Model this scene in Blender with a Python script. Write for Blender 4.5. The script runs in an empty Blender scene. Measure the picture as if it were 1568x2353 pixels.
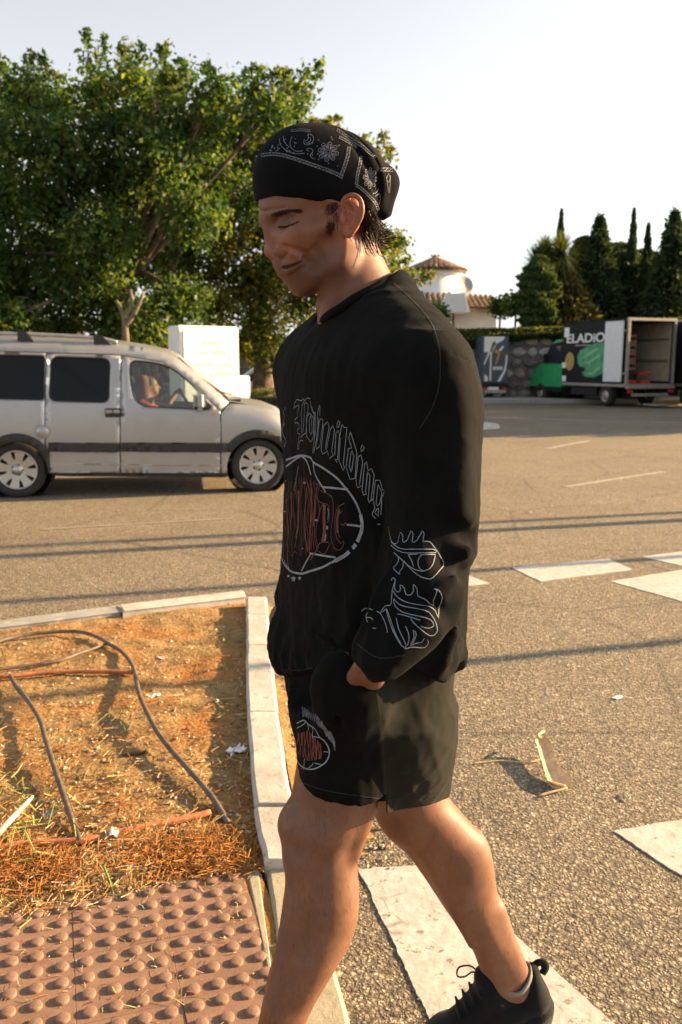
import bpy, bmesh, math, random
import numpy as np
from mathutils import Vector, Matrix
from mathutils.bvhtree import BVHTree
from mathutils.geometry import delaunay_2d_cdt
R = math.radians
random.seed(7); rng = np.random.default_rng(7)
SC = bpy.context.scene
COL = SC.collection

# ------------------------------------------------------------------ camera
H, FPX, IW, IH, HOR = 1.42, 1960.0, 1568.0, 2353.0, 838.0
TH = math.atan((IH/2-HOR)/FPX)
cam = bpy.data.objects.new('camera', bpy.data.cameras.new('camera'))
COL.objects.link(cam); SC.camera = cam
cam.location = (0, 0, H); cam.rotation_euler = (math.pi/2-TH, 0, 0)
cam.data.sensor_fit = 'VERTICAL'; cam.data.sensor_height = 36.0; cam.data.sensor_width = 24.0
cam.data.lens = 36.0*FPX/IH; cam.data.clip_start = .05; cam.data.clip_end = 3000
cam.data.dof.use_dof = True; cam.data.dof.focus_distance = 1.36; cam.data.dof.aperture_fstop = 8.0

# ------------------------------------------------------------------ light
SUN_EL, SUN_AZ = R(17.5), R(15)          # azimuth measured from +X towards +Y
sdir = Vector((math.cos(SUN_EL)*math.cos(SUN_AZ), math.cos(SUN_EL)*math.sin(SUN_AZ), math.sin(SUN_EL)))
W = bpy.data.worlds.new('World'); SC.world = W; W.use_nodes = True
wn = W.node_tree.nodes; wl = W.node_tree.links
sky = wn.new('ShaderNodeTexSky'); sky.sky_type = 'NISHITA'; sky.sun_disc = False
sky.sun_elevation = SUN_EL; sky.sun_rotation = math.pi/2-SUN_AZ; sky.air_density = 1.0; sky.dust_density = 1.5; sky.ozone_density = 1.0
hs = wn.new('ShaderNodeHueSaturation'); hs.inputs['Saturation'].default_value = .19      # hazy, milky evening air
wl.new(sky.outputs[0], hs.inputs['Color']); wl.new(hs.outputs[0], wn['Background'].inputs[0]); wn['Background'].inputs[1].default_value = .068
sun = bpy.data.objects.new('sun', bpy.data.lights.new('sun', 'SUN')); COL.objects.link(sun)
sun.data.energy = 5.0; sun.data.angle = R(.55); sun.data.color = (1, .665, .325)
sun.rotation_euler = sdir.to_track_quat('Z', 'Y').to_euler()
SC.view_settings.view_transform = 'Standard'; SC.view_settings.look = 'None'
SC.view_settings.exposure = 2.05; SC.view_settings.gamma = 1.0
SC.render.engine = 'CYCLES'; SC.cycles.max_bounces = 6; SC.cycles.transparent_max_bounces = 12

# ------------------------------------------------------------------ pixel -> place
cT, sT = math.cos(TH), math.sin(TH)
def ray(px, py):
    u = (px-IW/2)/FPX; v = (IH/2-py)/FPX
    return Vector((u, cT+v*sT, -sT+v*cT))
def at(px, py, Y):
    d = ray(px, py); t = Y/d.y
    return Vector((d.x*t, Y, H+d.z*t))
def gr(px, py, z=0.0):
    d = ray(px, py); t = (z-H)/d.z
    return Vector((d.x*t, d.y*t, z))

# ------------------------------------------------------------------ objects
def link(o, parent=None):
    COL.objects.link(o)
    if parent is not None: o.parent = parent
    return o
def empty(name, loc=(0, 0, 0), rz=0, parent=None):
    o = bpy.data.objects.new(name, None); o.location = loc; o.rotation_euler = (0, 0, rz); o.empty_display_size = .1
    return link(o, parent)
def tag(o, label=None, cat=None, group=None, kind=None):
    if label: o['label'] = label
    if cat: o['category'] = cat
    if group: o['group'] = group
    if kind: o['kind'] = kind
    return o
def mesh(name, v, f, m=None, smooth=False):
    me = bpy.data.meshes.new(name)
    me.from_pydata([tuple(p) for p in v] if not isinstance(v, np.ndarray) else v.tolist(), [], f if not isinstance(f, np.ndarray) else f.tolist())
    if smooth: me.shade_smooth()
    if m is not None: me.materials.append(m)
    return me
def ob(name, me, parent=None, loc=(0, 0, 0), rot=(0, 0, 0)):
    o = bpy.data.objects.new(name, me); o.location = loc; o.rotation_euler = rot
    return link(o, parent)
def fastmesh(name, V, F, m=None, smooth=False):
    """V (n,3) array, F (m,k) array of equal-sided faces"""
    me = bpy.data.meshes.new(name); k = F.shape[1]
    me.vertices.add(len(V)); me.vertices.foreach_set('co', np.asarray(V, np.float32).ravel())
    me.loops.add(F.size); me.loops.foreach_set('vertex_index', F.astype(np.int32).ravel())
    me.polygons.add(len(F)); me.polygons.foreach_set('loop_start', np.arange(0, F.size, k, dtype=np.int32))
    me.update(calc_edges=True)
    if smooth: me.polygons.foreach_set('use_smooth', np.ones(len(F), bool))
    if m is not None: me.materials.append(m)
    return me
class MB:
    """collects simple solids into one mesh"""
    def __init__(s): s.v = []; s.f = []
    def add(s, v, f):
        n = len(s.v); s.v += [Vector(p) for p in v]; s.f += [[i+n for i in q] for q in f]; return s
    def box(s, c, size, rz=0, M=None):
        x, y, z = (q/2 for q in size); c = Vector(c); rm = Matrix.Rotation(rz, 3, 'Z')
        P = [Vector((a*x, b*y, d*z)) for a in (-1, 1) for b in (-1, 1) for d in (-1, 1)]
        P = [c+rm@p for p in P]
        if M: P = [M@p for p in P]
        return s.add(P, [(0, 1, 3, 2), (4, 6, 7, 5), (0, 4, 5, 1), (2, 3, 7, 6), (0, 2, 6, 4), (1, 5, 7, 3)])
    def prism(s, poly, d, M=None):
        """poly: 3D points, d: extrusion vector"""
        P = [Vector(p) for p in poly]; d = Vector(d); n = len(P)
        V = P+[p+d for p in P]
        if M: V = [M@p for p in V]
        return s.add(V, [list(range(n))[::-1], list(range(n, 2*n))]+[(i, (i+1) % n, n+(i+1) % n, n+i) for i in range(n)])
    def tube(s, pts, r, n=8, cap=True, flat=1.0):
        P = [Vector(p) for p in pts]; m = len(P); rr = r if hasattr(r, '__len__') else [r]*m
        V = []; ref = None
        for i, p in enumerate(P):
            t = (P[min(i+1, m-1)]-P[max(i-1, 0)])
            t = t.normalized() if t.length > 1e-9 else Vector((0, 0, 1))
            if ref is None: ref = Vector((0, 0, 1)) if abs(t.z) < .9 else Vector((1, 0, 0))
            a = t.cross(ref)
            if a.length < 1e-6: a = t.orthogonal()
            a.normalize(); b = a.cross(t).normalized(); ref = b
            for k in range(n):
                q = 2*math.pi*k/n; V.append(p+a*math.cos(q)*rr[i]+b*math.sin(q)*rr[i]*flat)
        F = [(i*n+k, i*n+(k+1) % n, (i+1)*n+(k+1) % n, (i+1)*n+k) for i in range(m-1) for k in range(n)]
        if cap: F += [list(range(n))[::-1], [(m-1)*n+k for k in range(n)]]
        return s.add(V, F)
    def lathe(s, prof, n=24, M=None, axis='Z'):
        """prof: (r, h) list"""
        V = []; m = len(prof)
        for r, h in prof:
            for k in range(n):
                q = 2*math.pi*k/n; c, d = r*math.cos(q), r*math.sin(q)
                V.append(Vector((c, d, h)) if axis == 'Z' else Vector((c, h, d)))
        if M: V = [M@p for p in V]
        F = [(i*n+k, i*n+(k+1) % n, (i+1)*n+(k+1) % n, (i+1)*n+k) for i in range(m-1) for k in range(n)]
        return s.add(V, F)
    def me(s, name, m=None, smooth=False, bevel=0, seg=2, fix=True):
        me = mesh(name, s.v, s.f, m)
        if fix or bevel:
            bm = bmesh.new(); bm.from_mesh(me)
            bmesh.ops.recalc_face_normals(bm, faces=bm.faces)
            if bevel: bmesh.ops.bevel(bm, geom=[e for e in bm.edges if e.is_manifold and e.calc_face_angle(0) > .5], offset=bevel, segments=seg, affect='EDGES', clamp_overlap=True)
            bm.to_mesh(me); bm.free()
        if smooth: me.shade_smooth()
        return me
    def build(s, name, m=None, parent=None, smooth=False, bevel=0, loc=(0, 0, 0), rot=(0, 0, 0), seg=2):
        return ob(name, s.me(name, m, smooth, bevel, seg), parent, loc, rot)
def smooth_by_angle(me, a=.6):
    me.shade_smooth()
    bm = bmesh.new(); bm.from_mesh(me)
    for e in bm.edges:
        if len(e.link_faces) == 2 and e.calc_face_angle(0) > a: e.smooth = False
    bm.to_mesh(me); bm.free(); return me
def cat(P, n=6):
    """Catmull-Rom through points"""
    P = [Vector(p) for p in P]; out = []
    for i in range(len(P)-1):
        a = P[max(i-1, 0)]; b = P[i]; c = P[i+1]; d = P[min(i+2, len(P)-1)]
        for k in range(n):
            t = k/n; out.append(.5*((2*b)+(c-a)*t+(2*a-5*b+4*c-d)*t*t+(3*b-a-3*c+d)*t**3))
    out.append(P[-1]); return out

# ------------------------------------------------------------------ materials
def nmat(name):
    m = bpy.data.materials.new(name); m.use_nodes = True; nt = m.node_tree
    return m, nt, nt.nodes['Principled BSDF'], nt.nodes['Material Output']
def ramp(nt, stops, fac):
    r = nt.nodes.new('ShaderNodeValToRGB'); e = r.color_ramp.elements
    while len(e) < len(stops): e.new(.5)
    for q, (p, c) in zip(e, stops): q.position = p; q.color = (*c, 1) if len(c) == 3 else c
    nt.links.new(fac, r.inputs[0]); return r.outputs[0]
def noise(nt, scale, detail=4, rough=.6, coord='Object', stretch=None, dist=0):
    tc = nt.nodes.new('ShaderNodeTexCoord'); n = nt.nodes.new('ShaderNodeTexNoise')
    n.inputs['Scale'].default_value = scale; n.inputs['Detail'].default_value = detail; n.inputs['Roughness'].default_value = rough
    n.inputs['Distortion'].default_value = dist
    src = tc.outputs[coord]
    if stretch:
        mp = nt.nodes.new('ShaderNodeMapping'); mp.inputs['Scale'].default_value = stretch
        nt.links.new(src, mp.inputs[0]); src = mp.outputs[0]
    nt.links.new(src, n.inputs['Vector']); return n.outputs['Fac']
def voro(nt, scale, feature='F1', coord='Object', out='Distance', rnd=1):
    tc = nt.nodes.new('ShaderNodeTexCoord'); n = nt.nodes.new('ShaderNodeTexVoronoi'); n.feature = feature
    n.inputs['Scale'].default_value = scale; n.inputs['Randomness'].default_value = rnd
    nt.links.new(tc.outputs[coord], n.inputs['Vector']); return n.outputs[out]
def mixc(nt, fac, a, b, mode='MIX'):
    n = nt.nodes.new('ShaderNodeMix'); n.data_type = 'RGBA'; n.blend_type = mode
    for i, s in ((0, fac), (6, a), (7, b)):
        if hasattr(s, 'links'): nt.links.new(s, n.inputs[i])
        elif i == 0: n.inputs[0].default_value = s
        else: n.inputs[i].default_value = (*s, 1)
    return n.outputs[2]
def mth(nt, op, a, b=None, clamp=False):
    n = nt.nodes.new('ShaderNodeMath'); n.operation = op; n.use_clamp = clamp
    for i, s in ((0, a), (1, b)):
        if s is None: continue
        if hasattr(s, 'links'): nt.links.new(s, n.inputs[i])
        else: n.inputs[i].default_value = s
    return n.outputs[0]
def bump(nt, bs, h, strength=.5, dist=.01, prev=None):
    b = nt.nodes.new('ShaderNodeBump'); b.inputs['Strength'].default_value = strength; b.inputs['Distance'].default_value = dist
    nt.links.new(h, b.inputs['Height'])
    if prev is not None: nt.links.new(prev, b.inputs['Normal'])
    nt.links.new(b.outputs[0], bs.inputs['Normal']); return b.outputs[0]
def pm(name, a, b=None, scale=20, rough=.7, metal=0, bstr=0, bscale=None, bdist=.005, spec=.5, detail=5, coat=0, coord='Object', lo=.35, hi=.65):
    m, nt, bs, _ = nmat(name)
    if b is None: bs.inputs['Base Color'].default_value = (*a, 1)
    else: nt.links.new(ramp(nt, [(lo, a), (hi, b)], noise(nt, scale, detail, coord=coord)), bs.inputs['Base Color'])
    bs.inputs['Roughness'].default_value = rough; bs.inputs['Metallic'].default_value = metal
    bs.inputs['Specular IOR Level'].default_value = spec; bs.inputs['Coat Weight'].default_value = coat
    if bstr: bump(nt, bs, noise(nt, bscale or scale*3, 6, coord=coord), bstr, bdist)
    return m
def attr_leaf(name, trans=.35, rough=.55, spec=.3):
    """leaf material: colour from the per-leaf attribute, light passes through"""
    m, nt, bs, out = nmat(name)
    at_ = nt.nodes.new('ShaderNodeAttribute'); at_.attribute_name = 'Col'
    nt.links.new(at_.outputs['Color'], bs.inputs['Base Color']); bs.inputs['Roughness'].default_value = rough
    bs.inputs['Specular IOR Level'].default_value = spec
    tr = nt.nodes.new('ShaderNodeBsdfTranslucent'); mx = nt.nodes.new('ShaderNodeMixShader'); mx.inputs[0].default_value = trans
    g = mixc(nt, 1.0, at_.outputs['Color'], (1.6, 1.5, .55), 'MULTIPLY')
    nt.links.new(g, tr.inputs[0]); nt.links.new(bs.outputs[0], mx.inputs[1]); nt.links.new(tr.outputs[0], mx.inputs[2])
    nt.links.new(mx.outputs[0], out.inputs[0]); return m
def set_col(me, cols):
    """per-face colours -> point attribute (cols per vertex)"""
    a = me.attributes.new('Col', 'FLOAT_COLOR', 'POINT')
    c = np.ones((len(me.vertices), 4), np.float32); c[:, :3] = cols
    a.data.foreach_set('color', c.ravel())

# ------------------------------------------------------------------ signed distance modelling
class Field:
    def __init__(s, lo, hi, h):
        s.lo = np.array(lo, np.float32); s.h = h; n = np.ceil((np.array(hi)-np.array(lo))/h).astype(int)+1
        s.n = n; s.v = np.full(n, .06, np.float32)
        s.ax = [s.lo[i]+h*np.arange(n[i], dtype=np.float32) for i in range(3)]
    def win(s, lo, hi):
        a = np.clip(np.floor((np.array(lo)-s.lo)/s.h).astype(int), 0, s.n); b = np.clip(np.ceil((np.array(hi)-s.lo)/s.h).astype(int)+1, 0, s.n)
        if np.any(b <= a): return None, None
        sl = tuple(slice(a[i], b[i]) for i in range(3))
        P = (s.ax[0][sl[0]][:, None, None], s.ax[1][sl[1]][None, :, None], s.ax[2][sl[2]][None, None, :])
        return sl, P
    def put(s, sl, d, k=.01, op='u'):
        a = s.v[sl]
        if op == 's': d = -d
        if op == 'u':
            r = np.minimum(a, d)
            if k > 0: q = np.maximum(k-np.abs(a-d), 0); r = r-q*q/(4*k)
        else:
            r = np.maximum(a, d)
            if k > 0: q = np.maximum(k-np.abs(a-d), 0); r = r+q*q/(4*k)
        s.v[sl] = r
    def cone(s, p, q, r1, r2=None, k=.01, op='u'):
        r2 = r1 if r2 is None else r2; p = np.array(p, np.float32); q = np.array(q, np.float32); m = max(r1, r2)+k+s.h*2
        sl, P = s.win(np.minimum(p, q)-m, np.maximum(p, q)+m)
        if sl is None: return s
        d = q-p; L = float(d@d)+1e-12
        t = np.clip(sum((P[i]-p[i])*d[i] for i in range(3))/L, 0, 1)
        D = np.sqrt(sum((P[i]-p[i]-t*d[i])**2 for i in range(3)))-(r1+(r2-r1)*t)
        s.put(sl, D, k, op); return s
    def chain(s, pts, rs, k=.01, op='u', n=4):
        c = cat([Vector(p) for p in pts], n); rr = np.interp(np.linspace(0, len(pts)-1, len(c)), range(len(pts)), rs)
        m = max(rs)+k+s.h*2; A = np.array([list(p) for p in c], np.float32)
        sl, P = s.win(A.min(0)-m, A.max(0)+m)
        if sl is None: return s
        D = None
        for i in range(len(A)-1):
            d = A[i+1]-A[i]; L = float(d@d)+1e-12
            t = np.clip(sum((P[j]-A[i][j])*d[j] for j in range(3))/L, 0, 1)
            q = np.sqrt(sum((P[j]-A[i][j]-t*d[j])**2 for j in range(3)))-(rr[i]+(rr[i+1]-rr[i])*t)
            D = q if D is None else np.minimum(D, q)
        s.put(sl, D, k, op); return s
    def ell(s, c, r, k=.01, op='u', rot=None):
        """ellipsoid; rot = 3x3 (columns = local axes)"""
        c = np.array(c, np.float32); r = np.array(r, np.float32); m = float(r.max())+k+s.h*2
        sl, P = s.win(c-m, c+m)
        if sl is None: return s
        Q = [P[i]-c[i] for i in range(3)]
        if rot is not None: Q = [sum(rot[j][i]*Q[j] for j in range(3)) for i in range(3)]
        k0 = np.sqrt(sum((Q[i]/r[i])**2 for i in range(3))); k1 = np.sqrt(sum((Q[i]/(r[i]**2))**2 for i in range(3)))+1e-9
        s.put(sl, k0*(k0-1)/k1, k, op); return s
    def loft(s, st, k=.01, op='u', n=2.0, fold=None, zcap=True):
        """st rows: (z, cx, cy, rx, ry, rot)"""
        st = sorted(st); A = np.array(st, np.float32); zs = A[:, 0]
        def itp(z, j):
            # smooth monotone-ish interpolation
            x = zs; y = A[:, j]; dd = np.gradient(y, x); i = np.clip(np.searchsorted(x, z)-1, 0, len(x)-2)
            hh = x[i+1]-x[i]; t = np.clip((z-x[i])/hh, 0, 1)
            return (2*t**3-3*t**2+1)*y[i]+(t**3-2*t**2+t)*hh*dd[i]+(-2*t**3+3*t**2)*y[i+1]+(t**3-t**2)*hh*dd[i+1]
        m = float(np.max(A[:, 3:5]))*1.5+k
        lo = (A[:, 1].min()-m, A[:, 2].min()-m, zs[0]-k-s.h*2); hi = (A[:, 1].max()+m, A[:, 2].max()+m, zs[-1]+k+s.h*2)
        sl, P = s.win(lo, hi)
        if sl is None: return s
        z = P[2].ravel(); C = [itp(z, j)[None, None, :] for j in range(1, 6)]
        X = P[0]-C[0]; Y = P[1]-C[1]; cr, sr = np.cos(C[4]), np.sin(C[4])
        U = (X*cr+Y*sr)/C[2]; V_ = (-X*sr+Y*cr)/C[3]
        rad = (np.abs(U)**n+np.abs(V_)**n)**(1/n)
        if fold is not None: rad = rad-fold(np.arctan2(V_, U), z[None, None, :])
        D = (rad-1)*np.minimum(C[2], C[3])
        if zcap: D = np.maximum(D, np.maximum(zs[0]-P[2], P[2]-zs[-1]))
        s.put(sl, D, k, op); return s
    def func(s, fn, lo=None, hi=None, k=0, op='s'):
        """fn(X,Y,Z)->distance"""
        sl, P = s.win(s.lo if lo is None else lo, s.lo+s.h*s.n if hi is None else hi)
        s.put(sl, np.broadcast_to(fn(*P), s.v[sl].shape), k, op); return s
    def mesh(s, name, m=None, rel=2):
        V, F = nets(s.v, s.lo, s.h)
        for _ in range(rel): V = relax(V, F, .4)
        return V, F
def relax(V, F, a):
    S = np.zeros_like(V); n = np.zeros(len(V))
    for i in range(4):
        for j in ((i+1) % 4, (i+3) % 4):
            for c in range(3): S[:, c] += np.bincount(F[:, i], V[F[:, j], c], len(V))
            n += np.bincount(F[:, i], minlength=len(V))
    n = np.maximum(n, 1); return V+(S/n[:, None]-V)*a
def nets(v, lo, h):
    sg = v < 0; n = np.array(v.shape); cn = n-1; N = int(cn.prod())
    acc = np.zeros((N, 3)); cnt = np.zeros(N); quads = []
    def cid(i, j, k): return (i*cn[1]+j)*cn[2]+k
    for ax in range(3):
        a = [slice(None)]*3; b = [slice(None)]*3; a[ax] = slice(0, -1); b[ax] = slice(1, None)
        I = np.argwhere(sg[tuple(a)] != sg[tuple(b)])
        o1, o2 = (ax+1) % 3, (ax+2) % 3
        ok = (I[:, o1] > 0) & (I[:, o2] > 0) & (I[:, o1] < cn[o1]) & (I[:, o2] < cn[o2]); I = I[ok]
        J = I.copy(); J[:, ax] += 1
        v0 = v[tuple(I.T)].astype(float); v1 = v[tuple(J.T)].astype(float); t = v0/(v0-v1)
        p = I.astype(float); p[:, ax] += t
        ids = []
        for d1, d2 in ((1, 1), (0, 1), (0, 0), (1, 0)):
            c = I.copy(); c[:, o1] -= d1; c[:, o2] -= d2; q = cid(c[:, 0], c[:, 1], c[:, 2]); ids.append(q)
            for x in range(3): acc[:, x] += np.bincount(q, p[:, x], N)
            cnt += np.bincount(q, minlength=N)
        Q = np.stack(ids, 1); fl = v0 > 0; Q[fl] = Q[fl][:, ::-1]; quads.append(Q)
    use = np.flatnonzero(cnt); mp = np.full(N, -1); mp[use] = np.arange(len(use))
    V = acc[use]/cnt[use][:, None]*h+lo
    return V, mp[np.concatenate(quads)]
# ================================================================== GROUND
def asphalt_mat():
    m, nt, bs, _ = nmat('asphalt')
    # two grain sizes of aggregate, warped so that no cell pattern shows
    tc = nt.nodes.new('ShaderNodeTexCoord'); wn_ = nt.nodes.new('ShaderNodeTexNoise'); wn_.inputs['Scale'].default_value = 60; wn_.inputs['Detail'].default_value = 3; nt.links.new(tc.outputs['Object'], wn_.inputs['Vector'])
    vm = nt.nodes.new('ShaderNodeVectorMath'); vm.operation = 'MULTIPLY_ADD'; vm.inputs[1].default_value = (.012, .012, .012); nt.links.new(wn_.outputs['Color'], vm.inputs[0]); nt.links.new(tc.outputs['Object'], vm.inputs[2])
    def vv(sc, out):
        n = nt.nodes.new('ShaderNodeTexVoronoi'); n.inputs['Scale'].default_value = sc; nt.links.new(vm.outputs[0], n.inputs['Vector']); return n.outputs[out]
    gm = ramp(nt, [(.42, (0, 0, 0)), (.56, (1, 1, 1))], noise(nt, 38, 4, .65))
    v1 = mixc(nt, gm, vv(58, 'Distance'), vv(120, 'Distance')); v2 = mixc(nt, gm, vv(58, 'Color'), vv(120, 'Color')); n1 = noise(nt, 1.3, 5); n2 = noise(nt, 240, 3)
    sp = nt.nodes.new('ShaderNodeSeparateColor'); nt.links.new(v2, sp.inputs[0])
    c = ramp(nt, [(0, (.085, .070, .050)), (.40, (.245, .202, .138)), (.75, (.41, .335, .225)), (1, (.64, .55, .42))], sp.outputs[0])
    c = mixc(nt, mth(nt, 'MULTIPLY', n1, .55), c, (.30, .243, .158))
    dark = ramp(nt, [(.24, (1, 1, 1)), (.60, (.18, .175, .18))], v1)
    c = mixc(nt, .8, c, dark, 'MULTIPLY')
    st = ramp(nt, [(.42, (1, 1, 1)), (.66, (.74, .73, .72))], noise(nt, .55, 6, .7))
    c = mixc(nt, .8, c, st, 'MULTIPLY')
    crack = ramp(nt, [(.0, (.35, .33, .3)), (.012, (1, 1, 1))], voro(nt, .55, 'DISTANCE_TO_EDGE'))
    c = mixc(nt, .55, c, crack, 'MULTIPLY')
    nt.links.new(c, bs.inputs['Base Color']); bs.inputs['Roughness'].default_value = .85
    h = mth(nt, 'ADD', mth(nt, 'MULTIPLY', mth(nt, 'SUBTRACT', 1.0, v1), 1.0), mth(nt, 'MULTIPLY', n2, .35))
    bump(nt, bs, h, .9, .0085); return m
M_road = asphalt_mat()
def ground_sheet():
    xs = [-900, -60, -8, -3, 0, 3, 8, 60, 900]; ys = [-30, 0, 2, 4, 7, 12, 30, 200, 1500]
    V = [(x, y, 0) for y in ys for x in xs]; n = len(xs)
    F = [(j*n+i, j*n+i+1, (j+1)*n+i+1, (j+1)*n+i) for j in range(len(ys)-1) for i in range(n-1)]
    return mesh('road', V, F, M_road)
road = tag(ob('road', ground_sheet()), 'sandy grey asphalt road', kind='structure')

def paint_mat(name, wear, a=(.34, .325, .295), b=(.47, .455, .425)):
    m, nt, bs, out = nmat(name)
    c = ramp(nt, [(.3, a), (.6, b)], noise(nt, 14, 6, .7))
    stain = ramp(nt, [(.52, (1, 1, 1)), (.75, (.62, .55, .45))], noise(nt, 5, 6, .75))
    c = mixc(nt, .7, c, stain, 'MULTIPLY')
    cr = ramp(nt, [(.0, (.35, .30, .24)), (.035, (1, 1, 1))], voro(nt, 9, 'DISTANCE_TO_EDGE'))
    gate = ramp(nt, [(.5, (0, 0, 0)), (.6, (1, 1, 1))], noise(nt, 4, 4))
    c = mixc(nt, gate, c, mixc(nt, .6, c, cr, 'MULTIPLY'))
    w = ramp(nt, [(wear, (0, 0, 0)), (wear+.05, (1, 1, 1))], noise(nt, 22, 8, .75))
    c = mixc(nt, w, c, (.2, .165, .115)); nt.links.new(c, bs.inputs['Base Color'])
    bs.inputs['Roughness'].default_value = .62
    bump(nt, bs, mth(nt, 'ADD', noise(nt, 30, 8, .7), mth(nt, 'MULTIPLY', voro(nt, 58), .22)), .5, .006); return m
M_paint = paint_mat('road_paint', .575); M_paint2 = paint_mat('worn_road_paint', .44); M_paint3 = paint_mat('faded_road_paint', .36, (.34, .30, .24), (.44, .40, .34))
def stripe(name, quad, m, z=.004, thick=.0, amp=.0035, label=None):
    """painted quad with ragged edges, real thickness"""
    P = []; q = [Vector(p) for p in quad]; r = random.Random(str(q[0]))
    for i in range(len(q)):
        a, b = q[i], q[(i+1) % len(q)]; n = max(4, int((b-a).length/.012)); t = (b-a).normalized(); s = Vector((-t.y, t.x, 0)); w = 0
        for k in range(n):
            w = w*.7+r.uniform(-amp, amp)*.6
            P.append(a.lerp(b, k/n)+s*(w if 0 < k else 0)+Vector((0, 0, z)))
    o = MB().prism([p-Vector((0, 0, z-.0005)) for p in P], (0, 0, z), None).build(name, m, road)
    if label: o['label'] = label
    return o
def ext(a, b, k): return a+(b-a)*k
g = gr
s1l = ext(g(823, 1998), g(976, 2321), 2.2); s1r = ext(g(1007, 1989), g(1406, 2353), 2.0)
stripe('crosswalk_stripe', [g(823, 1998), s1l, s1r, g(1007, 1989)], M_paint, .0035, label='worn white stripe under the walking person')
a, b, c_ = g(1410, 1912), g(1568, 1885), g(1568, 2015)
stripe('crosswalk_stripe', [a, ext(a, c_, 4.2), ext(a, c_, 4.2)+(b-a)*1.5, ext(a, b, 1.6)], M_paint, .0035)
stripe('crosswalk_stripe', [g(1175, 1305), g(1243, 1337), g(1455, 1310), g(1400, 1285)], M_paint, .0035)
a, b, c_ = g(1403, 1337), g(1568, 1310), g(1568, 1383)
stripe('crosswalk_stripe', [a, ext(a, c_, 1.8), ext(a, c_, 1.8)+(b-a)*1.2, ext(a, b, 1.5)], M_paint, .0035)
stripe('crosswalk_stripe', [g(1475, 1280), g(1568, 1301), ext(g(1475, 1280), g(1568, 1301), 1.5)+(g(1568, 1268)-g(1475, 1280)), ext(g(1475, 1280), g(1568, 1268), 2)], M_paint, .0035)
stripe('crosswalk_stripe', [g(1000, 1325), g(1040, 1352), g(1126, 1342), g(1083, 1325)], M_paint, .0035)
for a, b, w in ((g(1255, 1031), g(1352, 1013), .10), (g(1298, 1119), g(1525, 1084), .09), (g(95, 1217), g(530, 1192), .07), (g(1130, 960), g(1568, 972), .12)):
    t = (b-a).normalized(); s = Vector((-t.y, t.x, 0))*w/2
    stripe('lane_line', [a-s, b-s, b+s, a+s], M_paint3 if a.x < 0 else M_paint2, .004, amp=.01)

# ---- kerb -----------------------------------------------------------------
def concrete(name, a, b, sc=9, sand=None):
    m, nt, bs, _ = nmat(name)
    c = ramp(nt, [(.3, a), (.65, b)], noise(nt, sc, 7, .7))
    st = ramp(nt, [(.5, (1, 1, 1)), (.7, (.6, .53, .43))], noise(nt, 3.1, 6, .7))
    c = mixc(nt, .6, c, st, 'MULTIPLY')
    if sand:
        ch = ramp(nt, [(.58, (0, 0, 0)), (.62, (1, 1, 1))], noise(nt, 16, 8, .72)); c = mixc(nt, ch, c, sand)
    nt.links.new(c, bs.inputs['Base Color']); bs.inputs['Roughness'].default_value = .85
    bump(nt, bs, noise(nt, 60, 8, .7), .5, .006); return m
M_kerbw = concrete('kerb_white', (.36, .34, .31), (.48, .455, .42), sand=(.28, .25, .21))
M_kerby = concrete('kerb_plain', (.26, .23, .155), (.35, .315, .23))
M_kerbg = concrete('kerb_grey', (.22, .22, .215), (.33, .325, .30), sand=(.38, .36, .33))
kerb = tag(empty('kerb', g(590, 1400)), 'pale concrete kerb between the dirt bed and the road', kind='structure')
def kerb_stone(L, Rr, zt, zb, m, seed, label=None, name='kerb_stone'):
    """L, Rr: lists of ground points (same length) of left and right top edges"""
    r = random.Random(seed); mb = MB(); n = len(L); V = []
    for i in range(n):
        j = Vector((r.uniform(-.003, .003), 0, 0)); dz = r.uniform(-.003, .003)
        for p, sx in ((L[i], 1), (Rr[i], -1)):
            V.append(Vector((p.x, p.y, zb))); V.append(Vector((p.x, p.y, zt-.012+dz))+j); V.append(Vector((p.x+.012*sx, p.y, zt+dz))+j)
    F = []
    for i in range(n-1):
        o = i*6; q = o+6
        ring = [0, 1, 2, 5, 4, 3]
        for k in range(5): F.append((o+ring[k], o+ring[k+1], q+ring[k+1], q+ring[k]))
    F += [(0, 1, 2, 5, 4, 3), tuple((n-1)*6+k for k in (3, 4, 5, 2, 1, 0))]
    mb.add([p-kerb.location for p in V], F)
    o = mb.build(name, m, kerb, smooth=False)
    if label: o['label'] = label
    return o
ZK = .075
KY = [1372, 1411, 1480, 1560, 1650, 1740, 1800, 1848]
KL = [566, 566, 567, 565, 570, 577, 582, 585]; KR = [613, 617, 622, 631, 642, 656, 666, 676]
def seg(y0, y1, z, n=6, kl=KL, kr=KR, ky=KY):
    ys = np.linspace(y0, y1, n)
    return [g(np.interp(y, ky, kl), y, z) for y in ys], [g(np.interp(y, ky, kr), y, z) for y in ys]
for k, (y0, y1) in enumerate(((1372, 1410), (1412, 1481), (1483.5, 1632), (1635, 1844))):
    kerb_stone(*seg(y0, y1, ZK), ZK, -.05, M_kerbw, k)
KY2 = [1852, 1973, 1979, 2171, 2353, 2700]; KL2 = [584, 608, 610, 634, 668, 740]; KR2 = [682, 702, 702, 756, 806, 905]
kerb_stone(*seg(1852, 1973, ZK-.01, 5, KL2, KR2, KY2), ZK-.01, -.05, M_kerbw, 9, 'white painted kerb stone where the kerb drops')
kerb_stone(*seg(1979, 2160, .035, 5, KL2, KR2, KY2), .035, -.05, M_kerby, 10, 'bare yellowish dropped kerb stone')
kerb_stone(*seg(2164, 2700, .035, 5, KL2, KR2, KY2), .035, -.05, M_kerby, 11, 'bare yellowish dropped kerb stone')
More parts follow.
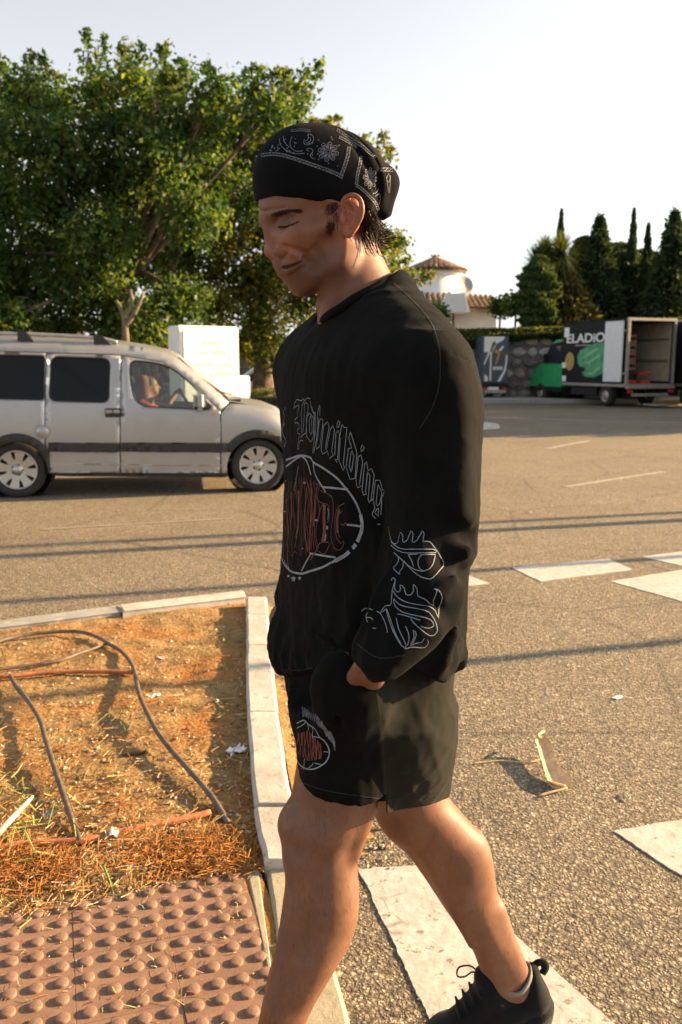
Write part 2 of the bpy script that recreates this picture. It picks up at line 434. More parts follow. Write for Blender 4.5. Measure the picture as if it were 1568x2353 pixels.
# kerb along the road behind the bed
FK = [(-260, 1476), (0, 1440), (120, 1424), (278, 1404), (282, 1403), (420, 1387), (562, 1370)]
for (i, j, zz, m) in ((0, 1, .045, M_kerbg), (1, 3, .045, M_kerbg), (4, 6, .055, M_kerbw)):
    pts = [Vector(p).to_2d() for p in FK[i:j+1]]
    A = [g(p.x, p.y+2, zz) for p in pts]; B = [g(p.x, p.y-13, zz) for p in pts]
    kerb_stone(A, B, zz, -.05, m, 20+i, 'grimy grey kerb stone along the road' if m is M_kerbg else None)
# concrete edging strip between the tactile paving and the dropped kerb
kerb_stone([g(562, 2006, .03), g(588, 2140, .03), g(614, 2270, .03), g(632, 2353, .03), g(690, 2640, .03)],
           [g(601, 1999, .03), g(619, 2130, .03), g(636, 2262, .03), g(656, 2353, .03), g(728, 2640, .03)], .03, -.05, M_kerby, 33, 'thin concrete edging strip beside the tactile paving', 'edging_strip')

# ---- dirt bed ---------------------------------------------------------------
def dirt_mat():
    m, nt, bs, _ = nmat('dirt')
    c = ramp(nt, [(.25, (.085, .048, .022)), (.42, (.225, .140, .060)), (.6, (.345, .230, .102)), (.78, (.45, .325, .175))], noise(nt, 7, 8, .72))
    o = ramp(nt, [(.48, (0, 0, 0)), (.64, (1, 1, 1))], noise(nt, 2.6, 5, .6))
    c = mixc(nt, mth(nt, 'MULTIPLY', o, .85), c, (.34, .145, .040))
    d = ramp(nt, [(.36, (.22, .17, .14)), (.47, (1, 1, 1))], noise(nt, 34, 8, .75)); c = mixc(nt, .8, c, d, 'MULTIPLY')
    w = ramp(nt, [(.70, (0, 0, 0)), (.76, (1, 1, 1))], noise(nt, 55, 5, .7)); c = mixc(nt, mth(nt, 'MULTIPLY', w, .7), c, (.62, .54, .42))
    nt.links.new(c, bs.inputs['Base Color']); bs.inputs['Roughness'].default_value = .95; bs.inputs['Specular IOR Level'].default_value = .2
    bump(nt, bs, mth(nt, 'ADD', noise(nt, 50, 8, .75), mth(nt, 'MULTIPLY', voro(nt, 60), .5)), .9, .014); return m
M_dirt = dirt_mat()
from mathutils import noise as mnoise
def inpoly(x, y, P):
    r = False; j = len(P)-1
    for i in range(len(P)):
        if (P[i][1] > y) != (P[j][1] > y) and x < (P[j][0]-P[i][0])*(y-P[i][1])/(P[j][1]-P[i][1])+P[i][0]: r = not r
        j = i
    return r
bedP = [g(x, y, .03) for x, y in ((-700, 1534), (0, 1440), (280, 1405), (572, 1370), (575, 1480), (572, 1560), (580, 1700), (594, 1850), (604, 1930), (612, 2003), (556, 2007), (0, 2124), (-700, 2275))]
bedP = [(p.x, p.y) for p in bedP]
def dz(x, y):
    a = mnoise.noise(Vector((x*2.2, y*2.2, 3)))*.016+mnoise.noise(Vector((x*9, y*9, 1)))*.009+mnoise.noise(Vector((x*28, y*28, 7)))*.005
    return .026+a
def dirt_sheet():
    h = .02; x0 = min(p[0] for p in bedP); x1 = max(p[0] for p in bedP); y0 = min(p[1] for p in bedP); y1 = max(p[1] for p in bedP)
    x0 = max(x0, -2.9); nx = int((x1-x0)/h)+2; ny = int((y1-y0)/h)+2; idx = {}; V = []; F = []
    def vid(i, j):
        if (i, j) not in idx:
            x, y = x0+i*h, y0+j*h; idx[(i, j)] = len(V); V.append((x, y, dz(x, y)))
        return idx[(i, j)]
    for i in range(nx):
        for j in range(ny):
            if inpoly(x0+(i+.5)*h, y0+(j+.5)*h, bedP): F.append((vid(i, j), vid(i+1, j), vid(i+1, j+1), vid(i, j+1)))
    return mesh('dirt_bed', V, F, M_dirt, True)
dirt = tag(ob('dirt_bed', dirt_sheet()), 'dry orange dirt bed behind the kerb', kind='structure')
# gutter debris along the road side of the kerb
def gutter():
    ys = [1385, 1420, 1500, 1600, 1700, 1780, 1850, 1900, 1950, 1992]; a = [612, 616, 622, 634, 648, 662, 676, 684, 690, 696]; b = [622, 630, 643, 662, 680, 705, 760, 830, 850, 800]
    V = []; F = []; r = random.Random(4); n = 9
    for i, y in enumerate(np.linspace(1385, 1992, 70)):
        l = g(np.interp(y, ys, a), y); q = g(np.interp(y, ys, b)+r.uniform(-.30, .22)*(np.interp(y, ys, b)-np.interp(y, ys, a))+r.uniform(-6, 6), y+r.uniform(-4, 4))
        for k in range(n):
            t = k/(n-1); p = l.lerp(q, t); V.append((p.x, p.y, .0035+.022*(1-t)*(.6+.6*mnoise.noise(p*14))*(t > 0 or 1)+.004*(1-t)))
    for i in range(69):
        for k in range(n-1): F.append((i*n+k, i*n+k+1, (i+1)*n+k+1, (i+1)*n+k))
    return mesh('gutter_dirt', V, F, M_dirt, True)
tag(ob('gutter_dirt', gutter()), 'drift of orange dirt and debris along the kerb', kind='structure')

# ---- straw, pebbles, needles: uncountable litter -----------------------------
def scatter_mat(name, cols, rough=.9):
    m, nt, bs, _ = nmat(name); a = nt.nodes.new('ShaderNodeAttribute'); a.attribute_name = 'Col'
    nt.links.new(a.outputs['Color'], bs.inputs['Base Color']); bs.inputs['Roughness'].default_value = rough; bs.inputs['Specular IOR Level'].default_value = .25
    return m
M_scat = scatter_mat('litter_bits', None)
def bedpoint(r, zone=None):
    while True:
        px = r.uniform(-40, 640); py = r.uniform(1385, 2110)
        p = g(px, py, .03)
        if zone and not zone(px, py, r): continue
        if inpoly(p.x, p.y, bedP): return p
def straw(n, seed, zone, lmin, lmax, cols, up=.25, wid=.0016, name='dry_straw', lab=''):
    r = random.Random(seed); V = []; F = []; C = []
    for _ in range(n):
        p = bedpoint(r, zone); z = dz(p.x, p.y); L = r.uniform(lmin, lmax); a = r.uniform(0, 6.283); e = r.uniform(-.05, up)
        d = Vector((math.cos(a)*math.cos(e), math.sin(a)*math.cos(e), math.sin(e))); s = Vector((-math.sin(a), math.cos(a), 0))*wid*r.uniform(.6, 1.6)
        b = Vector((p.x, p.y, z+r.uniform(.001, .012))); bend = Vector((r.uniform(-.2, .2), r.uniform(-.2, .2), r.uniform(-.1, .15)))*L
        k = len(V); up_ = Vector((0, 0, wid))
        for t in (0, .5, 1):
            q = b+d*L*t+bend*t*t; V += [q-s, q+up_, q+s]
        F += [(k, k+1, k+4, k+3), (k+1, k+2, k+5, k+4), (k+3, k+4, k+7, k+6), (k+4, k+5, k+8, k+7)]
        c = r.choice(cols); f = r.uniform(.7, 1.25); C += [[q*f for q in c]]*9
    me = mesh(name, V, F, M_scat); set_col(me, np.array(C)); return tag(ob(name, me), lab, kind='stuff')
tan = [(.36, .24, .105), (.44, .33, .17), (.30, .165, .055), (.26, .13, .04), (.50, .41, .26)]
orange = [(.36, .14, .032), (.30, .12, .028), (.40, .195, .056), (.24, .105, .03)]
straw(2200, 1, lambda x, y, r: r.random() < .25+.75*max(0, (y-1500)/600), .012, .05, tan, wid=.0011, name='dry_straw', lab='dry straw and stalk bits strewn over the dirt')
straw(4200, 2, lambda x, y, r: (r.random() < math.exp(-((x-480)/130)**2-((y-1965)/38)**2)) or r.random() < math.exp(-((x-40)/120)**2-((y-1990)/50)**2)*.6 or (r.random() < .02), .02, .06, orange, up=.45, wid=.0009, name='pine_needles', lab='orange pine needles piled along the paving edge')
straw(70, 3, lambda x, y, r: (r.random() < math.exp(-((x-60)/90)**2-((y-1880)/70)**2)) or r.random() < .03, .03, .09, [(.10, .16, .04), (.20, .24, .07), (.33, .30, .10)], up=1.0, wid=.0022, name='weed_blades', lab='thin green and yellow weed blades in the dirt')
def pebbles(n, seed, pick, smin, smax, cols, name, lab, zf):
    r = random.Random(seed); V = []; F = []; C = []
    base = [Vector(p).normalized() for p in ((1, 0, .1), (-.2, .9, 0), (-1, -.2, .1), (.1, -1, 0), (.2, .1, .9), (0, -.1, -.8))]
    fs = [(0, 1, 4), (1, 2, 4), (2, 3, 4), (3, 0, 4), (1, 0, 5), (2, 1, 5), (3, 2, 5), (0, 3, 5)]
    for _ in range(n):
        p = pick(r); s = smin*(smax/smin)**(r.random()**2.2); a = r.uniform(0, 6.28); m = Matrix.Rotation(a, 3, 'Z'); k = len(V)
        sc = Vector((r.uniform(.7, 1.4), r.uniform(.6, 1.1), r.uniform(.45, .8)))
        for q in base:
            w = m@Vector((q.x*sc.x*r.uniform(.8, 1.2), q.y*sc.y*r.uniform(.8, 1.2), q.z*sc.z))*s
            V.append((p.x+w.x, p.y+w.y, zf(p)+s*.35+w.z))
        F += [[i+k for i in f] for f in fs]; c = r.choice(cols); f = r.uniform(.7, 1.2); C += [[q*f for q in c]]*6
    me = mesh(name, V, F, M_scat); set_col(me, np.array(C)); return tag(ob(name, me), lab, kind='stuff')
pc = [(.42, .30, .17), (.55, .43, .27), (.30, .20, .11), (.40, .33, .24), (.25, .14, .07), (.46, .38, .28)]
pebbles(3000, 5, lambda r: bedpoint(r), .0022, .011, pc, 'dirt_pebbles', 'small pebbles and clods over the dirt bed', lambda p: dz(p.x, p.y))
def gut(r):
    while True:
        y = r.uniform(1390, 2000); x = np.interp(y, [1385, 1700, 1850, 1950, 2000], [616, 650, 680, 692, 700])+abs(r.gauss(0, 1))*np.interp(y, [1385, 1700, 1850, 1950, 2000], [8, 25, 110, 130, 90])
        return g(x, y, 0)
pebbles(1500, 6, gut, .0022, .012, pc, 'gutter_gravel', 'loose gravel bits along the foot of the kerb', lambda p: .004)
pebbles(500, 8, lambda r: g(r.uniform(700, 1700), r.uniform(1500, 2400), 0), .0015, .005, pc, 'road_grit', 'scattered grit on the road surface', lambda p: 0)

# ---- tactile paving --------------------------------------------------------
def tile_mat():
    m, nt, bs, _ = nmat('tactile_tile')
    c = ramp(nt, [(.3, (.165, .092, .061)), (.55, (.230, .135, .090)), (.75, (.30, .19, .132))], noise(nt, 18, 7, .7, coord='Object'))
    oi = nt.nodes.new('ShaderNodeObjectInfo'); c = mixc(nt, mth(nt, 'MULTIPLY', oi.outputs['Random'], .35), c, (.185, .105, .078))
    d = ramp(nt, [(.52, (1, 1, 1)), (.7, (.6, .5, .4))], noise(nt, 5, 6, .7)); c = mixc(nt, .7, c, d, 'MULTIPLY')
    nt.links.new(c, bs.inputs['Base Color']); bs.inputs['Roughness'].default_value = .8
    bump(nt, bs, noise(nt, 160, 5, .7), .35, .003); return m
M_tile = tile_mat()
TA = R(18.5); PIT = .0562; NT = 4; TS = PIT*NT
tr, tc_ = Vector((math.cos(TA), math.sin(TA), 0)), Vector((math.sin(TA), -math.cos(TA), 0))
tac = tag(empty('tactile_paving', g(562, 2004)), 'red-brown blister paving at the dropped kerb', kind='structure')
tileme = MB().box((0, 0, -.02), (TS-.0008, TS-.0008, .04)).me('tile', M_tile, bevel=.0008, seg=1)
dprof = [(.0160, 0), (.0155, .0044), (.0146, .0064), (.0130, .0072), (.0, .0075)]
dome_me = smooth_by_angle(MB().lathe(dprof, 20).me('dome', M_tile), .9)
o0 = g(536, 2015, .028)+tr*PIT*.45-tc_*PIT*.45   # upper right corner of the paving
rt = random.Random(11); far_d = []
for i in range(8):
    for j in range(6):
        c = o0-tr*TS*(i+.5)+tc_*TS*(j+.5)
        d = (c-Vector((0, 0, H)))
        if c.y < .9 or c.x < -1.75: continue
        # clip to the paving edge on the kerb side
        t = ob('tile', tileme, tac, c-tac.location+Vector((0, 0, rt.uniform(-.0015, .0015))), (rt.uniform(-.004, .004), rt.uniform(-.004, .004), TA))
        zc = c.z
        for a in range(NT):
            for b in range(NT):
                q = c+tr*PIT*(a-1.5)+tc_*PIT*(b-1.5)
                # only domes the photograph shows
                pc_ = (cT*(q.y)-sT*(q.z-H)); ux = FPX*q.x/pc_+IW/2; uy = IH/2-FPX*(sT*q.y+cT*(q.z-H))/pc_
                if not (-60 < ux < 640 and uy < 2420): far_d.append(q); continue
                ob('dome', dome_me, t, (PIT*(a-1.5)+rt.uniform(-.001, .001), -PIT*(b-1.5)+rt.uniform(-.001, .001), 0), (0, 0, rt.uniform(0, 6)))
# the blisters beyond the picture's edge, joined
fd = MB()
for q in far_d: fd.lathe(dprof, 12, Matrix.Translation(q-tac.location))
o = ob('outer_domes', smooth_by_angle(fd.me('outer_domes', M_tile), .9), tac); o['kind'] = 'stuff'
# paving bed below the tiles
q = [o0+tr*.05, o0-tr*1.9, o0-tr*1.9+tc_*1.5, o0+tr*.05+tc_*1.5]
MB().prism([p-tac.location-Vector((0, 0, .032)) for p in q], (0, 0, .0305)).build('mortar', M_dirt, tac)
def tilebits(r):
    p = o0-tr*r.uniform(0, 1.4)+tc_*abs(r.gauss(0, .35)); return p
pebbles(420, 16, tilebits, .0012, .0045, pc, 'paving_grit', 'grit and crumbs between the paving blisters', lambda p: .0285)
def tstraw():
    r = random.Random(8); V = []; F = []; C = []
    for _ in range(420):
        p = tilebits(r); L = r.uniform(.01, .05); a = r.uniform(0, 6.28); d = Vector((math.cos(a), math.sin(a), r.uniform(0, .25)))*L; s = Vector((-math.sin(a), math.cos(a), 0))*.0012; k = len(V)
        b = Vector((p.x, p.y, .0295)); m_ = b+d*.5+Vector((r.uniform(-.004, .004), r.uniform(-.004, .004), .002)); V += [b-s, b+s, m_-s, m_+s, b+d-s, b+d+s]; F += [(k, k+1, k+3, k+2), (k+2, k+3, k+5, k+4)]
        c = r.choice(tan); C += [[q*r.uniform(.5, 1.1) for q in c]]*6
    me = mesh('paving_straw', V, F, M_scat); set_col(me, np.array(C)); tag(ob('paving_straw', me), 'straw bits lying on the blister paving', kind='stuff')
tstraw()

# ---- tube frame on the dirt ---------------------------------------------------
M_tube = pm('tube_brown', (.055, .040, .031), (.125, .092, .070), 25, .6, bstr=.3, bscale=90, bdist=.002)
M_rust = pm('tube_rust', (.27, .085, .03), (.42, .17, .07), 30, .85, bstr=.5, bscale=120, bdist=.002)
def c6(u, v, z): return g(u*.4396, 1321+v*.4396, z)
fr = tag(empty('tube_frame', c6(700, 508, .03)), 'bent rusty metal tube frame lying on the dirt bed', 'frame')
for pts, zz, r_, m in (
    ([(-90, 372), (0, 345), (120, 315), (250, 300), (370, 295), (450, 303), (520, 330), (570, 360), (630, 395), (680, 450), (705, 505), (715, 560), (735, 640), (780, 740), (830, 830), (900, 920), (980, 1010), (1060, 1100), (1130, 1190), (1195, 1300)], [.05]*10+[.055, .065, .07, .07, .07, .065, .06, .055, .045, .03], .0095, M_tube),
    ([(-80, 534), (60, 530), (200, 515), (400, 505), (600, 507), (702, 510)], [.045]*6, .010, M_rust),
    ([(-80, 505), (130, 475), (300, 450), (430, 405), (566, 358)], [.045]*5, .0075, M_tube),
    ([(55, 528), (90, 590), (150, 660), (210, 760), (240, 860), (280, 990), (320, 1110), (370, 1260), (420, 1392)], [.05, .055, .06, .065, .065, .06, .055, .05, .04], .0095, M_tube),
    ([(-80, 1452), (100, 1412), (420, 1392), (560, 1360), (800, 1310), (950, 1280), (1100, 1245)], [.032, .034, .036, .036, .036, .036, .034], .012, M_rust)):
    P = cat([c6(u, v, z) for (u, v), z in zip(pts, zz)], 5)
    MB().tube([p-fr.location for p in P], r_, 10).build('tube', m, fr, smooth=True)

# ---- small litter ----------------------------------------------------------------
M_paper = pm('paper', (.62, .64, .68), (.78, .78, .78), 30, .8); M_stick = pm('dry_stick', (.45, .36, .24), (.66, .58, .45), 40, .9, bstr=.4); M_bark = pm('bark_chip', (.05, .03, .018), (.13, .08, .045), 30, .9, bstr=.6)
def scrap(name, px, py, w, h, seed, label, catg='litter', m=M_paper, z=None, amp=.25, grp=None):
    """crumpled sheet"""
    p = g(px, py, .03); z = dz(p.x, p.y) if z is None else z; r = random.Random(seed); n = 7; V = []; F = []; a0 = r.uniform(0, 3)
    for j in range(n):
        for i in range(n):
            u, v = i/(n-1)-.5, j/(n-1)-.5; edge = 1-.25*r.random()*(abs(u) > .4 or abs(v) > .4)
            V.append((u*w*edge, v*h*edge, max(.0015, amp*min(w, h)*(.35+mnoise.noise(Vector((u*3.3+seed, v*3.3, seed*1.7))))+r.uniform(-.002, .002))))
    for j in range(n-1):
        for i in range(n-1): F.append((j*n+i, j*n+i+1, (j+1)*n+i+1, (j+1)*n+i))
    n0 = n*n; V += [(x, y, zz-.0012) for x, y, zz in V]; F += [[q+n0 for q in f[::-1]] for f in F]
    o = ob(name, mesh(name, V, F, m), None, (p.x, p.y, z+.001), (0, 0, a0)); return tag(o, label, catg, grp)
scrap('paper_scrap', 543, 1728, .075, .05, 3, 'crumpled bluish paper scrap in the kerb shadow', amp=.5)
scrap('paper_scrap', 355, 1597, .06, .035, 4, 'white paper scrap on the dirt inside the tube loop', amp=.3)
scrap('tissue', 258, 1924, .05, .045, 5, 'crumpled white tissue beside the rusty tube', amp=.6)
scrap('paper_scrap', 370, 1512, .05, .018, 6, 'thin white scrap on the far dirt', amp=.3)
scrap('paper_scrap', 110, 1870, .04, .03, 7, 'grey crumpled scrap beside the white stick', amp=.5, m=pm('grey_paper', (.25, .28, .27), (.36, .4, .4), 30, .8))
scrap('paper_scrap', 1422, 1589, .055, .03, 8, 'small white paper scrap on the road', z=.002, amp=.2)
scrap('paper_scrap', 470, 2025-38, .02, .015, 9, 'tiny white flake at the paving edge', amp=.4)
a, b = c6(-30, 1375, .05), c6(172, 1158, .075)
tag(MB().tube([a-a, (b-a)*.4+Vector((.004, 0, .006)), (b-a)*.8, b-a], [.011, .009, .007, .004], 8).build('dry_stick', M_stick, None, True, loc=a), 'bleached dry stick at the left edge of the dirt', 'stick')
a = c6(640, 942, .034)
tag(MB().tube([(0, 0, 0), (.03, .004, .004), (.06, .006, .008), (.085, .012, .012)], [.004, .006, .010, .011], 7).build('bark_chip', M_bark, None, True, loc=a), 'dark bark chip on the dirt between the tubes', 'bark')
for u, v, s_ in ((1240, 690, 5), (1262, 430, 4), (1170, 490, 4), (1180, 350, 4), (1325, 1280, 5)):
    p = c6(u, v, .03); r = random.Random(u); V = []; F = []
    for q in range(7):
        a_ = r.uniform(0, 6.28); L = r.uniform(.02, .045); w = .005; d = Vector((math.cos(a_)*.6, math.sin(a_)*.6, 1)).normalized()*L; s = Vector((-math.sin(a_), math.cos(a_), 0))*w; k = len(V)
        V += [Vector((0, 0, 0)), d*.55-s, d*.55+s, d+Vector((0, 0, -.006))]; F += [(k, k+1, k+3, k+2)]
    tag(ob('weed', mesh('weed', V, F, pm('weed%d' % u, (.16, .18, .03), (.32, .28, .05), 40, .7)), None, (p.x, p.y, dz(p.x, p.y))), {1240: 'small yellow weed beside the paper scrap at the kerb', 1262: 'small weed halfway along the kerb shadow', 1170: 'small weed at the edge of the kerb shadow', 1180: 'small weed at the far end of the kerb shadow', 1325: 'small weed at the near end of the kerb shadow'}[u], 'weed')

# dry curled palm husk on the road
def husk():
    P = cat([g(1243, 1695, .055), g(1252, 1715, .045), g(1262, 1752, .035), (g(1283, 1785, .03)), g(1303, 1808, .02)], 6); org = g(1262, 1780)
    root = tag(empty('dry_husk', org), 'curled dry palm husk on the road beside the person', 'husk')
    n = len(P); V = []; F = []; w = np.interp(np.linspace(0, 1, n), [0, .15, .5, .8, 1], [.016, .030, .026, .046, .020])
    for i, p in enumerate(P):
        t = (P[min(i+1, n-1)]-P[max(i-1, 0)]).normalized(); s = t.cross(Vector((0, 0, 1))).normalized()
        for k in range(7):
            a_ = (k/6-.5)*2.4; V.append(p-org+s*math.sin(a_)*w[i]+Vector((0, 0, -math.cos(a_)*w[i]*.8+.012)))
    for i in range(n-1):
        for k in range(6): F.append((i*7+k, i*7+k+1, (i+1)*7+k+1, (i+1)*7+k))
    m = len(V); V += [q+Vector((0, 0, -.002)) for q in V]; F += [[q+m for q in f[::-1]] for f in F]
    mh = pm('husk', (.42, .27, .13), (.66, .50, .30), 30, .85, bstr=.4)
    ob('blade', mesh('blade', V, F, mh, True), root)
    for pts, r_ in (([g(1303, 1810, .015), g(1275, 1818, .012), g(1240, 1828, .006)], .004), ([g(1243, 1695, .055), g(1236, 1690, .065), g(1250, 1680, .06)], .005), ([g(1300, 1806, .02), g(1262, 1796, .018), g(1275, 1810, .012), g(1300, 1806, .02)], .003), ([g(1252, 1740, .01), g(1215, 1752, .006), g(1150, 1748, .005), g(1085, 1755, .004)], .0025)):
        MB().tube([p-org for p in cat(pts, 5)], r_, 6).build('stalk', mh, root, True)
husk()
for k, (x, y) in enumerate(((1440, 1840), (1215, 1180), (1060, 1062))):
    p = g(x, y, .004); L = .05 if k == 0 else .12
    tag(MB().tube([(0, 0, 0), (L*.3, L*.2, .006), (L*.2, L*.7, .008), (L*.1, L, .002)], .003, 6).build('twig', M_stick, None, True, loc=p), ['tiny pale twig on the road near the crossing stripe', 'yellowish twig on the road beyond the person', 'pale twig on the far road beside the person'][k], 'twig')
# ================================================================== BACKGROUND
M_leaf = attr_leaf('broad_leaf', .50); M_needle = attr_leaf('conifer_spray', .22, .7, .2)
M_barkt = pm('tree_bark', (.055, .042, .028), (.17, .13, .085), 6, .95, bstr=.8, bscale=22, bdist=.03)
def leaves_mesh(name, C, size, cols, m, r, asp=.55, updir=None, droop=0.0):
    """C (n,3) leaf centres; diamond shaped, slightly folded leaves"""
    n = len(C); d = r.normal(size=(n, 3))
    if updir is not None: d = d*.55+updir
    d[:, 2] -= droop; d /= np.linalg.norm(d, axis=1)[:, None]+1e-9
    q = r.normal(size=(n, 3)); s = np.cross(d, q); s /= np.linalg.norm(s, axis=1)[:, None]+1e-9
    nn = np.cross(d, s); L = (size*r.uniform(.6, 1.3, n))[:, None]; W_ = L*asp*.5
    V = np.empty((n, 4, 3)); V[:, 0] = C-d*L*.5; V[:, 1] = C+s*W_+nn*L*.10; V[:, 2] = C+d*L*.5; V[:, 3] = C-s*W_+nn*L*.10
    F = np.arange(n*4).reshape(n, 4); me = fastmesh(name, V.reshape(-1, 3), F, m)
    cols = np.repeat(cols, 4, 0); set_col(me, cols); return me
def rosettes(cen, rad, n, r, k=7, spread=.10, shell=.55, flat=.85):
    """n tufts through an ellipsoid, denser near its skin"""
    u = r.normal(size=(n, 3)); u /= np.linalg.norm(u, axis=1)[:, None]; t = r.uniform(0, 1, n)**shell
    c = cen+u*(rad*t)[:, None]*np.array((1, 1, flat)); o = r.normal(size=(n, k, 3))*spread
    return (c[:, None, :]+o).reshape(-1, 3)
def pick_cols(n, r, pal, k=7):
    pal = np.array(pal); g_ = r.integers(0, len(pal), n//k+1); c = pal[np.repeat(g_, k)[:n]]
    return c*r.uniform(.7, 1.3, (n, 1))
GREEN = [(.036, .082, .020), (.048, .100, .023), (.075, .125, .026), (.030, .068, .020), (.120, .155, .030)]
YEL = [(.14, .16, .03), (.18, .17, .035), (.09, .13, .028), (.20, .15, .04)]
def broad_tree(name, label, base, clumps, Yc, seed, trunk_r, sprouts=(), pal=GREEN, dens=1.0, leaf=.125, depth=1.6, fork=None, grp=None, Ypx=None):
    r = np.random.default_rng(seed); rr = random.Random(seed); base = Vector(base)
    root = tag(empty(name, base), label, 'tree', grp); tb = MB(); pts = []; col = []
    fork = Vector(fork) if fork else base+Vector((0, 0, 2.0))
    tb.tube([p-base for p in cat([base-Vector((0, 0, .2)), base.lerp(fork, .4)+Vector((.12, 0, 0)), base.lerp(fork, .8)+Vector((-.10, 0, 0)), fork], 4)], list(np.linspace(trunk_r*1.25, trunk_r*.8, 13)), 10)
    for (x, y, rp) in clumps:
        Yd = Yc+rr.uniform(-depth, depth); c = at(x, y, Yd); rad = (at(x+rp, y, Yd)-c).length
        m1 = fork.lerp(c, .35)+Vector((rr.uniform(-.25, .25), rr.uniform(-.2, .2), .25)); m2 = fork.lerp(c, .7)+Vector((rr.uniform(-.2, .2), rr.uniform(-.2, .2), .2))
        tb.tube([p-base for p in cat([fork-Vector((0, 0, .1)), m1, m2, c+Vector((0, 0, rad*.35))], 4)], list(np.linspace(trunk_r*.26, .012, 13)), 6)
        for _ in range(6):
            e = c+Vector((rr.gauss(0, 1), rr.gauss(0, 1), rr.gauss(.2, .8))).normalized()*rad*rr.uniform(.6, 1.0); tb.tube([m2-base, (m2.lerp(e, .55)+Vector((0, 0, .06)))-base, e-base], [.016, .010, .004], 5)
        n = int(rad*rad*470*dens)+8; k = 7; P_ = rosettes(np.array(c), rad, n, r, k, leaf*.75); pts.append(P_); col.append(pick_cols(len(P_), r, pal, k))
    for (x0, y0, x1, y1) in sprouts:
        Yd = Yc+rr.uniform(-depth*.5, depth*.5); a = at(x0, y0, Yd); b = at(x1, y1, Yd); tb.tube([a-base, a.lerp(b, .5)+Vector((.03, 0, 0))-base, b-base], [.018, .010, .004], 5)
        n = int((b-a).length*26)+4; t = r.uniform(.1, 1.03, n); P_ = np.array(a)+(np.array(b)-np.array(a))*t[:, None]; w = .13*(1.15-t)[:, None]+.03
        P_ = (P_[:, None, :]+r.normal(size=(n, 6, 3))*w[:, None, :]*.8).reshape(-1, 3); pts.append(P_); col.append(pick_cols(len(P_), r, pal, 6))
    tb.build('trunk', M_barkt, root, True)
    Pn = np.concatenate(pts)-np.array(base); ob('crown', leaves_mesh('crown', Pn, leaf, np.concatenate(col), M_leaf, r), root); return root
# ---- the large trees behind the van
YT = 17.5
big = [(40, 215, 70), (120, 240, 80), (-60, 300, 110), (40, 330, 90), (150, 340, 95), (232, 215, 62), (270, 300, 90), (300, 190, 50), (352, 235, 80), (400, 190, 48), (440, 300, 95), (500, 225, 62), (545, 290, 75), (590, 215, 44), (625, 265, 55), (672, 232, 46), (560, 370, 85), (640, 330, 55), (460, 400, 95), (350, 370, 95), (250, 420, 100), (120, 450, 105), (10, 450, 100), (-80, 450, 110), (340, 480, 95), (450, 500, 80), (230, 545, 100), (100, 570, 110), (-20, 590, 110), (180, 660, 95), (60, 690, 100), (-60, 700, 110), (300, 610, 70), (20, 770, 90), (140, 770, 80), (260, 735, 60), (590, 455, 60), (330, 745, 70), (420, 690, 70), (420, 590, 60), (230, 640, 80), (350, 560, 70), (520, 470, 70)]
sp = [(200, 180, 197, 75), (222, 170, 240, 85), (285, 160, 283, 92), (350, 170, 385, 100), (300, 150, 330, 105), (130, 190, 95, 135), (20, 190, -5, 130), (60, 170, 75, 125), (490, 200, 478, 145), (545, 190, 600, 155), (590, 200, 640, 165), (660, 215, 740, 140), (690, 245, 735, 165), (640, 230, 660, 165), (650, 290, 705, 255), (430, 190, 420, 140)]
t1b = at(235, 935, YT); t1b.z = 0
T1 = broad_tree('broadleaf_tree', 'tall wide-crowned green tree behind the silver van', t1b, big, YT, 3, .30, sp, dens=1.0, fork=at(290, 640, YT))
mid_c = [(520, 560, 70), (610, 540, 70), (690, 500, 60), (560, 650, 80), (660, 610, 80), (720, 640, 60), (600, 720, 70), (500, 700, 60), (690, 700, 60), (745, 560, 60), (780, 480, 55), (640, 430, 50), (700, 410, 50), (820, 420, 40), (880, 410, 26), (850, 360, 24), (905, 560, 38), (890, 630, 40), (930, 650, 24), (745, 300, 22), (800, 640, 60), (840, 560, 60), (590, 810, 36), (560, 780, 40), (620, 780, 40), (640, 830, 34), (480, 620, 46)]
sp2 = [(720, 330, 718, 265), (775, 330, 778, 270), (840, 370, 838, 312), (880, 400, 900, 340), (870, 380, 885, 305), (920, 650, 1000, 630), (900, 600, 945, 600), (740, 320, 758, 278), (900, 660, 960, 690)]
t2b = at(585, 930, 19.5); t2b.z = 0
broad_tree('broadleaf_tree', 'yellow-green tree behind the walking man and the white sign', t2b, mid_c, 19.5, 8, .22, sp2, pal=GREEN+YEL+YEL[:2], dens=.95, depth=1.3, fork=at(610, 660, 19.5))
far_c = [(420, 560, 60), (380, 640, 60), (450, 700, 70), (330, 720, 50), (360, 790, 60), (300, 800, 60), (500, 780, 40), (180, 830, 70), (60, 840, 70)]
t3b = at(400, 905, 24); t3b.z = 0
broad_tree('broadleaf_tree', 'small dark tree filling the gap under the wide crown', t3b, far_c, 24, 12, .16, (), dens=.8, depth=1.2, fork=at(400, 760, 24))
for k, dx in enumerate((-9.5, -20)):
    c = T1.copy(); COL.objects.link(c); c.location = T1.location+Vector((dx, 1.5+k*2, 0)); c.rotation_euler = (0, 0, 1.9+k); c['label'] = ('wide-crowned tree beyond the left picture edge, nearer one', 'wide-crowned tree beyond the left picture edge, farther one')[k]
    for ch in list(T1.children):
        q_ = ch.copy(); COL.objects.link(q_); q_.parent = c
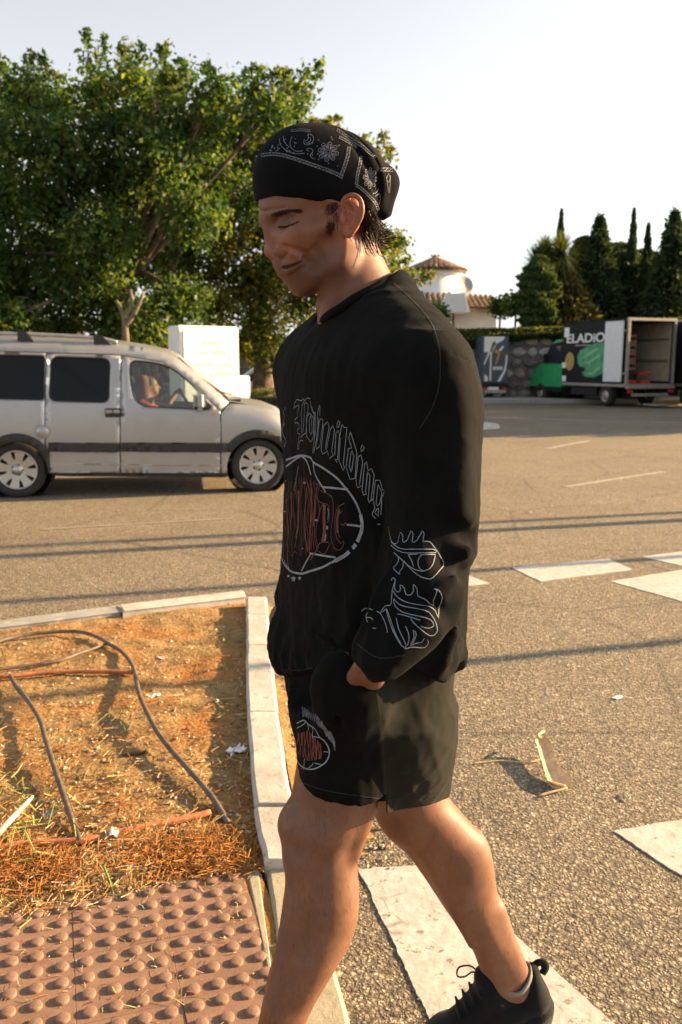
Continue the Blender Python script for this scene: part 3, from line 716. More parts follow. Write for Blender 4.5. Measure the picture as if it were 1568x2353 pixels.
# pale sunlit stems under the crowns
M_pale = pm('pale_bark', (.10, .08, .05), (.19, .155, .09), 7, .9, bstr=.6, bscale=30, bdist=.02)
for k, paths in enumerate(([[(300, 905), (290, 790), (285, 730), (268, 690)], [(288, 750), (312, 715), (330, 672)], [(287, 735), (302, 700), (300, 665)]], [[(445, 930), (418, 760), (392, 640), (398, 560), (440, 505)], [(395, 620), (420, 575), (470, 520)]])):
    Yd = (15.6, 18.3, 17.2)[k]; b0 = at(*paths[0][0], Yd); b0.z = 0; root = tag(empty('bare_stem', b0), ['pale forked stem behind the van roof', 'leaning sunlit branch stem left of the white sign', 'pale thin stem right of the white sign'][k], 'tree')
    for p in paths:
        Q = [at(x, y, Yd) for x, y in p]
        if p is paths[0]: Q[0] = b0
        MB().tube([q-b0 for q in cat(Q, 4)], list(np.linspace(.09 if p is paths[0] else .055, .025, 4*(len(Q)-1)+1)), 8).build('stem', M_pale, root, True)
# clipped hedges
def hedge(name, label, x0, x1, ytop, ybot, Yd, dep, seed, pal, leaf=.05, n=2600):
    r = np.random.default_rng(seed); a, b = at(x0, ytop, Yd), at(x1, ytop, Yd); h = a.z
    c = Vector(((a.x+b.x)/2, Yd+dep/2, 0)); w = b.x-a.x
    root = tag(empty(name, c), label, 'hedge'); P_ = r.uniform(-1, 1, (n, 3)); ax_ = r.integers(0, 3, n); P_[np.arange(n), ax_] = np.sign(P_[np.arange(n), ax_])*r.uniform(.85, 1.04, n)
    P_ = P_*np.array((w/2, dep/2, h/2))+np.array((0, 0, h/2)); P_[:, 2] = np.abs(P_[:, 2])
    ob('crown', leaves_mesh('crown', P_, leaf, pick_cols(n, r, pal, 1), M_leaf, r), root)
    MB().box((0, 0, h*.45), (w*.9, dep*.9, h*.86)).build('branch_core', pm(name+'_core%d' % seed, (.012, .018, .008), (.03, .03, .015), 12, .95), root)
hedge('clipped_hedge', 'low clipped hedge right of the white sign', 578, 668, 897, 940, 14.2, .9, 1, [(.05, .075, .02), (.07, .09, .022), (.035, .05, .016)], .06, 3000)
hedge('dark_hedge', 'dark tall hedge running on beyond the left edge', -2600, -170, 742, 950, 20.4, 1.2, 6, [(.02, .035, .013), (.03, .05, .016), (.04, .05, .02)], .16, 16000)
hedge('dark_hedge', 'dark tall hedge under the trees behind the van', -160, 390, 742, 950, 20.2, 1.2, 2, [(.02, .035, .013), (.03, .05, .016), (.04, .05, .02)], .14, 7000)

# ---- white sign block ------------------------------------------------------------
M_sign = pm('sign_white', (.72, .71, .68), (.80, .79, .76), 5, .6, bstr=.12, bscale=60, bdist=.002); M_signt = pm('sign_lettering', (.46, .44, .38), None, rough=.6)
ys = 13.4; s0 = at(410, 747, ys); s1 = at(549, 752, ys+.62); sb = Vector((s0.x, s0.y, 0)); sa = math.atan2(s1.y-s0.y, s1.x-s0.x); sw = Vector((s1.x-s0.x, s1.y-s0.y)).length; shh = s0.z
sign = tag(empty('white_sign', sb, sa), 'big white block sign with faint lettering behind the van', 'sign')
MB().box((sw/2, .20, shh/2), (sw, .40, shh)).build('panel', M_sign, sign, bevel=.02)
MB().box((sw/2+.015, -.012, shh*.56), (sw*.90, .024, shh*.80)).build('face_plate', M_sign, sign, bevel=.006)
MB().box((sw+.10, .19, .62), (.20, .36, 1.24)).build('side_block', M_sign, sign, bevel=.015)
rs_ = random.Random(3)
for row, (z, spans) in enumerate(((shh*.865, [(.36, .64)]), (shh*.79, [(.28, .48), (.52, .74)]), (shh*.70, [(.16, .20), (.24, .54), (.60, .67), (.71, .88)]), (shh*.62, [(.26, .40), (.46, .53), (.57, .86)]))):
    for a_, b_ in spans:
        mb = MB(); x = a_*sw
        while x < b_*sw:
            hh = rs_.choice((.05, .05, .075)); mb.box((x+.012, -.026, z+hh/2-.02), (.016, .006, hh)); mb.box((x+.022, -.026, z+rs_.choice((-.015, .02, .03))), (.016, .006, .010)); x += .045
        mb.build('lettering_word', M_signt, sign)['kind'] = 'stuff'

# ---- small parked car glimpsed between sign and person ------------------------------
M_blue = pm('blue_paint', (.03, .12, .32), (.04, .15, .38), 3, .35, coat=.5); M_whitep = pm('white_paint', (.66, .68, .70), None, rough=.4); M_dark = pm('dark_rubber', (.012, .012, .012), (.02, .02, .02), 30, .8); M_dglass = pm('dark_glass', (.02, .025, .03), None, rough=.08, spec=.8)
def parked_car(px, py, Yd, rz, label):
    b = at(px, py, Yd); b.z = 0; root = tag(empty('parked_car', b, rz), label, 'car')
    prof = [(-2.0, .28), (-2.05, .6), (-1.95, .88), (-1.2, .95), (-.55, 1.42), (.85, 1.45), (1.6, .98), (1.95, .9), (2.0, .5), (1.95, .28)]
    MB().prism([(x, -.82, z) for x, z in prof], (0, 1.64, 0)).build('body', M_whitep, root, bevel=.06)
    for q in ([(-1.05, .98), (-.5, 1.36), (.05, 1.38), (.05, .98)], [(.12, .98), (.12, 1.38), (.80, 1.38), (1.4, .98)]): MB().prism([(x, -.835, z) for x, z in q], (0, .02, 0)).build('window', M_dglass, root)
    MB().box((.2, -.83, .62), (1.3, .02, .42)).build('door', M_blue, root)
    for x in (-1.25, 1.25): MB().lathe([(.0, -.86), (.18, -.86), (.30, -.85), (.31, -.66), (0, -.66)], 20, Matrix.Translation((x, 0, .31)), 'Y').build('wheel', M_dark, root, True)
parked_car(640, 900, 24, R(8), 'white and blue car parked behind the clipped hedge')

# ---- far pavement, stone wall, bank --------------------------------------------------
YW = 34.5
M_pave = concrete('far_pavement', (.26, .26, .25), (.36, .355, .34)); fp0 = at(1050, 915, 32); 
pv = tag(MB().box((0, 0, 0), (60, 3.0, .16)).build('pavement', M_pave, None, loc=(30, 33.2, .08), bevel=.02), 'pale pavement in front of the stone wall', kind='structure')
M_isl = M_kerbw
MB().lathe([(.0, .10), (.55, .10), (.62, .06), (.62, -.02)], 24).build('traffic_island', M_isl, None, True, loc=gr(1085, 983)); bpy.data.objects['traffic_island']; tag(bpy.data.objects['traffic_island'], 'low white rounded kerb end beyond the man', 'kerb end')
M_mortar = pm('wall_mortar', (.10, .095, .085), (.18, .17, .15), 3, .95, bstr=.5)
swl = tag(empty('stone_wall', (4, YW, 0)), 'rough grey stone retaining wall behind the trucks', 'wall')
wx0, wx1 = 1.0, 30.0
def wtop(x): return float(np.interp(x, [1, 8, 14, 30], [2.55, 2.65, 3.1, 3.7]))
MB().prism([(wx0-4, 0, -.1), (wx1-4, 0, -.1), (wx1-4, 0, wtop(wx1)), (14-4, 0, wtop(14)), (8-4, 0, wtop(8)), (wx0-4, 0, wtop(wx0))], (0, .6, 0)).build('core', M_mortar, swl)
stm = []
for k in range(7):
    r = random.Random(60+k); n = 9; P_ = []
    for i in range(n):
        a = 2*math.pi*i/n; P_.append(Vector((math.cos(a)*r.uniform(.38, .52), 0, math.sin(a)*r.uniform(.36, .52))))
    V = P_+[p*.8+Vector((r.uniform(-.02, .02), -r.uniform(.08, .14), 0)) for p in P_]+[Vector((r.uniform(-.08, .08), -r.uniform(.13, .18), r.uniform(-.08, .08)))]
    F = [(i, (i+1) % n, n+(i+1) % n, n+i) for i in range(n)]+[(n+i, n+(i+1) % n, 2*n) for i in range(n)]
    mm = pm('wall_stone%d' % k, [(.13, .125, .115), (.20, .19, .17), (.27, .26, .24), (.17, .155, .13), (.34, .33, .31), (.11, .11, .105), (.23, .20, .16)][k], [(.22, .21, .19), (.32, .30, .27), (.40, .39, .37), (.27, .25, .21), (.48, .47, .45), (.18, .18, .17), (.34, .30, .24)][k], 5, .95, bstr=.6, bscale=12, bdist=.05)
    stm.append(mesh('stone', V, F, mm))
rw = random.Random(5); z = .05; cnt = 0
while z < 3.3:
    hh = rw.uniform(.30, .46); x = 5.0+rw.uniform(0, .4)
    while x < 17.5:
        ww = rw.uniform(.35, .75)
        # the photograph shows the wall between the two trucks and beside them
        pxx = 784+FPX*x/(YW*cT)
        if z+hh < wtop(x)+.1 and (pxx < 1300 or z > 2.9) and cnt < 290:
            o = ob('stone', rw.choice(stm), swl, (x+ww/2-4, 0, z+hh/2)); o.scale = (ww*1.02, 1, hh*1.04); cnt += 1
        x += ww+.02
    z += hh+.02
# terrace ground above the wall
M_bank = pm('terrace_soil', (.08, .065, .04), (.16, .13, .08), 3, .95)
tag(MB().prism([(wx0-12, YW+.5, -.1), (60, YW+.5, -.1), (60, YW+.5, 3.3), (14, YW+.5, 2.8), (wx0-12, YW+.5, 2.4)], (0, 60, .6)).build('terrace_bank', M_bank), 'raised terrace behind the stone wall', kind='structure')
# ivy over the wall top
def ivy(x0, x1, seed, label, drop=1.1, n=5200):
    r = np.random.default_rng(seed); xx = r.uniform(x0, x1, n); top = np.array([wtop(x) for x in xx]); hang = (.35+.65*np.abs(np.sin(xx*1.7+seed)*np.cos(xx*.63)))*drop
    zz = top+.20-r.uniform(0, 1, n)**1.3*(hang+.20); yy = YW-.18-r.uniform(0, .35, n)*np.sin(np.clip((top+.25-zz)/(hang+.25), 0, 1)*3.1); back = zz > top; yy[back] += r.uniform(0, .8, back.sum())
    o = ob('ivy', leaves_mesh('ivy', np.stack([xx, yy, zz], 1), .15, pick_cols(n, r, [(.03, .065, .02), (.045, .085, .024), (.07, .10, .03), (.10, .085, .03)], 1), M_leaf, r)); tag(o, label, 'ivy')
ivy(3.5, 9.4, 2, 'green ivy hanging over the stone wall below the white house', .55)
ivy(9.4, 20, 3, 'dark ivy spilling over the wall behind the green truck', 1.5, 9000)

# ---- white house with a round tower ---------------------------------------------------
M_wall = pm('house_white', (.70, .71, .73), (.78, .78, .79), 2, .85, bstr=.1, bscale=25)
def tilemat(k, a, b): return pm('roof_tile%d' % k, a, b, 6, .9, bstr=.3, bscale=30, bdist=.01)
M_tiles = [tilemat(0, (.19, .11, .07), (.28, .175, .11)), tilemat(1, (.14, .10, .065), (.21, .155, .105)), tilemat(2, (.25, .17, .105), (.33, .24, .155))]
YH = 46.0
def tile_me(m, L):
    V = []; F = []; n = 6
    for e in (0, 1):
        for k in range(n+1):
            a = math.pi*k/n; rr_ = .115-.018*e; V.append((math.cos(a)*rr_, e*L, math.sin(a)*rr_))
    for k in range(n): F.append((k, k+1, n+1+k+1, n+1+k))
    m0 = len(V); V += [(x*.86, y, z*.86-.004) for x, y, z in V]; F += [[q+m0 for q in f[::-1]] for f in F]; F += [(k, m0+k, m0+k+1, k+1) for k in range(n)]
    return mesh('tile', V, F, m, True)
tiles = [tile_me(m, .62) for m in M_tiles]
def put_tile(parent, p, yaxis, up, r):
    y = yaxis.normalized(); x = y.cross(up).normalized(); z = x.cross(y)
    o = ob('tile', r.choice(tiles), parent); o.matrix_local = Matrix(((x.x, y.x, z.x, p.x), (x.y, y.y, z.y, p.y), (x.z, y.z, z.z, p.z), (0, 0, 0, 1))); return o
hc = at(1010, 690, YH); tR = (at(1062, 640, YH).x-at(950, 640, YH).x)/2; hb = Vector(((at(950, 640, YH).x+at(1062, 640, YH).x)/2, YH+tR, 2.4))
house = tag(empty('white_house', hb), 'white house with a round tiled tower above the stone wall', 'house')
zt = at(1010, 622, YH).z-hb.z; zp = at(1000, 588, YH).z-hb.z; rE = (at(1082, 615, YH).x-at(936, 615, YH).x)/2
MB().lathe([(tR, 0), (tR, zt), (0, zt)], 40).build('tower_wall', M_wall, house, True)
MB().lathe([(tR, zt-.22), (rE-.18, zt-.10), (rE-.12, zt+.02), (tR*.8, zt+.06)], 40).build('eaves_band', M_wall, house, True)
rf = MB().lathe([(rE, zt), (rE, zt+.05), (.02, zp)], 40).build('tower_roof', M_tiles[1], house)
rh = random.Random(9); sl = math.atan2(zp-zt-.05, rE); rows = 6
for j in range(rows):
    f0 = j/rows; rr_ = rE*(1-f0); n = max(6, int(2*math.pi*rr_/.30))
    for i in range(n):
        a = 2*math.pi*(i+.5*(j % 2))/n
        if math.sin(a) > .25: continue       # far side of the roof
        d = Vector((math.cos(a), math.sin(a), 0)); p = d*(rr_+.04)+Vector((0, 0, zt+.05+(zp-zt-.05)*f0+.03)); put_tile(rf, p, -d*math.cos(sl)+Vector((0, 0, math.sin(sl))), Vector((0, 0, 1)), rh)
MB().lathe([(.16, zp-.12), (.14, zp+.10), (.06, zp+.22), (0, zp+.24)], 12).build('finial', M_tiles[0], house, True)
def wing(xa, xb, yb_eave, y_ridge, Yf, label_m, yl=None):
    """low wing with a lean tiled roof; px coordinates of eave and ridge"""
    A_ = at(xa, yb_eave, Yf)-hb; B_ = at(xb, yb_eave+(yl or 0), Yf)-hb; zr_ = at(xa, y_ridge, Yf+2.2).z-hb.z
    w = MB().box(((A_.x+B_.x)/2, A_.y+2.0, A_.z/2-.9), (B_.x-A_.x-.3, 3.6, A_.z+1.8)).build('wing_wall', M_wall, house, bevel=.02)
    e0, e1 = A_+Vector((0, -.35, -.02)), B_+Vector((0, -.35, -.02)); rA = Vector((A_.x, A_.y+2.3, zr_)); rB = Vector((B_.x, B_.y+2.3, zr_+(B_.z-A_.z)))
    roof = MB().prism([e0, e1, rB, rA], (0, 0, -.10)).build('wing_roof', M_tiles[1], house)
    up = (e1-e0).cross(rA-e0).normalized(); sl_ = (rA-e0); nr = max(2, int(sl_.length/.55)); nc = int((e1-e0).length/.27)
    for j in range(nr):
        for i in range(nc): put_tile(roof, e0.lerp(e1, (i+.5)/nc)+sl_*(j/nr)-sl_.normalized()*.05+up*.03, sl_, up, rh)
wing(880, 1048, 703, 668, YH-1.5, 0); wing(1040, 1150, 706, 676, YH-.6, 0, 6)
cp = at(1046, 690, YH-2.0)-hb
MB().prism([cp+Vector((-.95, 0, -.62)), cp+Vector((.75, 0, -.62)), cp+Vector((.52, 0, .35)), cp+Vector((-.40, 0, .35))], (0, .9, 0)).build('chimney_base', M_wall, house, bevel=.03)
dish = tag(empty('satellite_dish', at(1068, 656, YH-1.6)), 'grey satellite dish beside the white tower', 'dish'); M_dish = pm('dish_grey', (.34, .36, .37), None, rough=.5)
dm = Matrix.Rotation(R(25), 4, 'Z')@Matrix.Rotation(R(78), 4, 'X')
MB().lathe([(.0, .0), (.18, .015), (.36, .06), (.46, .10), (.47, .095), (.36, .045), (0, -.02)], 28, dm).build('reflector', M_dish, dish, True)
MB().tube([dm@Vector((0, -.42, .06)), dm@Vector((0, -.05, .45))], .022, 6).build('feed_arm', M_dish, dish); MB().tube([(-.35, .3, -.35), (-.12, .15, -.10), (0, .05, 0)], .03, 6).build('bracket', M_dish, dish)
an = at(992, 590, YH); tag(MB().tube([(0, 0, 0), (0, 0, 1.2)], .005, 5).tube([(0, 0, 1.15), (1.9, 0, 1.42)], .004, 5).build('roof_aerial', M_dish, None, loc=an), 'thin wire aerial above the tower roof', 'aerial')
# ---- conifers -----------------------------------------------------------------------
def conifer(name, label, px, ytop, ybase, wpx, Yd, seed, pal, kind='cypress', n=2600, leaf=.22, z0=3.2, grp=None):
    r = np.random.default_rng(seed); rr = random.Random(seed); top = at(px, ytop, Yd); b = Vector((top.x, Yd, z0)); h = top.z-z0; w = (at(px+wpx, ytop, Yd)-top).length
    root = tag(empty(name, b), label, 'tree', grp); MB().tube([(0, 0, -.3), (0, 0, h*.5), (0, 0, h*.97)], [.16, .09, .02], 7).build('trunk', M_barkt, root, True)
    t = r.uniform(0, 1, n)**.8; a = r.uniform(0, 6.283, n)
    if kind in ('cypress', 'bush'):
        rad = w*np.minimum(1, (1-t)*(2.2 if kind == 'cypress' else 3.6))**(.75 if kind == 'cypress' else .5)*(.80+.3*np.sin(a*3+t*17+seed)*.6+.14*np.sin(t*60))*np.sqrt(r.uniform(.35, 1, n)) if True else w*np.minimum(1, (1-t)*2.2)**.75*(.82+.3*np.sin(a*3+t*17+seed)*.6+.12*np.sin(t*60))*np.sqrt(r.uniform(.35, 1, n)); drp = np.stack([np.cos(a)*.35, np.sin(a)*.35, np.ones(n)], 1); C = np.stack([np.cos(a)*rad, np.sin(a)*rad, t*h], 1)
    else:
        lay = np.floor(t*13)/13; ph = t*13-np.floor(t*13); br = np.floor(a/6.283*7); ab = (br+.5+.3*np.sin(lay*40+br))*6.283/7+r.normal(0, .34, n); L = w*(1-lay)**.85*(.75+.4*np.abs(np.sin(br*2.3+lay*31)))
        s = r.uniform(0, 1, n)**.7; C = np.stack([np.cos(ab)*L*s, np.sin(ab)*L*s, lay*h*.98+.02*h+s*L*.12*np.sign(1)-(s**2)*L*.10+r.normal(0, .20, n)], 1); drp = np.stack([np.cos(ab), np.sin(ab), np.full(n, -.1)], 1)
        wb = MB()
        for l in range(13):
            for q in range(7):
                aa = (q+.5+.3*math.sin(l/13*40+q))*6.283/7; LL_ = w*(1-l/13)**.85*(.75+.4*abs(math.sin(q*2.3+l/13*31))); zz = l/13*h*.98+.02*h; wb.tube([(0, 0, zz), (math.cos(aa)*LL_*.9, math.sin(aa)*LL_*.9, zz+LL_*.02)], [.03, .008], 4)
        wb.build('branches', M_barkt, root)['kind'] = 'stuff'
    ob('crown', leaves_mesh('crown', C, leaf, pick_cols(n, r, pal, 1), M_needle, r, asp=.38, updir=drp), root); return root
DK = [(.028, .056, .026), (.040, .070, .029), (.054, .082, .031), (.03, .046, .023)]; OL = [(.07, .075, .025), (.10, .09, .03), (.055, .065, .022), (.13, .10, .035)]
G = 'tall conifers above the trucks'
def tree(px, yt, w, Yd, kind, pal, n, label, leaf=.2, seed=None): conifer('cypress' if kind == 'cypress' else 'conifer', label, px, yt, 0, w, Yd, seed or int(px), pal, kind, n, leaf, 2.4, G)
tree(1291, 482, 17, 41, 'cypress', DK+OL[:1], 6000, 'slim dark cypress tip rising behind the spiky palm')
tree(1458, 480, 16, 41, 'cypress', DK, 7000, 'tallest slim cypress spire at the right')
tree(1491, 515, 17, 40, 'cypress', DK, 7000, 'second slim cypress spire right of the tallest one')
tree(1380, 500, 80, 39.5, 'fir', DK, 15000, 'ragged dark fir with an open top left of the slim spires', .28)
tree(1345, 545, 60, 40, 'bush', DK+OL, 12000, 'rounded dark conifer between the palm and the ragged fir', .24)
tree(1552, 490, 85, 38, 'fir', DK, 15000, 'dark fir cut off by the right edge of the picture', .28)
tree(1425, 560, 80, 42, 'bush', DK, 14000, 'broad dark conifer mass behind the ragged fir', .26)
tree(1480, 575, 80, 43, 'bush', DK, 14000, 'broad dark conifer mass below the slim spires', .26)
tree(1540, 590, 80, 42.5, 'bush', DK, 14000, 'broad dark conifer beside the right edge', .26)
tree(1300, 610, 100, 37.0, 'fir', OL, 17000, 'olive-yellow spreading conifer in front of the dark row', .27, 77)
tree(1258, 575, 58, 38.5, 'bush', DK+OL[:2], 14000, 'dense dark green conifer below the spiky palm', .24)
tree(1600, 560, 70, 40, 'cypress', DK, 7000, 'dark conifer mostly outside the right edge', .26)
tree(1240, 590, 50, 35.6, 'bush', [(.04, .075, .024), (.055, .095, .028), (.03, .058, .02), (.085, .11, .03)], 13000, 'soft green rounded tree in front of the spiky palm', .22, 55)
# spiky palm
def palm(px, py, Yd, wpx, label):
    c = at(px, py, Yd); b = Vector((c.x, Yd, 2.4)); root = tag(empty('spiky_palm', b), label, 'palm'); h = c.z-2.4; w = (at(px+wpx, py, Yd)-c).length
    MB().tube([(0, 0, -.3), (.05, 0, h*.5), (0, 0, h)], [.28, .22, .2], 9).build('trunk', M_barkt, root, True)
    r = np.random.default_rng(4); n = 1500; V = []; F = []; C = []
    for hx_, hz_ in ((0, 0), (w*.55, .1), (-w*.25, -.35)):
        for i in range(n//3):
            a = r.uniform(0, 6.283); e = r.uniform(-1.25, 1.45); d = np.array((math.cos(a)*math.cos(e), math.sin(a)*math.cos(e), math.sin(e))); L = w*r.uniform(.55, 1.0); s = np.cross(d, (0, 0, 1)); s /= np.linalg.norm(s)+1e-6; s *= .045; o = np.array((hx_, 0, h+hz_)); k = len(V)
            for t in (0, .5, 1): q = o+d*L*t+np.array((0, 0, -.18*L*t*t)); V += [q-s*(1-t*.95), q+s*(1-t*.95)]
            F += [(k, k+1, k+3, k+2), (k+2, k+3, k+5, k+4)]; c_ = np.array([(.035, .065, .022), (.05, .085, .026), (.09, .11, .03)][r.integers(0, 3)]); C += [c_]*6
    me = mesh('fronds', V, F, M_leaf); set_col(me, np.array(C)); ob('fronds', me, root)
palm(1252, 585, 36.5, 66, 'spiky green palm at the left end of the conifers')
r_ = np.random.default_rng(91)
for k, (px, py, w_, lab) in enumerate(((1186, 700, 26, 'small loose shrub on the wall beside the white house'), (1150, 705, 22, 'low bush at the end of the house roof'), (1010, 722, 22, 'small green bush below the house wall'))):
    c = at(px, py, 36+k*2); rad = (at(px+w_, py, 36+k*2)-c).length; root = tag(empty('shrub', (c.x, c.y, 2.4)), lab, 'shrub'); P_ = rosettes(np.array((0, 0, c.z-2.4)), rad, 150, r_, 5, .14); ob('crown', leaves_mesh('crown', P_, .2, pick_cols(len(P_), r_, GREEN, 5), M_leaf, r_), root); MB().tube([(0, 0, -.2), (0, 0, c.z-2.3)], .05, 6).build('stem', M_barkt, root)

# ---- trucks ------------------------------------------------------------------------------
M_black = pm('truck_black', (.010, .011, .012), (.016, .017, .018), 8, .7, spec=.2); M_green = pm('cab_green', (.02, .26, .09), (.03, .33, .12), 6, .4, coat=.4); M_pgreen = pm('print_green', (.03, .22, .09), (.09, .38, .18), 3, .5); M_steel = pm('steel', (.30, .28, .25), (.42, .39, .35), 12, .45, metal=.6); M_panel = pm('inner_panel', (.34, .29, .22), (.43, .37, .29), 5, .7); M_wood = pm('crate_brown', (.22, .12, .06), (.32, .19, .10), 10, .8); M_red = pm('red_plastic', (.42, .035, .02), None, rough=.5); M_yel = pm('print_ochre', (.36, .24, .06), (.44, .3, .1), 6, .6); M_door = pm('door_white', (.62, .64, .68), (.68, .70, .73), 6, .5); M_letter = pm('letter_white', (.72, .74, .76), None, rough=.5); M_navy = pm('truck_navy', (.035, .055, .085), (.05, .075, .11), 8, .45); M_pwhite = pm('print_white', (.66, .64, .60), (.74, .72, .68), 6, .5); M_porange = pm('print_orange', (.45, .18, .03), (.55, .25, .05), 8, .6); M_lamp = pm('tail_red', (.4, .03, .03), None, rough=.3)
def text_me(body, size, m, ext_=.004):
    cu = bpy.data.curves.new('lettering', 'FONT'); cu.body = body; cu.size = size; cu.extrude = ext_; cu.offset = size*.02; cu.align_x = 'LEFT'
    o = bpy.data.objects.new('lettering', cu); COL.objects.link(o); dg = bpy.context.evaluated_depsgraph_get(); me = bpy.data.meshes.new_from_object(o.evaluated_get(dg)); bpy.data.objects.remove(o); me.materials.clear(); me.materials.append(m); return me
def wheel(parent, x, y, z, rad, w, side):
    o = MB().lathe([(rad*.55, -w/2), (rad*.9, -w/2), (rad, -w*.3), (rad, w*.3), (rad*.9, w/2), (rad*.55, w/2)], 28, Matrix.Translation((x, y, z)), 'Y').build('wheel', M_dark, parent, True)
    MB().lathe([(0, side*w*.40), (rad*.3, side*w*.45), (rad*.35, side*w*.30), (rad*.57, side*w*.44)], 24, Matrix.Translation((x, y, z)), 'Y').build('rim', M_steel, o, True)
# local truck axes: +x = towards the front of the truck, y = left side positive, rear at x = 0
def box_truck(loc, yaw, label, green=True):
    root = tag(empty('box_truck', loc, yaw), label, 'truck'); Lb, Wb, z0, z1 = 3.5, 2.0, .78, 2.88
    # cargo box: side walls, roof, floor, front wall; open at the rear
    MB().box((Lb/2, Wb/2-.03, (z0+z1)/2), (Lb, .06, z1-z0)).build('side_wall', M_black, root, bevel=.012); MB().box((Lb/2, -Wb/2+.03, (z0+z1)/2), (Lb, .06, z1-z0)).build('side_wall', M_black, root, bevel=.012)
    MB().box((Lb/2, 0, z1+.02), (Lb+.02, Wb+.02, .07)).build('roof', M_black if green else M_steel, root, bevel=.015); MB().box((Lb/2, 0, z0-.05), (Lb, Wb-.01, .10)).build('floor', M_steel, root, bevel=.01); MB().box((Lb-.03, 0, (z0+z1)/2), (.06, Wb-.13, z1-z0-.01)).build('front_wall', M_panel, root)
    # rear portal
    for y in (-1, 1): MB().box((-.03, y*(Wb/2-.045), (z0+z1)/2), (.08, .11, z1-z0+.1)).build('portal_post', M_steel, root, bevel=.01)
    MB().box((-.03, 0, z1+.02), (.085, Wb+.03, .10)).build('portal_beam', M_steel, root, bevel=.01)
    MB().box((-.10, 0, z0-.10), (.16, Wb-.05, .10)).build('rear_bumper', M_steel, root, bevel=.01); MB().box((-.10, 0, z0-.36), (.06, 1.5, .10)).build('underrun_bar', M_steel, root, bevel=.01); MB().box((-.35, -.25, .10), (.7, .9, .05)).build('loading_step', M_steel, root, bevel=.01)
    for y in (-.85, .85): MB().box((-.12, y, z0-.24), (.05, .22, .10)).build('tail_lamp', M_lamp, root, bevel=.008)
    # inner lining, shelf rails, crates
    MB().box((Lb/2, -Wb/2+.075, (z0+z1)/2+.02), (Lb-.2, .02, z1-z0-.12)).build('lining', M_panel, root)
    for zz in (z0+.78, z0+1.5): MB().box((Lb/2, -Wb/2+.11, zz), (Lb-.3, .05, .07)).build('rail', M_steel, root)
    # swung-open rear door, folded against the left side
    if green:
        d = MB().box((.52, Wb/2+.10, (z0+z1)/2+.02), (.92, .05, z1-z0-.10)).build('rear_door', M_door, root, bevel=.01); d['label'] = 'white open rear door folded along the side'
        for zz in (z0+.35, z1-.35): MB().box((.02, Wb/2+.05, zz), (.06, .10, .05)).build('hinge', M_steel, root)
        o = ob('lettering', text_me('ELADiO', .44, M_letter), root); o.rotation_euler = (math.pi/2, 0, math.pi); o.location = (Lb-.20, Wb/2+.008, z0+1.42); o.scale = (1.45, 1, 1)
        MB().box((Lb-1.35, Wb/2+.006, z0+1.32), (1.2, .012, .035)).build('tagline', M_steel, root)
        def blob(pts, m, nm='print_shape', yy=.012): MB().prism([(x, Wb/2+.001, z) for x, z in pts], (0, yy, 0)).build(nm, m, root)
        lf_ = [(2.55, 1.50), (2.6, 1.72), (2.45, 1.92), (2.1, 2.04), (1.6, 2.16), (1.0, 2.18), (.9, 1.6), (1.15, 1.12), (1.6, .98), (2.1, 1.0), (2.3, 1.14), (2.1, 1.22), (2.15, 1.32), (2.45, 1.36)]
        o = MB().prism([(x, Wb/2+.001, z) for x, z in lf_], (0, .012, 0)).build('vegetable_print', M_pgreen, root); o['label'] = 'green vegetable picture on the truck side'
        for q in ([(2.4, 1.6), (2.0, 1.82), (1.5, 2.0), (1.45, 1.92), (1.95, 1.74)], [(2.3, 1.45), (1.9, 1.55), (1.3, 1.8), (1.3, 1.7), (1.9, 1.46)], [(2.05, 1.12), (1.7, 1.15), (1.3, 1.4), (1.25, 1.3), (1.7, 1.06)]): MB().prism([(x, Wb/2+.014, z) for x, z in q], (0, .006, 0)).build('leaf_vein', pm('print_pale_green', (.20, .45, .26), None, rough=.5), root)
        MB().lathe([(0, .006), (.26, .006), (.26, 0)], 28, Matrix.Translation((Lb-.45, Wb/2, z0+.76))@Matrix.Scale(1.25, 4, (0, 0, 1)), 'Y').build('round_badge', M_yel, root)
        for x_, z_ in ((Lb-.12, z0+.62), (Lb-.16, z0+.14)): MB().box((x_, Wb/2+.007, z_), (.22, .014, .20)).build('sticker', M_letter, root)
        MB().box((Lb-.22, Wb/2+.007, z1-.30), (.28, .014, .34)).build('sticker', M_letter, root)
    else:
        MB().box((.55, Wb/2+.007, 1.25), (.8, .014, .55)).build('side_sticker', M_letter, root)
    # cab
    cm = M_green if green else M_black; cab = [(Lb+.06, .42), (Lb+.06, 2.30), (Lb+.55, 2.34), (Lb+.85, 2.22), (Lb+1.45, 1.50), (Lb+2.10, 1.18), (Lb+2.18, .80), (Lb+2.15, .42)]
    c = MB().prism([(x, -.92, z) for x, z in cab], (0, 1.84, 0)).build('cab', cm, root, bevel=.05)
    MB().prism([(Lb+.06, .921, 1.45), (Lb+.06, .921, 2.28), (Lb+.82, .921, 2.18), (Lb+1.38, .921, 1.48)], (0, .012, 0)).build('cab_upper', M_black, root)
    MB().prism([(Lb+.20, .936, 1.50), (Lb+.20, .936, 2.12), (Lb+.78, .936, 2.08), (Lb+1.22, .936, 1.52)], (0, .008, 0)).build('cab_window', M_dglass, root)
    MB().prism([(Lb+.88, -.8, 2.20), (Lb+.88, .8, 2.20), (Lb+1.46, .84, 1.52), (Lb+1.46, -.84, 1.52)], (.02, 0, .02)).build('windscreen', M_dglass, root)
    MB().box((Lb+1.02, 1.04, 1.66), (.10, .16, .34)).build('mirror', M_black, root, bevel=.03); MB().box((Lb+1.1, 0, .52), (2.1, 1.86, .22)).build('lower_trim', M_black, root, bevel=.03)
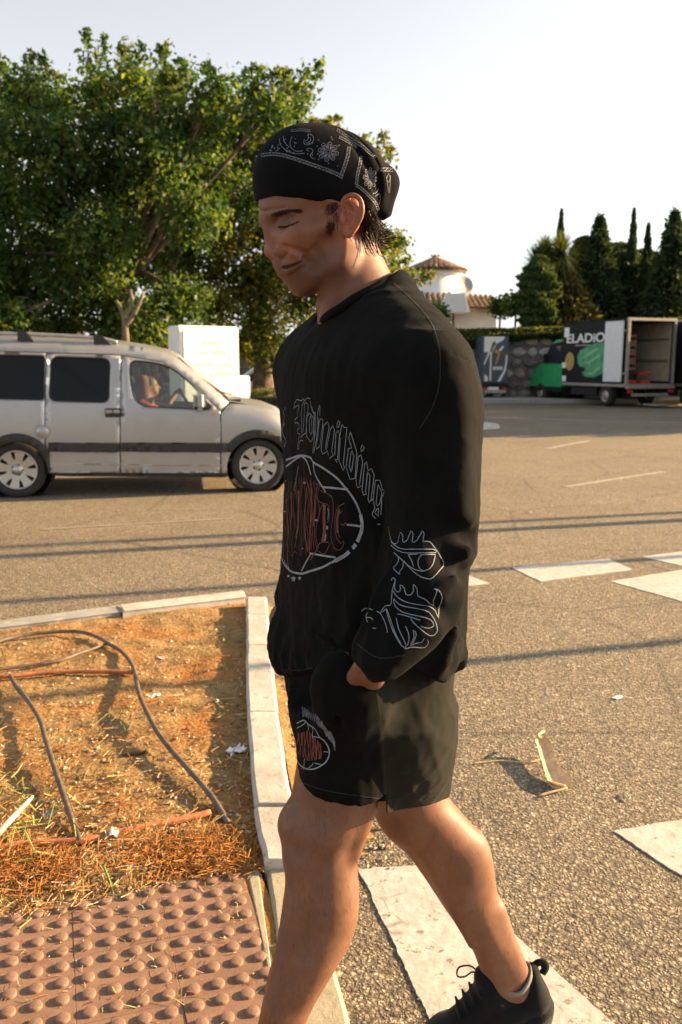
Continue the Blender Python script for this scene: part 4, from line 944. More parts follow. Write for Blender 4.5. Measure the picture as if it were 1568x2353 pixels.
    MB().box((Lb+2.06, .70, 1.0), (.2, .3, .2)).build('headlight', M_letter, root, bevel=.04)
    for x in (1.05, Lb+1.45):
        for sy in (-1, 1): wheel(root, x, sy*.82, .36, .36, .24, sy)
    MB().box((2.4, .78, .50), (1.5, .10, .30)).build('side_guard', M_dark, root, bevel=.02); MB().box((2.5, 0, .62), (4.4, .7, .16)).build('chassis', M_dark, root)
    return root
tb_ = gr(1432, 937); yaw = math.atan2(.93, -.36)
tk = box_truck(Vector((tb_.x+.93, tb_.y+.36, 0)), yaw, 'black delivery truck with green cab, rear open, beside the stone wall')
def inside(name, lx, ly, lz, size, m, label, catg):
    p = Matrix.Translation(tk.location)@Matrix.Rotation(yaw, 4, 'Z')@Vector((lx, ly, lz)); o = MB().box((0, 0, size[2]/2), size).build(name, m, None, bevel=.012, loc=p, rot=(0, 0, yaw)); return tag(o, label, catg)
for k in range(4):
    p = Matrix.Translation(tk.location)@Matrix.Rotation(yaw, 4, 'Z')@Vector((.75, .42, .78+.46+k*.30)); mb = MB().box((0, 0, .01), (.42, .56, .02))
    for sx in (-1, 1): mb.box((sx*.20, 0, .15), (.02, .56, .28)) if k % 1 else mb.box((sx*.20, 0, .05), (.02, .56, .08)).box((sx*.20, 0, .24), (.02, .56, .08))
    for sy in (-1, 1): mb.box((0, sy*.27, .15), (.38, .02, .28))
    tag(mb.build('brown_crate', M_wood, None, loc=p, rot=(0, 0, yaw)), ['brown slatted crate at the bottom of the stack inside the truck', 'second brown crate from the bottom inside the open truck', 'third brown crate from the bottom inside the open truck', 'topmost brown crate of the stack inside the truck'][k], 'crate', 'crates stacked inside the open truck')
inside('load_trolley', .70, .42, .80, (.5, .62, .42), M_dark, 'dark trolley under the brown crates in the truck', 'trolley')
inside('red_crate', .30, .62, .80, (.30, .5, .10), M_red, 'flat red tray at the left of the open truck floor', 'crate'); inside('red_crate', .35, -.02, 1.10, (.35, .55, .08), M_red, 'flat red tray on the right of the crates in the truck', 'crate'); inside('red_crate', .22, .05, .80, (.25, .4, .10), M_red, 'flat red tray on the right of the truck floor', 'crate')
t2 = gr(1640, 940); box_truck(Vector((t2.x+1.0, t2.y+1.0, 0)), yaw, 'dark delivery truck cut off by the right picture edge', False)
# navy box truck left of the stone wall, seen from its rear corner
def navy_truck():
    p = gr(1112, 925); root = tag(empty('navy_truck', (p.x, p.y+.4, 0), R(2)), 'navy box truck with white and orange rear graphics behind the man', 'truck')
    w = at(1170, 800, p.y+.4).x-p.x; h0 = .72; h1 = at(1112, 772, p.y+.4).z
    MB().box((w/2-.05, 2.2, (h0+h1)/2), (w+.1, 4.4, h1-h0)).build('cargo_box', M_navy, root, bevel=.05)
    MB().box((-1.6, 3.2, (h0+h1)/2-.05), (2.9, 3.0, h1-h0-.1)).build('side_body', M_steel, root, bevel=.05); MB().box((-1.6, 3.1, h1-.28), (2.92, 3.02, .10)).build('dark_stripe', M_dark, root)
    def pr(pts, m, yy=.008, nm='rear_print'): MB().prism([(x*w, -.004, h0+z*(h1-h0)) for x, z in pts], (0, -yy, 0)).build(nm, m, root)
    pr([(.02, .66), (.02, .985), (.83, .985), (.78, .92), (.60, .86), (.48, .84), (.42, .90), (.34, .85), (.25, .66)], M_pwhite); pr([(.27, .05), (.27, .66), (.18, .55), (.05, .38), (.04, .44), (.20, .66), (.33, .66), (.33, .05)], M_pwhite); pr([(.07, .045), (.06, .20), (.20, .13), (.20, .045)], M_pwhite)
    pr([(.345, .62), (.56, .86), (.50, .86), (.34, .74)], pm('print_grey', (.3, .32, .3), None, rough=.6)); pr([(.58, .04), (.70, .04), (.90, .26), (.95, .45), (.95, .60), (.90, .60), (.88, .40), (.80, .24)], M_pwhite)
    pr([(.46, .40), (.52, .40), (.64, .57), (.66, .64), (.55, .72), (.46, .70), (.45, .65), (.55, .64), (.58, .60)], M_porange, .016, 'orange_figure'); pr([(.60, .70), (.66, .74), (.76, .80), (.80, .78), (.72, .70), (.66, .68)], M_pwhite)
    for k in range(5): pr([(.40+k*.078, .285), (.40+k*.078, .355), (.455+k*.078, .355), (.455+k*.078, .285)], M_pwhite, .012, 'lettering_block')
    MB().box((w/2, .3, h0-.12), (w, .5, .22)).build('rear_frame', M_dark, root, bevel=.02); MB().box((w/2, .02, h0-.32), (w*.9, .10, .10)).build('rear_bumper', M_steel, root, bevel=.02); MB().box((w*.42, -.04, h0-.20), (.42, .02, .11)).build('number_plate', M_pwhite, root)
    for x in (.1, .85): MB().box((x*w, -.02, h0-.22), (.16, .05, .10)).build('tail_lamp', M_lamp, root, bevel=.01)
    for x in (.18, w-.18): wheel(root, x, 1.1, .36, .36, .24, -1)
navy_truck()
# ---- lamp posts and row of trees to the right, outside the frame, whose shadows cross the road ----------
M_post = pm('post_grey', (.22, .23, .23), (.30, .31, .31), 8, .5, metal=.5)
az2 = Vector((math.cos(SUN_AZ), math.sin(SUN_AZ), 0))
for k, (P_, d, rr_, hh) in enumerate(((gr(700, 1242), 8.2, .075, 8.0), (gr(700, 1222), 13.5, .06, 9.0), (gr(650, 1341), 9.5, .05, 7.5), (gr(1300, 1499), 6.5, .042, 6.0))):
    b = P_+az2*d; root = tag(empty('lamp_post', b), ['grey lamp post by the crossing, tallest of the near pair', 'thin grey lamp post farther up the road', 'slim grey lamp post beside the crossing', 'short slim post nearest the crossing'][k], 'lamp post')
    MB().tube([(0, 0, -.1), (0, 0, hh)], [rr_*1.15, rr_*.9], 12).build('pole', M_post, root, True); MB().tube([(0, 0, hh), (.5, .1, hh+.25), (1.1, .2, hh+.3)], .04, 8).build('arm', M_post, root, True); MB().box((1.3, .24, hh+.30), (.6, .22, .10), R(11)).build('lamp_head', M_post, root, bevel=.03)
src_tree = None
for k in range(9):
    x = 14+k*3.2; y = 21.6+(k % 3)*3.1+k*.6
    pal = DK; lab = 'dense dark conifer in the row right of the road, number %d' % (k+1)
    if src_tree is None:
        src_tree = conifer('road_conifer', 'dense dark conifer in the row right of the road', 784, 300, 0, 250, 18, 5, DK, 'cypress', 3800, .5, 0, 'conifers right of the road'); src_tree.location = (x, y, 0)
    else:
        c = src_tree.copy(); c['label'] = 'dense dark conifer in the row right of the road, %s from the road' % ('second third fourth fifth sixth seventh eighth ninth'.split()[k-1]); COL.objects.link(c); c.location = (x, y, 0); c.rotation_euler = (0, 0, k*1.3); c.scale = (1, 1, 1+.08*(k % 3))
        for ch in list(src_tree.children):
            d_ = ch.copy(); COL.objects.link(d_); d_.parent = c
def skin_mat(name):
    m, nt, bs, _ = nmat(name)
    a = nt.nodes.new('ShaderNodeAttribute'); a.attribute_name = 'Col'
    c = mixc(nt, .5, a.outputs['Color'], ramp(nt, [(.3, (.80, .74, .70)), (.7, (1.15, 1.08, 1.04))], noise(nt, 60, 6, .7)), 'MULTIPLY')
    c = mixc(nt, .55, c, ramp(nt, [(.32, (.62, .52, .48)), (.62, (1.12, 1.06, 1.0))], noise(nt, 16, 5, .65)), 'MULTIPLY')
    nt.links.new(c, bs.inputs['Base Color']); bs.inputs['Roughness'].default_value = .55; bs.inputs['Specular IOR Level'].default_value = .4
    bs.inputs['Subsurface Weight'].default_value = .18; bs.inputs['Subsurface Radius'].default_value = (.010, .0035, .0018); bs.inputs['Subsurface Scale'].default_value = 1.0
    bump(nt, bs, mth(nt, 'ADD', noise(nt, 700, 4, .6), mth(nt, 'MULTIPLY', noise(nt, 120, 4, .6), .2)), .08, .0010); return m
def cloth_mat(name, a, b, sc=900, sheen=.35, rough=.9):
    m, nt, bs, _ = nmat(name)
    c = ramp(nt, [(.35, a), (.65, b)], noise(nt, 9, 6, .7)); c = mixc(nt, .5, c, ramp(nt, [(.3, (.6, .6, .6)), (.7, (1.3, 1.3, 1.3))], noise(nt, sc, 2, .5)), 'MULTIPLY')
    nt.links.new(c, bs.inputs['Base Color']); bs.inputs['Roughness'].default_value = rough; bs.inputs['Specular IOR Level'].default_value = .06
    bs.inputs['Sheen Weight'].default_value = sheen; bs.inputs['Sheen Roughness'].default_value = .5
    w = mth(nt, 'ADD', noise(nt, sc, 2, .5), mth(nt, 'MULTIPLY', noise(nt, 45, 5, .6), 1.6)); bump(nt, bs, w, .3, .0016); return m
M_skin = skin_mat('skin')
# ================================================================== SILVER VAN
def car_paint():
    m, nt, bs, _ = nmat('silver_paint'); c = ramp(nt, [(.35, (.32, .322, .32)), (.65, (.385, .388, .385))], noise(nt, 900, 2)); d = ramp(nt, [(.45, (1, 1, 1)), (.75, (.82, .80, .77))], noise(nt, 2.2, 6, .7))
    nt.links.new(mixc(nt, .7, c, d, 'MULTIPLY'), bs.inputs['Base Color']); bs.inputs['Metallic'].default_value = .55; bs.inputs['Roughness'].default_value = .38; bs.inputs['Coat Weight'].default_value = .35; bs.inputs['Coat Roughness'].default_value = .12; return m
def glass(name, tint, refl=.06):
    m, nt, bs, out = nmat(name); tr = nt.nodes.new('ShaderNodeBsdfTransparent'); tr.inputs[0].default_value = (*tint, 1); gl = nt.nodes.new('ShaderNodeBsdfGlossy'); gl.inputs['Roughness'].default_value = .03
    fr = nt.nodes.new('ShaderNodeFresnel'); fr.inputs[0].default_value = 1.5; mx = nt.nodes.new('ShaderNodeMixShader'); nt.links.new(mth(nt, 'ADD', fr.outputs[0], refl, True), mx.inputs[0]); nt.links.new(tr.outputs[0], mx.inputs[1]); nt.links.new(gl.outputs[0], mx.inputs[2]); nt.links.new(mx.outputs[0], out.inputs[0]); return m
M_silver = car_paint(); M_trim = pm('black_trim', (.018, .018, .018), (.030, .029, .027), 20, .7, bstr=.1); M_clear = glass('window_glass', (.62, .70, .68)); M_privacy = glass('tinted_glass', (.05, .06, .07), -.015); M_rubber = pm('tyre_rubber', (.014, .013, .012), (.028, .025, .02), 30, .85); M_alloy = pm('alloy', (.42, .41, .39), (.52, .51, .49), 14, .35, metal=.75); M_inner = pm('cabin_grey', (.022, .023, .025), (.035, .036, .038), 20, .9); M_silver2 = pm('rail_silver', (.34, .33, .31), (.42, .41, .39), 10, .4, metal=.6)
Rw, Fw = gr(40, 1145), gr(592, 1131); VA = math.atan2(Fw.y-Rw.y, Fw.x-Rw.x)
van = tag(empty('silver_van', Rw, VA), 'silver passenger van with roof rails driving past behind the dirt bed', 'van')
vx = Vector((math.cos(VA), math.sin(VA), 0)); vy = Vector((-math.sin(VA), math.cos(VA), 0)); WV = 1.70
def onplane(px, py, yl=0.0):
    """pixel -> van coordinates on the plane y = yl"""
    d = ray(px, py); o = Vector((0, 0, H))-Rw-vy*yl; t = -o.dot(vy)/d.dot(vy); q = Vector((0, 0, H))+d*t-Rw
    return Vector((q.dot(vx), yl, q.z))
def c2(u, v, yl=0.0): return onplane(u*.4396, 689+v*.4396, yl)
TOP = [(-340, 300), (-335, 240), (-320, 216), (-200, 207), (0, 204), (300, 210), (610, 228), (760, 250), (870, 275), (930, 305), (1080, 430), (1200, 532), (1300, 550), (1400, 568), (1480, 600), (1530, 660), (1550, 760), (1548, 850)]
TX = [c2(*q) for q in TOP]; txs = [p.x for p in TX[2:]]; tzs = [p.z for p in TX[2:]]
def topz(x): return float(np.interp(x, txs, tzs))
def yin(x, z):
    t = max(0, z-.92); a = .17*(t/.85)**1.35; d = topz(x)-z; a += .11*max(0, 1-d/.15)**2
    a += .03*max(0, (.55-z))**1.5+.012*math.sin(max(0, min(1, (z-.45)/.5))*math.pi)*-1
    fx = (x-(c2(1352, 880).x-.1))/.9; a += .16*max(0, fx)**2.2; rx_ = (c2(-200, 700).x-x)/.35; a += .10*max(0, rx_)**2
    return a
def arcpts(c, Rr, a0, a1, n=14): return [(c[0]+Rr*math.cos(t), c[1]-Rr*math.sin(t)) for t in np.linspace(math.radians(a0), math.radians(a1), n)]
RC, FC, RA = (88, 905), (1352, 882), 166
def sub(poly, step=.07):
    out = []
    for i in range(len(poly)):
        a, b = poly[i], poly[(i+1) % len(poly)]; n = max(1, int(math.dist(a, b)/step)); out += [(a[0]+(b[0]-a[0])*k/n, a[1]+(b[1]-a[1])*k/n) for k in range(n)]
    return out
def roundpoly(P_, r, n=4):
    out = []
    for i in range(len(P_)):
        a, b, c = Vector(P_[i-1]), Vector(P_[i]), Vector(P_[(i+1) % len(P_)]); d1 = (a-b); d2 = (c-b); q = min(r, d1.length*.45, d2.length*.45); p1 = b+d1.normalized()*q; p2 = b+d2.normalized()*q
        for k in range(n+1): t = k/n; w = p1*(1-t)**2+b*2*t*(1-t)+p2*t*t; out.append((w.x, w.y))
    return out
def tox(P_): return [(lambda p: (p.x, p.z))(c2(*q)) for q in P_]
def panel(name, outline, holes, m, off=0.0, both_sides=True, thick=.0):
    O = sub(tox(outline)); Hs = [sub(h) for h in holes]; pts = list(O); E = [(i, (i+1) % len(O)) for i in range(len(O))]
    for h in Hs: n0 = len(pts); pts += h; E += [(n0+i, n0+(i+1) % len(h)) for i in range(len(h))]
    x0, x1 = min(p[0] for p in O), max(p[0] for p in O); z0, z1 = min(p[1] for p in O), max(p[1] for p in O)
    for x in np.arange(x0+.03, x1, .07):
        for z in np.arange(z0+.03, z1, .06):
            if inpoly(x, z, O) and not any(inpoly(x, z, h) for h in Hs): pts.append((float(x), float(z)))
    V, _, F, *_ = delaunay_2d_cdt([Vector(p) for p in pts], E, [], 0, 1e-5)
    F = [f for f in F if (lambda c: inpoly(c.x, c.y, O) and not any(inpoly(c.x, c.y, h) for h in Hs))(sum((V[i] for i in f), Vector((0, 0)))/len(f))]
    for side in ((0, 1) if both_sides else (0,)):
        P_ = [(p.x, yin(p.x, p.y)-off if side == 0 else WV-yin(p.x, p.y)+off, p.y) for p in V]
        me = mesh(name, P_, [list(f) if side else list(f)[::-1] for f in F], m, True); o = ob(name, me, van)
        if thick: md = o.modifiers.new('t', 'SOLIDIFY'); md.thickness = thick; md.offset = 0
win_rear = roundpoly(tox([(-250, 283), (230, 291), (233, 527), (-250, 515)]), .05); win_mid = roundpoly(tox([(258, 294), (576, 306), (572, 541), (252, 531)]), .09); win_front = roundpoly(tox([(672, 316), (770, 322), (862, 338), (955, 395), (1040, 480), (1108, 575), (900, 567), (745, 558), (700, 520), (680, 430)]), .10)
panel('rear_quarter', [(-335, 266), (-200, 264), (232, 279), (233, 826)]+arcpts(RC, RA, 29, 180)[1:]+[(-335, 905)], [win_rear], M_silver, thick=.012)
panel('sliding_door', [(239, 280), (560, 288), (627, 293), (627, 905), (255, 905)]+arcpts(RC, RA, 1, 24.5, 5)[1:], [win_mid], M_silver, thick=.012)
panel('front_door', [(633, 294), (660, 297), (850, 330), (930, 380), (1020, 455), (1100, 535), (1152, 585), (1152, 905), (633, 905)], [win_front], M_silver, thick=.012)
panel('front_fender', [(1158, 590), (1205, 545), (1300, 553), (1400, 570), (1480, 602), (1530, 660), (1550, 760), (1548, 905), (1517, 905)]+arcpts(FC, RA, -8, 188, 24)[1:]+[(1158, 905)], [], M_silver, thick=.012)
panel('roof_side', [(-335, 262), (-200, 260), (232, 275), (560, 284), (660, 293), (850, 326), (930, 376), (1020, 451), (1100, 531), (1155, 582), (1200, 538), (1080, 432), (930, 307), (870, 277), (760, 252), (610, 230), (300, 212), (0, 206), (-200, 209), (-320, 218)], [], M_silver, thick=.010)
panel('door_seam', [(-330, 258), (232, 272), (560, 281), (660, 290), (850, 323), (930, 373), (1020, 448), (1100, 528), (1155, 578), (1160, 592), (1100, 542), (1020, 462), (930, 386), (850, 336), (660, 302), (560, 292), (232, 283), (-330, 270)], [], M_trim, -.012, thick=.004)
for a_, b_, c_, d_ in ((225, 247, 270, 840), (621, 640, 285, 905), (1146, 1164, 575, 905)): panel('seam_gap', [(a_, c_), (b_, c_), (b_, d_), (a_, d_)], [], M_trim, -.014)
panel('sill', [(250, 907), (1188, 907), (1188, 925), (1170, 930), (640, 925), (380, 924), (300, 922)], [], M_trim, -.03, thick=.02)
# black side moulding and wheel arch trims
for a_, b_ in ((255, 624), (636, 1185)): panel('side_moulding', [(a_, 746), (b_, 748), (b_, 796), (a_, 792)], [], M_trim, .014, thick=.012)
panel('arch_trim', arcpts(RC, 208, 33, 185, 20)+arcpts(RC, 163, 185, 0, 20)+[(262, 905), (262, 746), (256, 746), (256, 760)], [], M_trim, .012, thick=.014)
panel('arch_trim', arcpts(FC, 205, -10, 137, 20)+[(1196, 748), (1187, 748), (1187, 796), (1193, 796)]+arcpts(FC, 163, 148, -10, 20), [], M_trim, .012, thick=.014)
panel('sill_strip', [(265, 852), (1183, 862), (1183, 870), (265, 860)], [], M_silver2, .010)
# glazing
def pane(name, poly, m, off):
    for side in (0, 1):
        P_ = [(x, yin(x, z)+off if side == 0 else WV-yin(x, z)-off, z) for x, z in poly]; ob(name, mesh(name, P_, [list(range(len(P_)))[::1 if side else -1]], m), van)
        S_ = [(x, yin(x, z)+.004 if side == 0 else WV-yin(x, z)-.004, z) for x, z in poly]; MB().tube([Vector(p) for p in S_]+[Vector(S_[0])], .011, 6, cap=False).build('window_seal', M_trim, van, True)
pane('window', win_rear, M_privacy, .012); pane('window', win_mid, M_privacy, .012); pane('window', win_front, M_clear, .012)
# roof, windscreen, bonnet, nose
def topsheet(name, idx, m, crown=.05, nn=14):
    Pn = []
    for i in range(len(idx)-1):
        a, b = TX[idx[i]], TX[idx[i+1]]; k = max(2, int((b-a).length/.12))
        Pn += [a.lerp(b, t/k) for t in range(k)]
    Pn.append(TX[idx[-1]]); V = []; F = []
    for p in Pn:
        y0 = yin(p.x, p.z)
        for j in range(nn+1): t = j/nn; V.append((p.x, y0+(WV-2*y0)*t, p.z+crown*(1-(2*t-1)**2)))
    w = nn+1
    for i in range(len(Pn)-1):
        for j in range(nn): F.append((i*w+j, (i+1)*w+j, (i+1)*w+j+1, i*w+j+1))
    return ob(name, mesh(name, V, F, m, True), van)
topsheet('roof', [2, 3, 4, 5, 6, 7, 8, 9], M_silver); topsheet('windscreen', [9, 10, 11], M_clear, .05); topsheet('bonnet', [11, 12, 13, 14, 15], M_silver, .05); topsheet('front_bumper', [15, 16, 17], M_silver, .0); topsheet('tailgate', [0, 1, 2], M_silver, .02)
a_, b_ = c2(-340, 300), c2(-335, 900); MB().prism([(a_.x, .18, a_.z), (a_.x, WV-.18, a_.z), (b_.x, WV-.12, b_.z), (b_.x, .12, b_.z)], (-.03, 0, 0)).build('rear_gate', M_silver, van, bevel=.01)
MB().tube([c2(1060, 505)+Vector((0, .35, .10)), c2(1180, 525)+Vector((0, .5, .07)), c2(1225, 538)+Vector((0, .6, .07))], .010, 6).build('wiper', M_trim, van)
MB().box(c2(1215, 545)+Vector((0, .85, .03)), (.22, 1.3, .02)).build('scuttle', M_trim, van)
# roof rails
for yy in (.24, WV-.24):
    P_ = [c2(-200, 185), c2(0, 182), c2(170, 187), c2(470, 203), c2(560, 217), c2(604, 230)]; MB().tube([Vector((p.x, yy, p.z+.02)) for p in cat(P_, 4)], .017, 8, flat=1.2).build('roof_rail', M_silver2, van, True)
    for q in ((70, 100, 160), (478, 520, 182)): A_, B_, C_ = c2(q[0], q[2]+42), c2(q[1]+60, q[2]+46), c2(q[0]+22, q[2]-8); MB().prism([(A_.x, yy-.03, A_.z-.02), (B_.x, yy-.03, B_.z-.03), (C_.x+.05, yy-.03, C_.z-.02), (C_.x-.04, yy-.03, C_.z)], (0, .06, 0)).build('rail_foot', M_trim, van, bevel=.008)
# mirror, handles, fuel cap, wheels
mr = c2(1045, 525); MB().box((mr.x, -.13, mr.z), (.13, .17, .20)).build('mirror', M_silver, van, bevel=.04, seg=3); MB().box((mr.x-.068, -.13, mr.z), (.006, .14, .16)).build('mirror_glass', M_alloy, van); q = c2(1070, 556); MB().box((q.x, -.02, q.z), (.14, .10, .06)).build('mirror_foot', M_trim, van, bevel=.015)
for u in (572, 612): q = c2(u, 590); MB().box((q.x, yin(q.x, q.z)-.012, q.z), (.085, .02, .10)).build('handle_recess', M_trim, van, bevel=.008); MB().box((q.x, yin(q.x, q.z)-.03, q.z+.015), (.075, .02, .035)).build('door_handle', M_silver, van, bevel=.008)
q = c2(224, 690); MB().lathe([(0, -.004), (.062, -.004), (.066, .004), (.074, .004), (.078, -.003)], 24, Matrix.Translation((q.x, yin(q.x, q.z)-.008, q.z)), 'Y').build('fuel_cap', M_silver, van, True)
q = c2(1118, 600); MB().box((q.x, yin(q.x, q.z)-.006, q.z), (.05, .012, .02)).build('indicator', pm('amber', (.6, .25, .03), None, rough=.3), van)
def van_wheel(cx, cz, rad, y):
    t = MB().lathe([(rad*.70, .03), (rad*.74, .0), (rad*.95, -.004), (rad, .02), (rad, .17), (rad*.94, .195), (rad*.7, .19)], 40, Matrix.Translation((cx, y, cz)), 'Y').build('wheel', M_rubber, van, True); t['label'] = 'black tyre with eight-spoke alloy rim'
    MB().lathe([(rad*.72, .03), (rad*.70, .004), (rad*.655, .010), (rad*.64, .06)], 40, Matrix.Translation((cx, y, cz)), 'Y').build('rim_ring', M_alloy, t, True); MB().lathe([(0, .055), (rad*.68, .075)], 32, Matrix.Translation((cx, y, cz)), 'Y').build('brake_disc', M_inner, t, True)
    MB().lathe([(0, .008), (rad*.13, .010), (rad*.15, .022), (rad*.26, .026), (rad*.27, .05)], 28, Matrix.Translation((cx, y, cz)), 'Y').build('hub', M_alloy, t, True)
    sp_ = mesh('spoke', [(x, yy_, z) for x, z, yy_ in ((-.30*rad*.42, .20*rad, .024), (.30*rad*.42, .20*rad, .024), (.13*rad, .45*rad, .018), (.19*rad, .68*rad, .012), (-.19*rad, .68*rad, .012), (-.13*rad, .45*rad, .018))]+[(x, yy_+.04, z) for x, z, yy_ in ((-.30*rad*.42, .20*rad, .024), (.30*rad*.42, .20*rad, .024), (.13*rad, .45*rad, .018), (.19*rad, .68*rad, .012), (-.19*rad, .68*rad, .012), (-.13*rad, .45*rad, .018))], [(0, 1, 2, 5), (5, 2, 3, 4)]+[(i, (i+1) % 6, 6+(i+1) % 6, 6+i) for i in range(6)], M_alloy)
    for k in range(8): ob('spoke', sp_, t, (cx, y, cz), (0, k*math.pi/4+.2, 0))
    for k in range(5): a = k*1.257; MB().lathe([(0, .0), (.010, .0), (.011, .01)], 8, Matrix.Translation((cx+math.cos(a)*rad*.19, y+.017, cz+math.sin(a)*rad*.19)), 'Y').build('wheel_bolt', M_inner, t)
rr_ = .30
wr, wf = c2(88, 903), c2(1352, 882)
for c in (wr, wf): van_wheel(c.x, rr_+.002, rr_, .02)
for c in (wr, wf): MB().lathe([(rr_*.6, 0), (rr_, .01), (rr_, .19), (rr_*.6, .2)], 32, Matrix.Translation((c.x, WV-.22, rr_+.002)), 'Y').build('wheel', M_rubber, van, True)
# wheel housings, underbody, cabin
for c in (wr, wf): MB().lathe([(.365, -.0), (.365, .32), (0, .32)], 28, Matrix.Translation((c.x, .05, rr_+.01)), 'Y').build('wheel_housing', M_inner, van, True)
x0, x1 = c2(-320, 900).x, c2(1540, 880).x
MB().box(((wr.x+wf.x)/2, WV/2, .29), (wf.x-wr.x-.72, WV-.12, .06)).build('floor', M_inner, van); MB().box((wf.x+.1, WV/2, .62), (.9, .75, .5)).build('engine_bay', M_inner, van); MB().box((wr.x-.15, WV/2, .60), (1.1, .9, .35)).build('load_floor', M_inner, van)
MB().prism([(c2(1180, 560).x+.06, .14, .70), (c2(1180, 560).x+.06, .14, 1.02), (c2(1120, 560).x-.18, .14, 1.06), (c2(1120, 560).x-.28, .14, .8)], (0, WV-.28, 0)).build('dashboard', M_inner, van, bevel=.03)
for xx in (c2(700, 560).x, c2(330, 560).x):
    for yy in (.42, WV-.42):
        MB().prism([(xx-.02, yy-.23, .62), (xx+.48, yy-.23, .66), (xx+.50, yy-.23, .78), (xx+.08, yy-.23, .76), (xx-.10, yy-.23, 1.32), (xx-.22, yy-.23, 1.34), (xx-.12, yy-.23, .70)], (0, .46, 0)).build('seat', M_inner, van, bevel=.04); MB().box((xx-.19, yy, 1.43), (.09, .26, .16)).build('headrest', M_inner, van, bevel=.03)
sw_ = onplane(990*.4396, 689+530*.4396, 1.22); stw = Matrix.Translation((sw_.x-.02, 1.22, sw_.z-.02))@Matrix.Rotation(R(62), 4, 'Y')
MB().tube([stw@Vector((.19*math.cos(t), .19*math.sin(t), 0)) for t in np.linspace(0, 2*math.pi, 29)], .016, 8, cap=False).tube([stw@Vector((-.18, 0, 0)), stw@Vector((.18, 0, 0))], .014, 6).build('steering_wheel', M_inner, van, True)
# ---- driver: red shirt, arm stretched to the wheel ---------------------------------------
hd = onplane(786*.4396, 689+452*.4396, 1.22); sh = hd+Vector((-.06, -.02, -.30))
drv = tag(empty('person', Rw+vx*sh.x+vy*1.22+Vector((0, 0, .70)), VA), 'driver in a red shirt seen through the van window', 'person')
dl = Vector((sh.x, 1.22, .70)); D_ = Field((-.30, -.30, -.02), (.70, .30, 1.0), .011)
def dp(v): return tuple(Vector(v)-dl)
hq = hd-dl
D_.ell(tuple(hq), (.092, .072, .115), k=.01); D_.ell(tuple(hq+Vector((.045, 0, -.065))), (.055, .05, .055), k=.03); D_.cone(tuple(hq+Vector((.088, 0, .012))), tuple(hq+Vector((.112, 0, -.025))), .012, .016, k=.012); D_.ell(tuple(hq+Vector((.072, .03, .012))), (.02, .014, .012), k=.008, op='s'); D_.ell(tuple(hq+Vector((.072, -.03, .012))), (.02, .014, .012), k=.008, op='s')
D_.cone(tuple(hq+Vector((.0, 0, -.10))), tuple(hq+Vector((-.03, 0, -.2))), .05, .055, k=.02)
wq = stw@Vector((-.17, -.05, .0))-dl; el = Vector((.16, -.24, hq.z-.34))
D_.chain([tuple(hq+Vector((-.04, -.17, -.24))), tuple(el), tuple(wq+Vector((-.05, 0, -.02)))], [.045, .04, .03], k=.02); D_.ell(tuple(wq), (.045, .03, .04), k=.01)
for j in range(4): D_.cone(tuple(wq+Vector((.0, -.03+.02*j, .02))), tuple(wq+Vector((.045, -.03+.02*j, .005))), .010, .009, k=.004)
D_.cone((-.02, 0, .50), (0, 0, .15), .10, .12, k=.03)
Vd_, Fd_ = D_.mesh('driver'); me = fastmesh('body', Vd_, Fd_, M_skin, True); set_col(me, np.tile(np.array((.34, .17, .10)), (len(Vd_), 1))); ob('body', me, drv)
E_ = Field((-.34, -.34, .02), (.40, .34, .80), .012); E_.cone((-.03, 0, hq.z-.24), (0, 0, .12), .125, .14, k=.04); E_.cone((-.04, -.14, hq.z-.24), (-.04, .14, hq.z-.24), .075, .075, k=.05); E_.cone(tuple(hq+Vector((-.04, -.17, -.25))), tuple(hq+Vector((.07, -.22, -.315))), .066, .062, k=.03); E_.cone(tuple(hq+Vector((-.04, .17, -.25))), tuple(hq+Vector((.07, .22, -.315))), .066, .062, k=.03)
Ve, Fe = E_.mesh('shirt'); ob('shirt', fastmesh('shirt', Ve, Fe, pm('red_shirt', (.42, .03, .02), (.50, .045, .03), 20, .8), True), drv)
Hf = Field((-.16, -.12, hq.z-.1), (.14, .12, hq.z+.16), .008); Hf.ell(tuple(hq+Vector((-.018, 0, .022))), (.094, .080, .106), k=.01); Hf.func(lambda X, Y, Z: -((X-hq.x-.03)*.55+(Z-hq.z)*-.9+.02), k=.005, op='s') if False else Hf.ell(tuple(hq+Vector((.085, 0, -.055))), (.09, .12, .11), k=.01, op='s'); Hf.func(lambda X, Y, Z: Z*0+(hq.z-.05-Z), k=.01, op='x')
Vx, Fx = Hf.mesh('hair'); ob('hair', fastmesh('hair', Vx, Fx, M_hair if 'M_hair' in globals() else pm('driver_hair', (.05, .035, .02), (.10, .07, .045), 60, .6), True), drv)
# ================================================================== WALKING PERSON
M_shirt = cloth_mat('washed_black_cotton', (.0030, .0034, .0037), (.0062, .0067, .0067), sheen=.012)
M_short = cloth_mat('black_twill', (.0032, .0034, .0033), (.0060, .0060, .0055), 1400, sheen=.012)
M_short_sun = cloth_mat('black_twill_sunlit', (.0105, .0105, .0078), (.017, .017, .0128), 1400, sheen=.03)  # the same black twill, lightened to olive for the grazing sun
M_scarf = cloth_mat('headscarf_cotton', (.0032, .0036, .0048), (.006, .0065, .008), 1400, sheen=.012)
M_hair = pm('dark_hair', (.010, .006, .004), (.026, .014, .008), 60, .6, spec=.18)
M_teeth = pm('teeth', (.62, .57, .48), None, rough=.25)
M_shoe = cloth_mat('shoe_knit', (.006, .0065, .008), (.012, .012, .014), 1100, sheen=.08, rough=.8)
M_sole = pm('shoe_sole', (.012, .012, .013), (.02, .02, .02), 60, .6); M_sock = pm('grey_lining', (.12, .12, .125), (.19, .19, .19), 200, .9)
